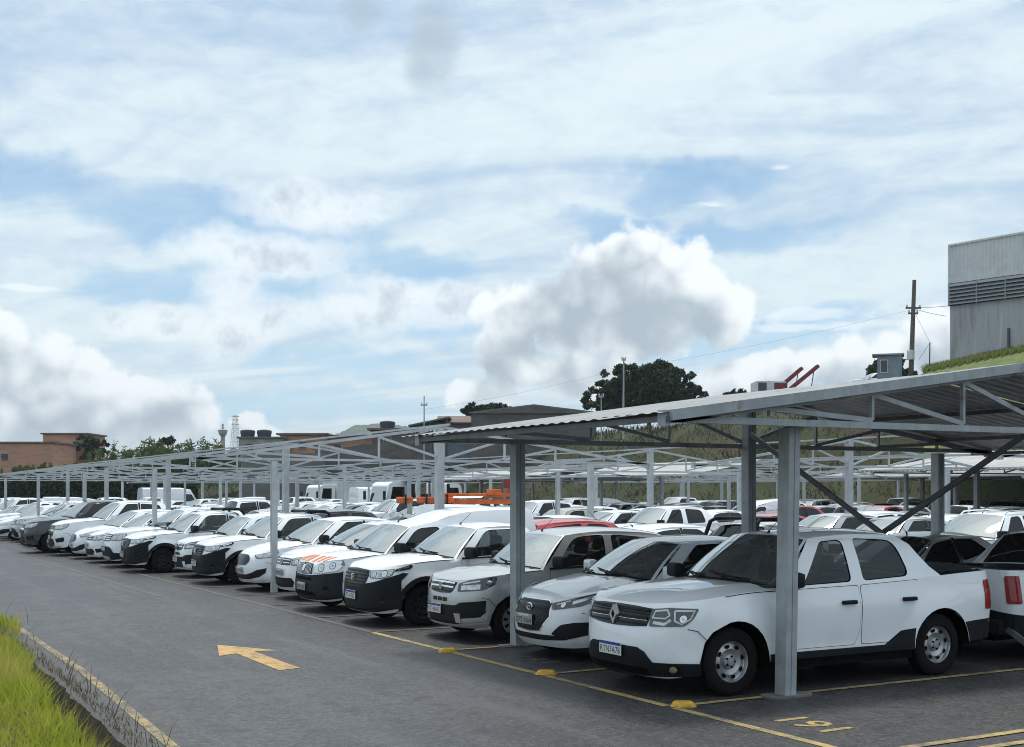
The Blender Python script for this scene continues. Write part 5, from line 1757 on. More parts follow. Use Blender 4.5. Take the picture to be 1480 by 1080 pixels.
# ------------------------------------------------------------------ the bank and hill behind the lot
BASE = [(70, -60), (60, -20), (54, 8), (46.5, 32), (41, 60), (38, 84), (26, 109), (9, 131), (-40, 150), (-160, 175), (-400, 230)]
TOPH = [11, 11, 11.2, 10.3, 8.6, 7.0, 4.6, 3.6, 3.2, 3.0, 3.0]
def bank_point(s, d):
    """s runs along the foot of the bank, d is the distance behind it"""
    i = min(int(s), len(BASE) - 2); t = s - i
    p = Vector((*BASE[i], 0)).lerp(Vector((*BASE[i + 1], 0)), t)
    def nrm(k):
        a, b = BASE[max(0, k - 1)], BASE[min(len(BASE) - 1, k + 1)]
        v = Vector((b[0] - a[0], b[1] - a[1], 0)).normalized(); return Vector((v.y, -v.x, 0))
    n = nrm(i).lerp(nrm(i + 1), t).normalized()
    h = lerp(TOPH[i], TOPH[i + 1], t)
    u = max(0, min(1, d / 17)); z = h * u * u * (3 - 2 * u) + max(0, d - 17) * .012
    z += .35 * math.sin(s * 9 + d * .5) * min(1, d / 8) * (1 if d < 30 else .4)
    q = p + n * d
    q.z = z - .05
    return q
mb = MB(); rows = []
for i in range((len(BASE) - 1) * 10 + 1):
    rows.append([bank_point(i / 10, d) for d in (-.5, 1, 2.5, 4, 6, 8, 10, 12, 14, 16, 18, 22, 30, 45, 80, 160, 400)])
mb.grid(rows, 'hill')
tag(mb.build('hillside', weld=False), kind='structure')
hr = random.Random(4); sp = []
while len(sp) < 42000:
    s = hr.uniform(1.8, 8.2); d = 20 * hr.random() ** .8
    p = bank_point(s, d)
    k = (math.sin(s * 23) + math.sin(s * 7.7 + d * .9) + math.sin(d * 1.7 + s * 40)) / 3
    if k < -.35 and hr.random() < .8: continue
    sp.append((p.x, p.y, p.z - .05, 1 + max(0, k)))
blades('bank_grass', 'bank', sp, (.15, .5), .06, 1.6, 8)

# distant hill
def ridge_hill(name, profile, dist, depth, m):
    mb = MB(); rows = []
    for (px, py) in profile:
        a = away(px, py, dist); b = away(px, 716, dist - depth); c = away(px, 716, dist + depth)
        b.z = c.z = -1
        rows.append([b, b.lerp(a, .4) + Vector((0, 0, a.z * .08)), b.lerp(a, .75) + Vector((0, 0, a.z * .06)), a, c])
    mb.grid(rows, m)
    return tag(mb.build(name), kind='structure')
M['farhill'] = mat('wooded_hill', (0.04, 0.065, 0.035), 0.95, var=0.35, vscale=.02)
pr = [(380, 700), (420, 668), (450, 645), (470, 632), (490, 626), (505, 619), (513, 614.5), (530, 614), (545, 612.5), (560, 613), (575, 615), (600, 618), (640, 630), (700, 650), (760, 690)]
fine = []
fr_ = random.Random(2)
cv = crv(pr)
for i in range(150):
    x = 380 + i * 380 / 149; fine.append((x, cv(x) + fr_.uniform(-1.0, .7)))
ridge_hill('distant_hill', fine, 1500, 300, 'farhill')

# ------------------------------------------------------------------ trees
def tree(name, loc, H, crown, trunk_h, leaf, n, lab, group='trees on the bank', m='leafdark', seed=1, rt=.18, cat='tree'):
    """crown: list of (dx, dy, dz, rx, ry, rz) lumps relative to the foot"""
    r = random.Random(seed)
    root = empty(name, loc, 0, lab, cat, group)
    tb = MB()
    tb.tube([(0, 0, -.6), (.03, .02, trunk_h * .5), (0, .05, trunk_h)], [rt * 1.3, rt, rt * .75], 'bark', 8)
    for (dx, dy, dz, rx, ry, rz) in crown:
        tb.tube([(0, .03, trunk_h * .9), (dx * .5, dy * .5, lerp(trunk_h, dz, .6)), (dx, dy, dz + rz * .3)], [rt * .6, rt * .35, rt * .12], 'bark', 6)
    tb.build('trunk', root)
    V, F = [], []
    tot = sum((c[3] * c[4] * c[5]) ** (2 / 3) for c in crown)
    for (dx, dy, dz, rx, ry, rz) in crown:
        k = int(n * (rx * ry * rz) ** (2 / 3) / tot)
        subs = []
        for _ in range(max(6, int(k / 45))):
            while True:
                p = Vector((r.uniform(-1, 1), r.uniform(-1, 1), r.uniform(-1, 1)))
                if .35 < p.length < 1: break
            subs.append((p, r.uniform(.10, .26)))
        for _ in range(k):
            c, q = r.choice(subs)
            d = Vector((r.gauss(0, 1), r.gauss(0, 1), r.gauss(0, 1))).normalized() * q * r.random() ** .4
            p = c + d
            P = Vector((dx + p.x * rx, dy + p.y * ry, dz + p.z * rz))
            a = Vector((r.gauss(0, 1), r.gauss(0, 1), r.gauss(0, 1))).normalized()
            b = a.cross(Vector((r.gauss(0, 1), r.gauss(0, 1), r.gauss(0, 1)))).normalized()
            s = leaf * r.uniform(.6, 1.3)
            i = len(V)
            V += [tuple(P - a * s), tuple(P + b * s * .45), tuple(P + a * s), tuple(P - b * s * .45)]
            F.append((i, i + 1, i + 2, i + 3))
    me = D.meshes.new('crown'); me.from_pydata(V, [], F); me.materials.append(M[m])
    o = D.objects.new('crown', me); COL.objects.link(o); o.parent = root
    return root

def tree_px(px, py_base, dist, W_px, H_px, lab, seed, m='leafdark', lumps=7, n=5000, leaf=.22, name='tree', flat=.8, cat='tree'):
    p = away(px, py_base, dist); k = dist / FPX
    W2, H2 = W_px * k / 2, H_px * k
    r = random.Random(seed)
    cr = []
    for i in range(lumps):
        t = (i + .5) / lumps * 2 - 1
        h = H2 * (1 - .45 * t * t) * r.uniform(.80, 1.0)
        rr = min(H2 * .26, W2 * .40) * r.uniform(.8, 1.2)
        along = RT * (t * (W2 - rr) ) + FW * r.uniform(-.5, .5) * W2
        cr.append((along.x, along.y, max(rr * flat, h - rr * flat), rr * 1.15, rr * 1.15, rr * flat))
        if h > rr * 2.6: cr.append((along.x * .8, along.y * .8, h * .45, rr * 1.2, rr * 1.2, rr))
    p.z -= .2
    return tree(name, p, H2, cr, H2 * .35, leaf, n, lab, m=m, seed=seed, rt=max(.08, H2 * .028), cat=cat)

tree_px(938, 612, 120, 204, 102, 'large dark rounded tree behind the near carport roof', 21, lumps=10, n=26000, leaf=.30)
tree_px(704, 604, 132, 84, 26, 'low dark tree above the long grey wall', 22, lumps=7, n=7000, leaf=.28)
tree_px(1064, 574, 120, 40, 16, 'small round shrub left of the red ramp truck', 23, lumps=4, n=900, name='shrub', cat='shrub')
tree_px(1288, 556, 96, 92, 48, 'dark bushy tree behind the small blue guard booth', 24, lumps=6, n=9000, leaf=.24)
tree_px(130, 668, 160, 68, 54, 'dark tree beside the tall brick house', 25, lumps=5, n=4000, leaf=.3)
tree_px(240, 678, 140, 56, 54, 'dark tree standing in the bamboo thicket', 26, lumps=4, n=3500, leaf=.3)

def bamboo(px, base, dist, W_px, H_px, lab, seed, m='leafmid', n=2600, name='bamboo_clump'):
    p = away(px, base, dist); k = dist / FPX; r = random.Random(seed)
    root = empty(name, p, 0, lab, 'bamboo', 'bamboo and bushes left of the lot')
    tb = MB(); V, F = [], []
    nst = 26
    for i in range(nst):
        a = RT * r.uniform(-1, 1) * W_px * k / 2 + FW * r.uniform(-1, 1) * 2
        h = H_px * k * r.uniform(.55, 1.0)
        lean = RT * r.uniform(-1, 1) * h * .16
        tip = a + lean + Vector((0, 0, h))
        tb.tube([a, a + lean * .3 + Vector((0, 0, h * .6)), tip], [.05, .04, .01], m, 4, False)
        for j in range(int(n / nst)):
            t = r.random() ** .7
            q = a.lerp(tip, t) + Vector((r.gauss(0, .55), r.gauss(0, .55), r.gauss(0, .3))) * (1.1 - .7 * t) * (h / 5)
            d = Vector((r.gauss(0, .5), r.gauss(0, .5), r.uniform(-.2, 1))).normalized(); b = d.cross(Vector((r.gauss(0, 1), r.gauss(0, 1), .1))).normalized()
            s = r.uniform(.18, .42) * (h / 5) ** .5; i0 = len(V)
            V += [tuple(q - d * s), tuple(q + b * s * .22), tuple(q + d * s), tuple(q - b * s * .22)]; F.append((i0, i0 + 1, i0 + 2, i0 + 3))
    tb.build('stem', root)
    me = D.meshes.new('leaves'); me.from_pydata(V, [], F); me.materials.append(M[m])
    o = D.objects.new('leaves', me); COL.objects.link(o); o.parent = root
    return root
for i, (px, w, h, lab) in enumerate([(40, 60, 8, 'low bush at the far left in front of the brick houses'), (95, 60, 20, 'green bush below the tall brick house'), (152, 56, 40, 'green bamboo right of the tall brick house'), (200, 56, 54, 'tall pale bamboo clump left of the dark tree'),
                                 (244, 50, 46, 'bamboo clump hiding the foot of the dark tree'), (284, 50, 56, 'feathery bamboo clump right of the dark tree'), (322, 44, 46, 'last bamboo clump below the water tower')]):
    bamboo(px, 700 if px > 60 else 690, 128, w, h + 11, lab, 40 + i)

# hedge screen at the far end of the lot
hr = random.Random(9)
def hedge(px0, px1, d0, d1, H, lab):
    a, b = away(px0, 712, d0), away(px1, 712, d1)
    root = empty('hedge', (a.x, a.y, 0), 0, lab, 'hedge')
    V, F = [], []
    for _ in range(9000):
        p = a.lerp(b, hr.random()) - a; p.z = H * hr.random() ** .8 * hr.uniform(.9, 1.05)
        p += FW * hr.uniform(-.5, .5)
        d = Vector((hr.gauss(0, 1), hr.gauss(0, 1), hr.gauss(0, 1))).normalized(); e = d.cross(Vector((hr.gauss(0, 1), hr.gauss(0, 1), hr.gauss(0, 1)))).normalized(); s = hr.uniform(.15, .4)
        i = len(V); V += [tuple(p - d * s), tuple(p + e * s * .5), tuple(p + d * s), tuple(p - e * s * .5)]; F.append((i, i + 1, i + 2, i + 3))
    me = D.meshes.new('foliage'); me.from_pydata(V, [], F); me.materials.append(M['leafdark']); o = D.objects.new('foliage', me); COL.objects.link(o); o.parent = root
    cb = MB(); n = (b - a); cb.bar((0, 0, H * .45), (n.x, n.y, H * .45), .5, H * .9, 'under'); cb.build('dark_core', root)  # solid near-black slab inside the foliage, fills the gaps between leaves
hedge(-20, 285, 112, 112, 3.4, 'long dark green hedge closing the far end of the lot')

# ------------------------------------------------------------------ buildings
def brickmat(name, a, b, scale, mortar=(0.20, 0.18, 0.16)):
    m = D.materials.new(name); m.use_nodes = True
    t = NT(m.node_tree); bs = m.node_tree.nodes['Principled BSDF']
    oc = t.node('ShaderNodeTexCoord').outputs['Object']
    n = t.noise(oc, scale, 5.0, .6); n2 = t.noise(t.v('MULTIPLY', oc, (1, 1, 5)), .5, 4.0, .6)
    t.put(bs.inputs['Base Color'], t.mix(t.m('MULTIPLY', t.ss(n2, .4, .7), .5), t.mix(n, a, b), mortar))
    bs.inputs['Roughness'].default_value = .9
    return m
M['brick'] = brickmat('brick_wall', (0.50, 0.24, 0.15), (0.55, 0.31, 0.21), 1.2)
M['blockwall'] = brickmat('grey_block_wall', (0.13, 0.125, 0.12), (0.20, 0.19, 0.18), .8, (0.10, 0.095, 0.09))
M['darkwall'] = brickmat('dark_stained_wall', (0.10, 0.095, 0.092), (0.15, 0.14, 0.135), .6, (0.05, 0.05, 0.05))
M['render'] = mat('pale_render', (0.34, 0.33, 0.31), .9, var=.25, vscale=.8)
M['tileroof'] = mat('brown_roof', (0.16, 0.115, 0.10), .85, var=.3, vscale=2)
M['greenroof'] = mat('green_metal_roof', (0.05, 0.10, 0.085), .6, var=.2, vscale=1)
M['clad'] = mat('pale_metal_cladding', (0.60, 0.615, 0.63), .5, .05, var=.08, vscale=1.2)
M['louvre'] = mat('louvre_metal', (0.30, 0.32, 0.34), .55, .2)
M['blue'] = mat('pale_blue_paint', (0.20, 0.26, 0.31), .7, var=.15, vscale=2)
M['window'] = mat('dark_window', (0.015, 0.018, 0.022), .08, spec=.7)
M['tank'] = mat('blue_water_tank', (0.02, 0.032, 0.055), .6)
M['pole'] = mat('weathered_pole', (0.12, 0.105, 0.09), .85, var=.2, vscale=4)
M['white2'] = mat('white_metal', (0.62, 0.63, 0.63), .5, var=.1, vscale=3)
M['streak'] = None
def streaky():
    m = D.materials.new('streaked_concrete'); m.use_nodes = True
    t = NT(m.node_tree); b = m.node_tree.nodes['Principled BSDF']
    oc = t.node('ShaderNodeTexCoord').outputs['Object']
    s = t.noise(t.v('MULTIPLY', oc, (1.6, 1.6, .16)), 1.0, 6.0, .65); n = t.noise(oc, .5, 5.0, .6)
    c = t.mix(n, (0.32, 0.33, 0.345), (0.45, 0.46, 0.475))
    c = t.mix(t.m('MULTIPLY', t.ss(s, .50, .66), .6), c, (0.20, 0.21, 0.22))
    c = t.mix(t.m('MULTIPLY', t.ss(s, .42, .32), .7), c, (0.58, 0.58, 0.58))
    t.put(b.inputs['Base Color'], c); b.inputs['Roughness'].default_value = .9
    return m
M['streak'] = streaky()

def block(px0, px1, py0, py1, dist, depth, skew=0.0):
    """corner, along vector, back vector, height of a box standing where the photo shows it"""
    a = away(px0, py1, dist); b = away(px1, py1, dist + skew)
    u = Vector((b.x - a.x, b.y - a.y, 0)); n = Vector((-u.y, u.x, 0)).normalized()
    if n.dot(FW) < 0: n = -n
    return a, u, n * depth, (py1 - py0) * dist / FPX

def house(name, lab, px0, px1, py0, py1, dist, depth, m, wins=(), roof=None, skew=0.0, drop=2.0, group=None, cat='house', doors=()):
    a, u, n, h = block(px0, px1, py0, py1, dist, depth, skew)
    root = empty(name, (a.x, a.y, a.z), 0, lab, cat, group)
    mb = MB(); O = Vector((0, 0, -drop))
    P = [O, O + u, O + u + n, O + n]
    top = Vector((0, 0, h + drop))
    vs = [tuple(p) for p in P] + [tuple(p + top) for p in P]
    mb.raw(vs, [(0, 1, 5, 4), (1, 2, 6, 5), (2, 3, 7, 6), (3, 0, 4, 7), (4, 5, 6, 7)], m)
    mb.build('wall', root, weld=False)
    un, nn = u.normalized(), n.normalized()
    for (fx, fz, w, hh) in wins:
        fb = MB(); c = u * fx + Vector((0, 0, h * fz)) - nn * .02
        for s in ((-w / 2, -hh / 2, w / 2, -hh / 2 + .08), (-w / 2, hh / 2 - .08, w / 2, hh / 2), (-w / 2, -hh / 2, -w / 2 + .08, hh / 2), (w / 2 - .08, -hh / 2, w / 2, hh / 2)):
            q = [c + un * s[0] + Vector((0, 0, s[1])), c + un * s[2] + Vector((0, 0, s[1])), c + un * s[2] + Vector((0, 0, s[3])), c + un * s[0] + Vector((0, 0, s[3]))]
            fb.raw(q + [p - nn * .06 for p in q], [(0, 1, 2, 3), (4, 5, 6, 7), (0, 1, 5, 4), (1, 2, 6, 5), (2, 3, 7, 6), (3, 0, 4, 7)], 'render')
        f = fb.build('window', root, weld=False)
        g_ = MB(); c2 = c - nn * .015; g_.face([c2 + un * -w / 2 + Vector((0, 0, -hh / 2)), c2 + un * w / 2 + Vector((0, 0, -hh / 2)), c2 + un * w / 2 + Vector((0, 0, hh / 2)), c2 + un * -w / 2 + Vector((0, 0, hh / 2))], 'window'); g_.build('pane', f, weld=False)
    if roof:
        kind, rm, hh, ov = roof
        rb = MB(); z = Vector((0, 0, h + .01))
        A, B = -un * ov - nn * ov + z, u + un * ov - nn * ov + z
        Cc, Dd = u + un * ov + n + nn * ov + z, -un * ov + n + nn * ov + z
        up = Vector((0, 0, hh)); th = Vector((0, 0, .12))
        if kind == 'flat':
            q = [A, B, Cc, Dd]; rb.raw([tuple(p) for p in q] + [tuple(p + Vector((0, 0, hh))) for p in q], [(0, 1, 2, 3), (4, 5, 6, 7), (0, 1, 5, 4), (1, 2, 6, 5), (2, 3, 7, 6), (3, 0, 4, 7)], rm)
        elif kind == 'gable':
            r0, r1 = (A + Dd) / 2 + up, (B + Cc) / 2 + up
            rb.raw([tuple(p) for p in (A, B, r1, r0, Cc, Dd)], [(0, 1, 2, 3), (3, 2, 4, 5)], rm); rb.raw([tuple(p + th) for p in (A, B, r1, r0, Cc, Dd)], [(0, 1, 2, 3), (3, 2, 4, 5)], rm)
            rb.raw([tuple(q) for q in (A, Dd, r0, B, Cc, r1)], [(0, 1, 2), (3, 4, 5)], m)
            rb.raw([tuple(q) for q in (A, B, B + th, A + th)], [(0, 1, 2, 3)], rm)
        elif kind == 'side':                                # ridge across the view
            r0, r1 = (A + B) / 2 + up, (Cc + Dd) / 2 + up
            rb.raw([tuple(p) for p in (A, Dd, r1, r0, B, Cc)], [(0, 1, 2, 3), (3, 2, 5, 4)], rm); rb.raw([tuple(p + th) for p in (A, Dd, r1, r0, B, Cc)], [(0, 1, 2, 3), (3, 2, 5, 4)], rm)
            rb.raw([tuple(q) for q in (A, B, r0)], [(0, 1, 2)], m)
            rb.raw([tuple(q) for q in (A, r0, r0 + th, A + th, B, B + th)], [(0, 1, 2, 3), (1, 4, 5, 2)], rm)
        rb.build('roof', root, weld=False)
    return root, a, u, n, h

G1 = 'houses beyond the far end of the lot'
house('brick_house', 'low bare brick house at the far left edge of the view', -30, 76, 641, 676, 150, 8, 'brick', [(.35, .45, 1.0, .9)], ('flat', 'tileroof', .2, .2), group=G1)
house('brick_house', 'taller bare brick house beside the dark tree', 62, 126, 628, 676, 160, 7, 'brick', [(.3, .7, .9, .9), (.75, .7, .9, .9)], ('flat', 'tileroof', .18, .25), group=G1)
house('block_house', 'grey plastered house below the lattice pylon', 345, 408, 634, 668, 135, 8, 'render', [(.25, .6, 1.0, 1.0), (.7, .6, 1.0, 1.0)], ('flat', 'blockwall', .2, .2), group=G1, drop=3)
house('brick_house', 'red brick house with flat roof in the row above the wall', 405, 470, 629, 668, 137, 8, 'brick', [(.2, .62, .9, .9), (.5, .62, .9, .9), (.8, .62, .9, .9)], ('flat', 'tileroof', .2, .4), group=G1, drop=3)
house('brick_house', 'long brick house at the right end of the row of houses', 470, 560, 632, 668, 139, 8, 'brick', [(.2, .6, .9, .8), (.6, .6, .9, .8)], ('flat', 'tileroof', .2, .4), group=G1, drop=3)
house('block_house', 'small house with blue tank right of the far hill', 538, 592, 622, 656, 130, 7, 'darkwall', [(.4, .6, .9, .8)], ('flat', 'tileroof', .2, .5), group=G1, drop=3)
for px, py, lab in ((560, 622, 'blue water tank on the roof right of the far hill'), (358, 634, 'dark water tank on the plastered house roof'), (382, 634, 'second dark water tank on the plastered house roof')):
    p = away(px, py, 131 if px > 500 else 138); tb = MB()
    tb.lathe([(0.0, 0), (.7, 0), (.85, .75), (.8, .9), (.3, 1.0), (0, 1.02)], 'tank', 14, 'z'); o = tb.build('water_tank'); o.location = p; tag(o, lab, 'water tank', 'water tanks on house roofs')
# open shed with a green roof
r_, a, u, n, h = house('shed', 'house under a brown roof beside the green canopy', 640, 690, 613, 640, 118, 8, 'blue', [(.25, .55, 1.0, .8)], ('gable', 'tileroof', .9, .7), drop=4, cat='house', group=G1)
sh = empty('open_shed', away(590, 618, 116), 0, 'open shed with dark green roof on thin posts', 'shed')
kb = MB(); w = RT * (60 * 116 / FPX)
L0, L1 = Vector((0, 0, .1)), w + Vector((0, 0, .9)); bk = FW * 6
kb.raw([tuple(q) for q in (L0, L1, L1 + bk, L0 + bk)] + [tuple(q + Vector((0, 0, .15))) for q in (L0, L1, L1 + bk, L0 + bk)], [(0, 1, 2, 3), (4, 5, 6, 7), (0, 1, 5, 4), (1, 2, 6, 5), (2, 3, 7, 6), (3, 0, 4, 7)], 'greenroof'); kb.build('roof', sh, weld=False)
for t in (.08, .5, .92):
    for b in (FW * .4, FW * 5.6):
        q = w * t + b; pb = MB(); pb.bar(q + Vector((0, 0, -3)), q + Vector((0, 0, .1 + .8 * t)), .12, .12, 'pole'); pb.build('post', sh)
# retaining walls
def wall(lab, pts, dist, low, m, th=.4):
    """pts: (px, py_top) along the wall"""
    root_p = away(pts[0][0], 712, dist[0]); mb = MB()
    rows = []
    for k, (px, py) in enumerate(pts):
        d = lerp(dist[0], dist[1], k / (len(pts) - 1)); t = away(px, py, d); b = Vector((t.x, t.y, low))
        rows.append([b - root_p, t - root_p, t + FW * th - root_p, b + FW * th - root_p])
    mb.grid(rows, m, False); mb.face(rows[0], m); mb.face(rows[-1], m)
    o = mb.build('retaining_wall'); o.location = root_p
    return tag(o, lab, 'wall', 'retaining walls on the bank')
wall('long dark retaining wall below the row of houses', [(455, 652), (520, 644), (570, 638), (625, 622)], (122, 116), 1.5, 'darkwall')
wall('lower grey block wall behind the carport frames', [(350, 660), (410, 656), (470, 655)], (121, 120), 1.5, 'blockwall')
house('warehouse', 'long dark grey building on the bank above the grass', 681, 862, 598, 640, 112, 12, 'darkwall', [], ('side', 'blockwall', .72, .2), drop=4, cat='building')

# metal clad hall on the right
C0 = away(1373, 520, 92); du = (RT * .666 - FW * .746).normalized(); dn = (FW * .666 + RT * .746).normalized()
hall = empty('industrial_hall', C0, 0, 'large hall with pale corrugated metal cladding over louvres and streaked concrete', 'hall')
Ln = 26.0
def quad(mb, u0, u1, z0, z1, off, m, slope=0.0):
    mb.face([du * u0 + Vector((0, 0, z0)) - dn * off, du * u1 + Vector((0, 0, z0)) - dn * off, du * u1 + Vector((0, 0, z1 + slope * u1)) - dn * off, du * u0 + Vector((0, 0, z1 + slope * u0)) - dn * off], m)
wb = MB(); Z1, Z2, Z3 = 4.0, 5.7, 8.5
for (off0, z0, z1, m) in ((0, -4, Z1, 'streak'),):
    quad(wb, 0, Ln, z0, z1, 0, m)
q0, q1 = Vector((0, 0, -4)), dn * 14 + Vector((0, 0, -4))
wb.face([q0, q1, q1 + Vector((0, 0, 12.4)), q0 + Vector((0, 0, 12.4))], 'streak')
wb.build('wall', hall, weld=False)
cb = MB(); rows = []
nw = int(Ln / .30)
prof = [0, .06, .06, 0]
for zz in (0, 1):
    row = []
    for i in range(nw):
        for k in range(4):
            uu = (i + k / 4.0) * .30
            row.append(du * uu - dn * (.06 + prof[k]) + Vector((0, 0, Z2 if zz == 0 else Z3 + .012 * uu)))
    rows.append(row)
cb.grid(rows, 'clad', False); cb.build('cladding', hall, weld=False)
for k in range(6):
    lb = MB(); z = Z1 + .06 + k * .27
    a0, a1 = -dn * .05, -dn * .30
    lb.raw([tuple(q) for q in (a0 + Vector((0, 0, z + .22)), a1 + Vector((0, 0, z)), a1 + du * Ln + Vector((0, 0, z)), a0 + du * Ln + Vector((0, 0, z + .22)), a0 + Vector((0, 0, z + .26)), a1 + Vector((0, 0, z + .035)), a1 + du * Ln + Vector((0, 0, z + .035)), a0 + du * Ln + Vector((0, 0, z + .26)))], [(0, 1, 2, 3), (4, 5, 6, 7), (1, 2, 6, 5)], 'louvre')
    lb.build('louvre', hall, weld=False)
lb = MB(); quad(lb, 0, Ln, Z1, Z2, .04, 'window'); lb.build('louvre_void', hall, weld=False)
for i in range(12):
    mb = MB(); uu = i * 2.2 + .05; mb.bar(du * uu - dn * .31 + Vector((0, 0, Z1)), du * uu - dn * .31 + Vector((0, 0, Z2)), .06, .05, 'frame'); mb.build('mullion', hall)
mb = MB(); mb.bar(-du * .05 - dn * .14 + Vector((0, 0, Z3 + .05)), du * Ln - dn * .14 + Vector((0, 0, Z3 + .05 + .012 * Ln)), .12, .14, 'white2'); mb.build('roof_trim', hall)
mb = MB(); mb.bar(-dn * .12 + Vector((0, 0, Z1)), -dn * .12 + Vector((0, 0, Z3)), .14, .14, 'white2', tuple(du)); mb.build('corner_trim', hall)
mb = MB(); e = dn * 14; mb.face([Vector((0, 0, Z3)), du * Ln + Vector((0, 0, Z3 + .3)), du * Ln + e + Vector((0, 0, Z3 + .3)), e + Vector((0, 0, Z3))], 'clad'); mb.build('roof', hall, weld=False)
mb = MB(); mb.bar(du * 4.6 - dn * .1 + Vector((0, 0, -1)), du * 4.6 - dn * .1 + Vector((0, 0, 1.9)), .14, .14, 'window', tuple(du)); mb.build('drainpipe', hall)
M['mound'] = mat('mound_soil', (0.10, 0.13, 0.035), .95, var=.4, vscale=1.5)
M['moundblade'] = leafmat('mound_blades', (0.10, 0.16, 0.03), (0.20, 0.25, 0.06), (0.22, 0.19, 0.08), .35)
# mound of grass below the hall
sp = []
hr = random.Random(14)
for _ in range(5000):
    t = hr.random(); p = away(1360 + 150 * t, 712, hr.uniform(70, 90)); zt_ = CAMZ + (HZ - lerp(524, 500, t)) * 82 / FPX
    sp.append((p.x, p.y, zt_ - hr.random() * 1.6, 1))
mb = MB(); rows = []
for t in [i / 12 for i in range(-2, 20)]:
    px = 1360 + 150 * t; py = lerp(532, 500, t) if t < 1 else 500 - (t - 1) * 20
    rows.append([Vector((*away(px, 712, d).xy, z)) for d, z in ((60, 3.0), (72, CAMZ + (HZ - py - 20) * 72 / FPX), (82, CAMZ + (HZ - py - 4) * 82 / FPX), (90, CAMZ + (HZ - py) * 90 / FPX), (104, CAMZ + (HZ - py) * 90 / FPX))])
mb.grid(rows, 'mound'); tag(mb.build('grass_mound'), kind='structure')
blades('mound_grass', 'moundblade', [(x, y, z, 1) for x, y, z, _ in [(*(Vector(r[2]).lerp(Vector(r[3]), hr.random()).lerp(Vector(r2[3]), hr.random()))[:3], 0) for r, r2 in zip(rows, rows[1:]) for _ in range(420)]], (.25, .6), .05, 1.0, 15)

# guard booth
p = away(1268, 560, 86)
bo = empty('guard_booth', p, 0, 'small pale blue guard booth with a flat roof on the hilltop', 'booth')
bu = (RT * .95 - FW * .3).normalized(); bn = (FW * .95 + RT * .3).normalized(); k = 86 / FPX
w, h, d = 34 * k, 46 * k, 1.5
mb = MB(); q = [Vector((0, 0, -1)), bu * w + Vector((0, 0, -1)), bu * w + bn * d + Vector((0, 0, -1)), bn * d + Vector((0, 0, -1))]
mb.raw([tuple(v) for v in q] + [tuple(v + Vector((0, 0, h + 1))) for v in q], [(0, 1, 5, 4), (1, 2, 6, 5), (2, 3, 7, 6), (3, 0, 4, 7), (4, 5, 6, 7)], 'blue'); mb.build('wall', bo, weld=False)
mb = MB(); q = [bu * -.35 - bn * .2, bu * (w + .15) - bn * .2, bu * (w + .15) + bn * (d + .2), bu * -.35 + bn * (d + .2)]
mb.raw([tuple(v + Vector((0, 0, h))) for v in q] + [tuple(v + Vector((0, 0, h + .1))) for v in q], [(0, 1, 2, 3), (4, 5, 6, 7), (0, 1, 5, 4), (1, 2, 6, 5), (2, 3, 7, 6), (3, 0, 4, 7)], 'louvre'); mb.build('roof', bo, weld=False)
for f0, f1 in ((.12, .42),):
    mb = MB(); mb.raw([tuple(bu * (w * f) - bn * o + Vector((0, 0, z))) for o in (.02, .05) for f, z in ((f0, h * .45), (f1, h * .45), (f1, h * .86), (f0, h * .86))], [(0, 1, 2, 3), (4, 5, 6, 7), (0, 1, 5, 4), (1, 2, 6, 5), (2, 3, 7, 6), (3, 0, 4, 7)], 'white2'); wi = mb.build('window', bo, weld=False)
    mb = MB(); mb.face([bu * (w * f) - bn * .056 + Vector((0, 0, z)) for f, z in ((f0 + .02, h * .47), (f1 - .02, h * .47), (f1 - .02, h * .84), (f0 + .02, h * .84))], 'window'); mb.build('pane', wi, weld=False)
mb = MB(); mb.raw([tuple(bu * (w * f) - bn * o + Vector((0, 0, z))) for o in (.01, .04) for f, z in ((.55, 0), (.92, 0), (.92, h * .9), (.55, h * .9))], [(0, 1, 2, 3), (4, 5, 6, 7), (0, 1, 5, 4), (1, 2, 6, 5), (2, 3, 7, 6), (3, 0, 4, 7)], 'blue'); mb.build('door', bo, weld=False)

# poles and wires
def pole(lab, px0, py0, px1, py1, dist, r, arms=(), box=None, m='pole'):
    a, b = away(px0, py0, dist), away(px1, py1, dist)
    root = empty('utility_pole', a, 0, lab, 'pole', 'poles on the bank')
    mb = MB(); mb.tube([Vector((0, 0, -2)), Vector((0, 0, 0)), b - a], [r * 1.2, r * 1.15, r * .8], m, 8); mb.build('shaft', root)
    for (t, w) in arms:
        c = (b - a) * t; mb = MB(); mb.bar(c - RT * w / 2, c + RT * w / 2, .1, .12, m); mb.build('cross_arm', root)
        for s in (-1, 1):
            mb = MB(); mb.lathe([(.03, 0), (.07, .04), (.05, .12), (.07, .16), (0, .2)], 'white2', 8, 'z', tuple(c + RT * s * w * .42 + Vector((0, 0, .06)))); mb.build('insulator', root)
    if box:
        c = (b - a) * box; mb = MB(); mb.box((c.x - .3, c.y - .25, c.z - .35), (c.x + .05, c.y + .2, c.z + .35), 'white2', .04); mb.build('meter_box', root)
    return b
pole('tall weathered utility pole beside the guard booth', 1316, 560, 1321.5, 405, 88, .17, [(.74, 1.1), (.69, .7)], .30)
pole('short thin post between booth and hall', 1343, 550, 1344, 495, 86, .05)
pole('pale pole in front of the large dark tree', 901, 600, 901.5, 517, 100, .075, [(.96, .35)], m='frame')
pole('thin mast beside the open green shed', 613, 640, 613, 572, 112, .06, [(.80, .6)], m='frame')
pole('thin stub pole left of the large dark tree', 869, 606, 869, 570, 100, .05, [(.9, .4)], m='frame')
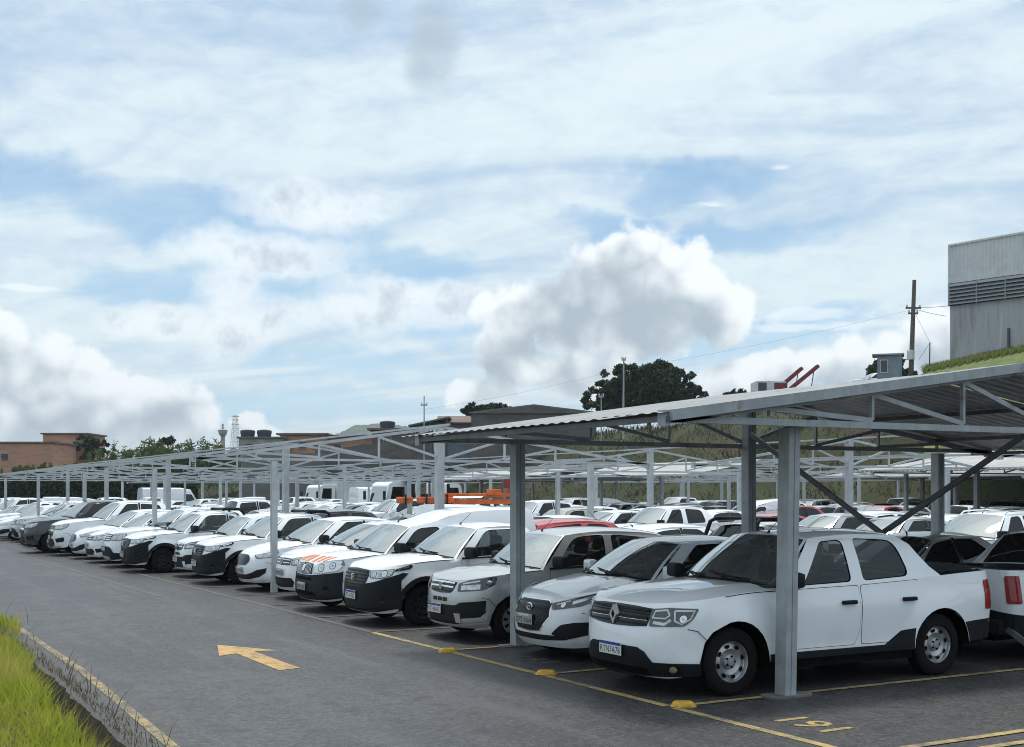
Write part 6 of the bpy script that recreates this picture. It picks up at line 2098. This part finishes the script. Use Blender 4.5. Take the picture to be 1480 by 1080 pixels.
def wire(lab, pts, r=.018):
    P = [away(*q) for q in pts]
    out = []
    for a, b in zip(P, P[1:]):
        for i in range(12):
            t = i / 12; out.append(a.lerp(b, t) - Vector((0, 0, (a - b).length * .012 * 4 * t * (1 - t))))
    out.append(P[-1]); o = out[0].copy()
    mb = MB(); mb.tube([q - o for q in out], r, 'window', 4, False); w = mb.build('power_line'); w.location = o
    return tag(w, lab, 'wire', 'wires between the poles')
wire('long faint wire from the tall pole to the left', [(1320, 447, 88), (901, 533, 100), (613, 592, 112)], .006)
wire('upper wire from the tall pole to the hall corner', [(1321, 444, 88), (1373, 442, 91)])
wire('lower wire from the tall pole to the hall wall', [(1320, 446, 88), (1367, 457, 91)])
wire('stay wire from the tall pole to the short post', [(1320, 447, 88), (1343.5, 494, 86)], .012)
wire('stay wire slanting down from the short post', [(1343.5, 496, 86), (1328, 520, 86)], .012)

# water tower and lattice mast far away
p = away(322, 640, 300); k = 300 / FPX
wt = empty('water_tower', (p.x, p.y, p.z), 0, 'pale mushroom shaped water tower on the skyline', 'water tower')
mb = MB(); mb.lathe([(3.6 * k, -20), (3.2 * k, 0), (3.0 * k, 9 * k)], 'render', 14, 'z'); mb.build('shaft', wt)
mb = MB(); mb.lathe([(3 * k, 8.8 * k), (5.6 * k, 12.5 * k), (6.4 * k, 15 * k), (6.2 * k, 17 * k), (7.2 * k, 17.2 * k), (7.2 * k, 18 * k), (2 * k, 19.5 * k), (1.2 * k, 22 * k), (0, 22.3 * k)], 'render', 18, 'z'); mb.build('bowl', wt)
mb = MB(); mb.tube([(0, 0, 22 * k), (0, 0, 27 * k)], .25, 'frame', 5); mb.build('mast', wt)
p = away(340, 645, 380); k = 380 / FPX
py = empty('lattice_pylon', (p.x, p.y, p.z), 0, 'slender lattice pylon right of the water tower', 'pylon')
mb = MB(); H = 44 * k
for z0, z1, w0, w1 in [(H * i / 7, H * (i + 1) / 7, lerp(5.5, 2.2, i / 7) * k, lerp(5.5, 2.2, (i + 1) / 7) * k) for i in range(7)]:
    for sx, sy in ((-1, -1), (1, -1), (1, 1), (-1, 1)):
        mb.bar((sx * w0, sy * w0, z0), (sx * w1, sy * w1, z1), .09, .09, 'framepale')
    for s in (-1, 1): mb.bar((-w0 * s, -w0, z0), (w1 * s, -w1, z1), .06, .06, 'framepale'); mb.bar((-w0 * s, w0, z0), (w1 * s, w1, z1), .06, .06, 'framepale')
    mb.bar((-w1, -w1, z1), (w1, -w1, z1), .1, .1, 'frame')
o = mb.build('lattice', py); tag(o, kind='stuff')
for z in (.72, .86, .98):
    mb = MB(); mb.bar((-5.5 * k, 0, H * z), (5.5 * k, 0, H * z), .18, .2, 'frame'); mb.build('cross_arm', py)

# truck with two raised loading ramps on the hilltop
p = away(1093, 578, 88); k = 88 / FPX
tr = empty('ramp_truck', p, 0, 'red truck bed with pale cab and two raised loading ramps above the roof line', 'truck')
def rb(mb, x0, x1, z0, z1, d0, d1, m):
    q = [RT * x * k + FW * d + Vector((0, 0, z * k)) for d in (d0, d1) for z in (z0, z1) for x in (x0, x1)]
    mb.raw([tuple(v) for v in q], [(0, 1, 3, 2), (4, 6, 7, 5), (0, 4, 5, 1), (2, 3, 7, 6), (0, 2, 6, 4), (1, 5, 7, 3)], m)
mb = MB(); rb(mb, 0, 26, 0, 27, 0, 2.1, 'white2'); mb.build('cab', tr, weld=False)
mb = MB(); rb(mb, 3, 15, 13, 25, -.02, .0, 'window'); mb.build('cab_window', tr, weld=False)
mb = MB(); rb(mb, 24, 78, 2, 10, .1, 2.2, 'redmetal'); mb.build('bed', tr, weld=False)
mb = MB(); rb(mb, 24, 46, 10, 25, .2, .5, 'redmetal'); rb(mb, 27, 44, 24, 27, .2, 2.0, 'white2'); mb.build('headboard', tr, weld=False)
for x in (8, 60, 70):
    mb = MB(); c = RT * x * k + FW * .3 + Vector((0, 0, -2 * k)); mb.lathe([(.001, -.2), (.45, -.2), (.5, -.1), (.5, .1), (.45, .2), (.001, .2)], 'tyre', 14, 'x'); o = mb.build('wheel', tr); o.location = c; o.rotation_euler = (0, 0, math.atan2(FW.y, FW.x))
for x0, x1, z0, z1, d in ((34, 76, 14, 50, 1.9), (46, 92, 12, 50, .3)):
    mb = MB(); a, b = RT * x0 * k + FW * d + Vector((0, 0, z0 * k)), RT * x1 * k + FW * d + Vector((0, 0, z1 * k))
    for o_ in (0, .45):
        mb.bar(a + FW * o_, b + FW * o_, .08, .26, 'redmetal')
    for t in range(9): mb.bar(a.lerp(b, t / 8), a.lerp(b, t / 8) + FW * .45, .06, .08, 'redmetal')
    mb.build('loading_ramp', tr)
    mb = MB(); q = a.lerp(b, .85); mb.tube([q, RT * (x1 - 12 + 0) * k + FW * d + Vector((0, 0, 12 * k))], .035, 'window', 6); mb.build('strut', tr)

# ------------------------------------------------------------------ parked cars: the front row
G0 = 'cars parked in the front row'
FRONT = [
 (OROCH, 'white', 1.10, -1.35, 'large white double cab pickup with bare steel wheels next to the nearest column', 'RTN7A78', {}),
 (HB20, 'white', 3.60, -.90, 'white hatchback with big black hexagonal grille between pickup and silver hatchback', 'DPT 3064', {}),
 (UNO, 'silver', 6.00, -.92, 'silver boxy hatchback with chrome grille bars behind the second column', 'RTH0A65', {}),
 (STRADA, 'white', 8.42, -1.22, 'white small pickup with black front bumper beside the silver hatchback', 'RTA1E62', {}),
 (FIORINO, 'white', 10.85, -1.17, 'white cargo van with orange stripes on its bonnet and grey bumper', 'OPE 2018', {}),
 (GOL, 'white', 13.30, -.73, 'white hatchback with thin chrome grille bars behind the third column', 'PXU 4512', dict(mirmat=None)),
 (KA, 'white', 15.72, -.77, 'white hatchback with oval black grille left of the third column', 'QNY 7783', dict(mirmat='plastic')),
 (STRADA, 'white', 18.12, -1.05, 'white small pickup with black bumper left of the oval grilled hatchback', 'RTB3F40', dict(rack=1)),
 (UNO, 'white', 20.50, -.85, 'white boxy hatchback with fog lamps wedged between two black bumpered pickups', 'RMH2B18', {}),
 (STRADA, 'white', 22.95, -1.60, 'white small pickup showing its whole left side and front wheel', 'RTC5D09', dict(rack=1)),
 (DUSTER, 'white', 25.35, -1.60, 'white sport utility car beside the pickup that shows its wheel', 'RNU8C51', dict(rails=None)),
 (GOL, 'white', 27.80, -1.60, 'white compact hatchback in the front row beside the sport utility car', None, {}),
 (KA, 'white', 30.20, -1.62, 'white hatchback with oval grille right of the tall white pickup', None, {}),
 (BIG, 'white', 32.65, -1.85, 'tall white double cab pickup right of the black one', None, dict(bowtie=1, lipmat='chrome')),
 (BIG, 'black', 35.10, -2.40, 'tall black double cab pickup in the front row', None, {}),
 (DUSTER, 'white', 37.50, -1.60, 'white sport utility car left of the tall black pickup', None, {}),
]
done = {}
def get(S, key, color, level, opts=None):
    k = (key, color, level)
    if k not in done:
        done[k] = [make_car(S, color, level, None, None, opts=opts), False]
    o, used = done[k]
    if used: return copy_tree(o)
    done[k][1] = True
    return o

for i, (S, colr, u, v, lab, plate, op) in enumerate(FRONT):
    lv = 'A' if i <= 10 else 'B'
    make_car(S, colr, lv, lab, G0, (v, u, 0), rnd.uniform(-.012, .012), plate, op)

KINDS = {'hatchback': [('hb', HB20, 3), ('gol', GOL, 5), ('uno', UNO, 4), ('ka', KA, 3)], 'sedan': [('sedan', SEDAN, 1)], 'pickup': [('strada', STRADA, 3), ('big', BIG, 2), ('oroch', OROCH, 1)],
         'cargo van': [('fiorino', dict(FIORINO, tape=0), 1)], 'suv': [('duster', DUSTER, 1)]}
def proj(v, u, z):
    q = Vector((v - CAMX, u - CAMY, 0)); Z = q.dot(FW); X = q.dot(RT)
    return (740 + FPX * X / Z, HZ - FPX * (z - CAMZ) / Z, Z) if Z > 1 else (-9999, 0, -1)

cr = random.Random(77)
def pick(no=1):
    kind = cr.choices(['hatchback', 'sedan', 'pickup', 'cargo van', 'suv'], [52, 14, 18, 5, 11])[0]
    lst = KINDS[kind]
    key, S, _ = cr.choices(lst, [q[2] for q in lst])[0]
    colr = cr.choices(['white', 'silver', 'grey', 'black', 'red', 'beige'], [78, 9, 4, 5, 2, 2] if no < 5 else [55, 10, 11, 19, 2, 3])[0]
    return kind, key, S, colr

ORD = {1: 'front', 2: 'second', 3: 'third', 4: 'fourth', 5: 'fifth', 6: 'sixth', 7: 'seventh', 8: 'eighth'}
def row(no, facing, line, u0, u1, fixed=(), pitch=2.42, fill=.93, skip=()):
    """one row of cars; line is where the noses (facing -1) or the tails (facing +1) stand"""
    seats = []
    n = int((u1 - u0) / pitch)
    fx = {round((f[0] - u0) / pitch): f for f in fixed}
    for k in range(n + 1):
        u = u0 + k * pitch
        if k in fx:
            f = fx[k]; seats.append((f[0], f[1], f[2], f[3], f[4], f[5] if len(f) > 5 else 0.0)); continue
        if any(a < u < b for a, b in skip) or cr.random() > fill: seats.append(None); continue
        kind, key, S, colr = pick(no)
        seats.append((u + cr.uniform(-.1, .1), kind, key, S, colr, cr.uniform(-.25, .25)))
    name = lambda s: None if s is None else f'{s[4]} {s[1]}'
    for k, s in enumerate(seats):
        if s is None: continue
        u, kind, key, S, colr, dv = s
        v0 = line + dv; vm = v0 + S['L'] / 2
        if facing > 0: v0 = v0 + S['L']
        xs = [proj(v, u, 1.2)[0] for v in (line + dv, vm, line + dv + S['L'])]
        Z = proj(vm, u, 1)[2]
        if Z < 3 or max(xs) < -30 or min(xs) > 1660: continue
        lv = 'B' if Z < 52 else 'C'
        a, b = (name(seats[k - 1]) if k else None), (name(seats[k + 1]) if k < len(seats) - 1 else None)
        where = 'heading away' if facing > 0 else 'nose toward the road'
        if a and b: lab = f'{colr} {kind} between a {a} and a {b} in the {ORD[no]} row'
        elif a or b: lab = f'{colr} {kind} beside a {a or b} and a free slot, {ORD[no]} row'
        else: lab = f'{colr} {kind} standing alone between free slots in the {ORD[no]} row'
        o = get(S, key, colr, lv)
        o.location = (v0, u, 0); o.rotation_euler = (0, 0, (math.pi if facing > 0 else 0) + cr.uniform(-.015, .015))
        tag(o, lab, {'cargo van': 'van', 'pickup': 'pickup'}.get(kind, 'car'), f'cars parked in the {ORD[no]} row')

row(1, -1, -1.6, 39.95, 92, fill=.95)
FV = dict(FIORINO, tape=0)
row(2, 1, 3.9, -1.0, 92, skip=((-2, 0),), fixed=[(1.2, 'pickup', 'stradark', dict(STRADA, rearblack=(.36, .62, 2.95), ant=None), 'white', -.05), (3.5, 'sedan', 'sedan', SEDAN, 'silver', .1), (6.5, 'pickup', 'strack', dict(STRADA, rack=1, ant=None), 'white', -.6), (8.9, 'hatchback', 'gol', GOL, 'white', -.2), (11.4, 'hatchback', 'uno', UNO, 'red', -.75), (15.8, 'cargo van', 'fiorino', FV, 'white', -.4)])
row(3, -1, 11.7, -3, 88)
row(4, 1, 16.3, -6, 86, fixed=[(18.2, 'sedan', 'sedan', SEDAN, 'silver', 3.4)])
row(5, -1, 24.4, 0, 84, fill=.9)
row(6, 1, 28.9, 2, 82, fill=.9)
row(7, -1, 36.6, 12, 62, fill=.85)
row(8, 1, 41.0, 14, 50, fill=.8)
# cars whose neighbours are alike get their place in the row instead
NTH = ['nearest', 'second', 'third', 'fourth', 'fifth', 'sixth', 'seventh', 'eighth', 'ninth', 'tenth', 'eleventh', 'twelfth', 'thirteenth', 'fourteenth', 'fifteenth', 'sixteenth', 'seventeenth', 'eighteenth', 'nineteenth', 'twentieth']
tops = [q for q in COL.objects if q.parent is None and str(q.get('group', '')).startswith('cars parked in the')]
by = {}
for q in tops: by.setdefault(q['label'], []).append(q)
first = {q.name: q['label'] for q in tops}
for lab, qs in by.items():
    if len(qs) < 2: continue
    for q in qs:
        what = ' '.join(lab.split()[:2]) if lab.split()[1] != 'cargo' else ' '.join(lab.split()[:3])
        same = sorted([o for o in tops if o['group'] == q['group'] and first[o.name].startswith(what)], key=lambda o: o.location.y)
        n = same.index(q)
        rw = q['group'].split()[-2]
        q['label'] = (f'{NTH[n]} {what} counted from the near end of the {rw} row' if n < len(NTH) else f'{what} near the far end of the {rw} row')

# ------------------------------------------------------------------ larger vehicles among the rows
p = away(255, 712, 100)
make_car(BIGVAN, 'white', 'B', 'large white panel van standing tall above the cars at left', 'larger vehicles among the rows', (p.x + 2.5, p.y, 0), math.pi)
p = away(610, 712, 90)
make_car(BIGVAN, 'white', 'B', 'white panel van under the far carport frames', 'larger vehicles among the rows', (p.x, p.y, 0), math.pi)

def truck(lab, p, rz, body, seed=0):
    root = empty('cargo_truck', (p.x, p.y, 0), rz, lab, 'truck', 'larger vehicles among the rows')
    mb = MB(); P = round_poly([(0, .55), (0, 1.45), (.22, 2.55), (.55, 2.72), (1.7, 2.72), (1.7, .55)], .12)
    mb.prism(P, -1.05, 1.05, 'white', 'y'); mb.build('cab', root)
    mb = MB(); mb.raw([(-.012, -.92, 1.5), (-.012, .92, 1.5), (.19, .92, 2.42), (.19, -.92, 2.42)], [(0, 1, 2, 3)], 'windfar'); mb.build('windscreen', root, weld=False)
    for s in (-1, 1):
        mb = MB(); mb.raw([(.35, s * 1.055, 1.55), (1.35, s * 1.055, 1.5), (1.35, s * 1.055, 2.4), (.5, s * 1.055, 2.4)], [(0, 1, 2, 3)], 'glassfar'); mb.build('side_window', root, weld=False)
        mb = MB(); mb.box((-.03, s * .75 - .2, .8), (.02, s * .75 + .2, 1.0), 'bowl', .03); mb.build('headlight', root)
        mb = MB(); mb.box((-.25, s * 1.25 - .12, 1.6), (-.15, s * 1.25 + .12, 2.15), 'plastic', .04); mb.build('mirror', root)
        for x in (.8, 4.6):
            mb = MB(); mb.lathe([(.001, -.12), (.3, -.12), (.44, -.12), (.47, -.08), (.47, .1), (.4, .13), (.001, .12)], 'tyre', 16, 'y', (x, s * .9, .47)); mb.build('wheel', root)
    mb = MB(); mb.box((-.05, -1.05, .42), (.12, 1.05, .75), 'plastic', .04); mb.build('front_bumper', root)
    mb = MB(); mb.box((-.02, -.6, 1.05), (.0, .6, 1.4), 'gloss'); mb.build('grille', root)
    mb = MB(); mb.box((1.7, -.45, .6), (6.2, .45, .85), 'under'); mb.build('chassis', root)
    mb = MB()
    if body == 'box': mb.box((1.85, -1.15, .9), (6.2, 1.15, 3.0), 'white2', .04)
    else:
        mb.box((1.85, -1.12, .9), (6.2, 1.12, 1.05), 'redmetal')
        for x in (1.9, 3.3, 4.7, 6.1):
            for s in (-1, 1): mb.box((x - .04, s * 1.08 - .04, 1.05), (x + .04, s * 1.08 + .04, 2.0), 'redmetal')
        for s in (-1, 1): mb.box((1.9, s * 1.08 - .025, 1.3), (6.15, s * 1.08 + .025, 1.5), 'redmetal'); mb.box((1.9, s * 1.08 - .025, 1.75), (6.15, s * 1.08 + .025, 1.95), 'redmetal')
    mb.build('cargo_box' if body == 'box' else 'stake_bed', root)
    return root
truck('white truck with dark red stake bed under the far frames', away(545, 712, 76), .1, 'stake')
truck('white truck with red stake bed parked near the pale roof sheets', away(655, 712, 90), math.pi + .3, 'stake')
truck('white box truck far back near the retaining wall', away(450, 712, 104), .2, 'box')

# orange lifting boom resting on a small trailer in the lane behind the second row
p = away(664, 712, 33)
bl = empty('boom_lift', (p.x, p.y, 0), math.atan2(RT.y, RT.x) + .12, 'long orange lifting boom folded flat on a trailer behind the van', 'boom lift')
mb = MB(); mb.box((-1.3, -.5, .45), (1.3, .5, .62), 'frame2'); mb.build('chassis', bl)
for s in (-1, 1):
    mb = MB(); mb.lathe([(.001, -.09), (.22, -.1), (.32, -.08), (.32, .08), (.22, .1), (.001, .09)], 'tyre', 16, 'y', (0, s * .62, .32)); mb.build('wheel', bl)
mb = MB(); mb.box((-.4, -.25, .62), (-.05, .25, 1.72), 'orange', .03); mb.build('turret', bl)
for x0, x1, z, y, h in ((-.75, 1.55, 1.80, .0, .13), (-.5, 1.50, 1.98, .0, .10)):
    mb = MB(); mb.box((x0, y - .09, z - h / 2), (x1, y + .09, z + h / 2), 'orange', .015)
    mb.build('boom', bl)
mb = MB(); mb.tube([(-.6, .12, 1.9), (1.2, .12, 1.93)], .025, 'chrome', 6); mb.build('hydraulic_ram', bl)
for x in (-1.45, -.9, -.35):
    mb = MB(); mb.box((x - .24, -.26, 1.76), (x + .2, .26, 1.93), 'orange', .03); mb.box((x - .02, -.32, 1.74), (x + .02, .32, 2.0), 'plastic'); mb.build('outrigger', bl)
for x in (-1.25, -.55, -.30):
    mb = MB(); mb.tube([(x, 0, 1.9), (x, 0, 2.28)], .045, 'plastic', 8); mb.build('pin', bl)
mb = MB(); mb.tube([(1.30, 0, 1.9), (1.30, 0, 2.18)], .035, 'orange', 6); mb.box((1.18, -.14, 2.18), (1.40, .14, 2.42), 'redmetal', .03); mb.build('control_box', bl)
mb = MB(); mb.box((.75, -.22, 1.98), (1.12, .22, 2.14), 'orange', .02); mb.build('joint', bl)
# small motorcycles in a group under the far frames
def motorcycle():
    root = empty('motorcycle', (0, 0, 0))
    for x in (-.65, .65):
        mb = MB(); mb.lathe([(.20, -.05), (.27, -.055), (.31, -.03), (.31, .03), (.27, .055), (.20, .05)], 'tyre', 16, 'y', (x, 0, .31)); w = mb.build('wheel', root)
        mb = MB(); mb.lathe([(.001, -.03), (.20, -.02), (.21, 0), (.20, .02), (.001, .03)], 'steel', 12, 'y', (x, 0, .31)); mb.build('rim', w)
    mb = MB(); mb.tube([(-.65, 0, .31), (-.45, 0, .75), (-.38, 0, 1.0)], .04, 'chrome', 6); mb.tube([(-.42, -.32, 1.02), (-.38, 0, 1.0), (-.42, .32, 1.02)], .018, 'plastic', 6); mb.build('fork', root)
    mb = MB(); mb.tube([(-.42, 0, .72), (-.25, 0, .85), (.05, 0, .82), (.2, 0, .74)], [.08, .15, .14, .08], 'white', 10); mb.build('tank', root)
    mb = MB(); mb.tube([(.05, 0, .78), (.35, 0, .76), (.75, 0, .82)], [.09, .12, .10], 'seat', 8); mb.build('seat', root)
    mb = MB(); mb.box((-.25, -.14, .3), (.22, .14, .66), 'frame2', .05); mb.build('engine', root)
    mb = MB(); mb.box((.58, -.2, .88), (.98, .2, 1.2), 'white2', .05); mb.build('top_box', root)
    mb = MB(); mb.lathe([(.001, -.06), (.09, -.05), (.10, .02), (.06, .08)], 'bowl', 12, 'x', (-.5, 0, .88)); mb.build('headlight', root)
    return root
mlab = ['first white motorcycle from the left under the far frames', 'second white motorcycle from the left under the far frames', 'white motorcycle in the middle of the motorcycle group', 'fourth white motorcycle from the left under the far frames', 'rightmost white motorcycle of the group under the far frames']
m0 = motorcycle()
for i, lab in enumerate(mlab):
    o = m0 if i == 0 else copy_tree(m0)
    q = away(775 + i * 26, 712, 46)
    o.location = (q.x, q.y, 0); o.rotation_euler = (0, .12, .3 + .1 * i)
    tag(o, lab, 'motorcycle', 'white motorcycles under the far frames')

p = away(1262, 562, 92)
make_car(GOL, 'white', 'C', 'white car parked beside the blue guard booth on the hilltop', 'vehicles on the hilltop', (p.x - 1.9 * math.cos(-.7), p.y - 1.9 * math.sin(-.7), CAMZ + (HZ - 539) * 92 / FPX - 1.48), -.7)

# ------------------------------------------------------------------ thin haze over the far distance
hz = MB(); hz.box((-2600, -2600, -1.4), (2600, 2600, 120), 'white')
ho = hz.build('haze', weld=False)
hm = D.materials.new('haze'); hm.use_nodes = True
ht = NT(hm.node_tree); hm.node_tree.nodes.clear()
pv = ht.node('ShaderNodeVolumePrincipled')
pv.inputs['Color'].default_value = (0.80, 0.88, 0.95, 1)
pv.inputs['Density'].default_value = 0.00024
pv.inputs['Anisotropy'].default_value = 0.3
ht.t.links.new(pv.outputs[0], ht.node('ShaderNodeOutputMaterial').inputs['Volume'])
ho.data.materials.clear(); ho.data.materials.append(hm)
tag(ho, kind='stuff')
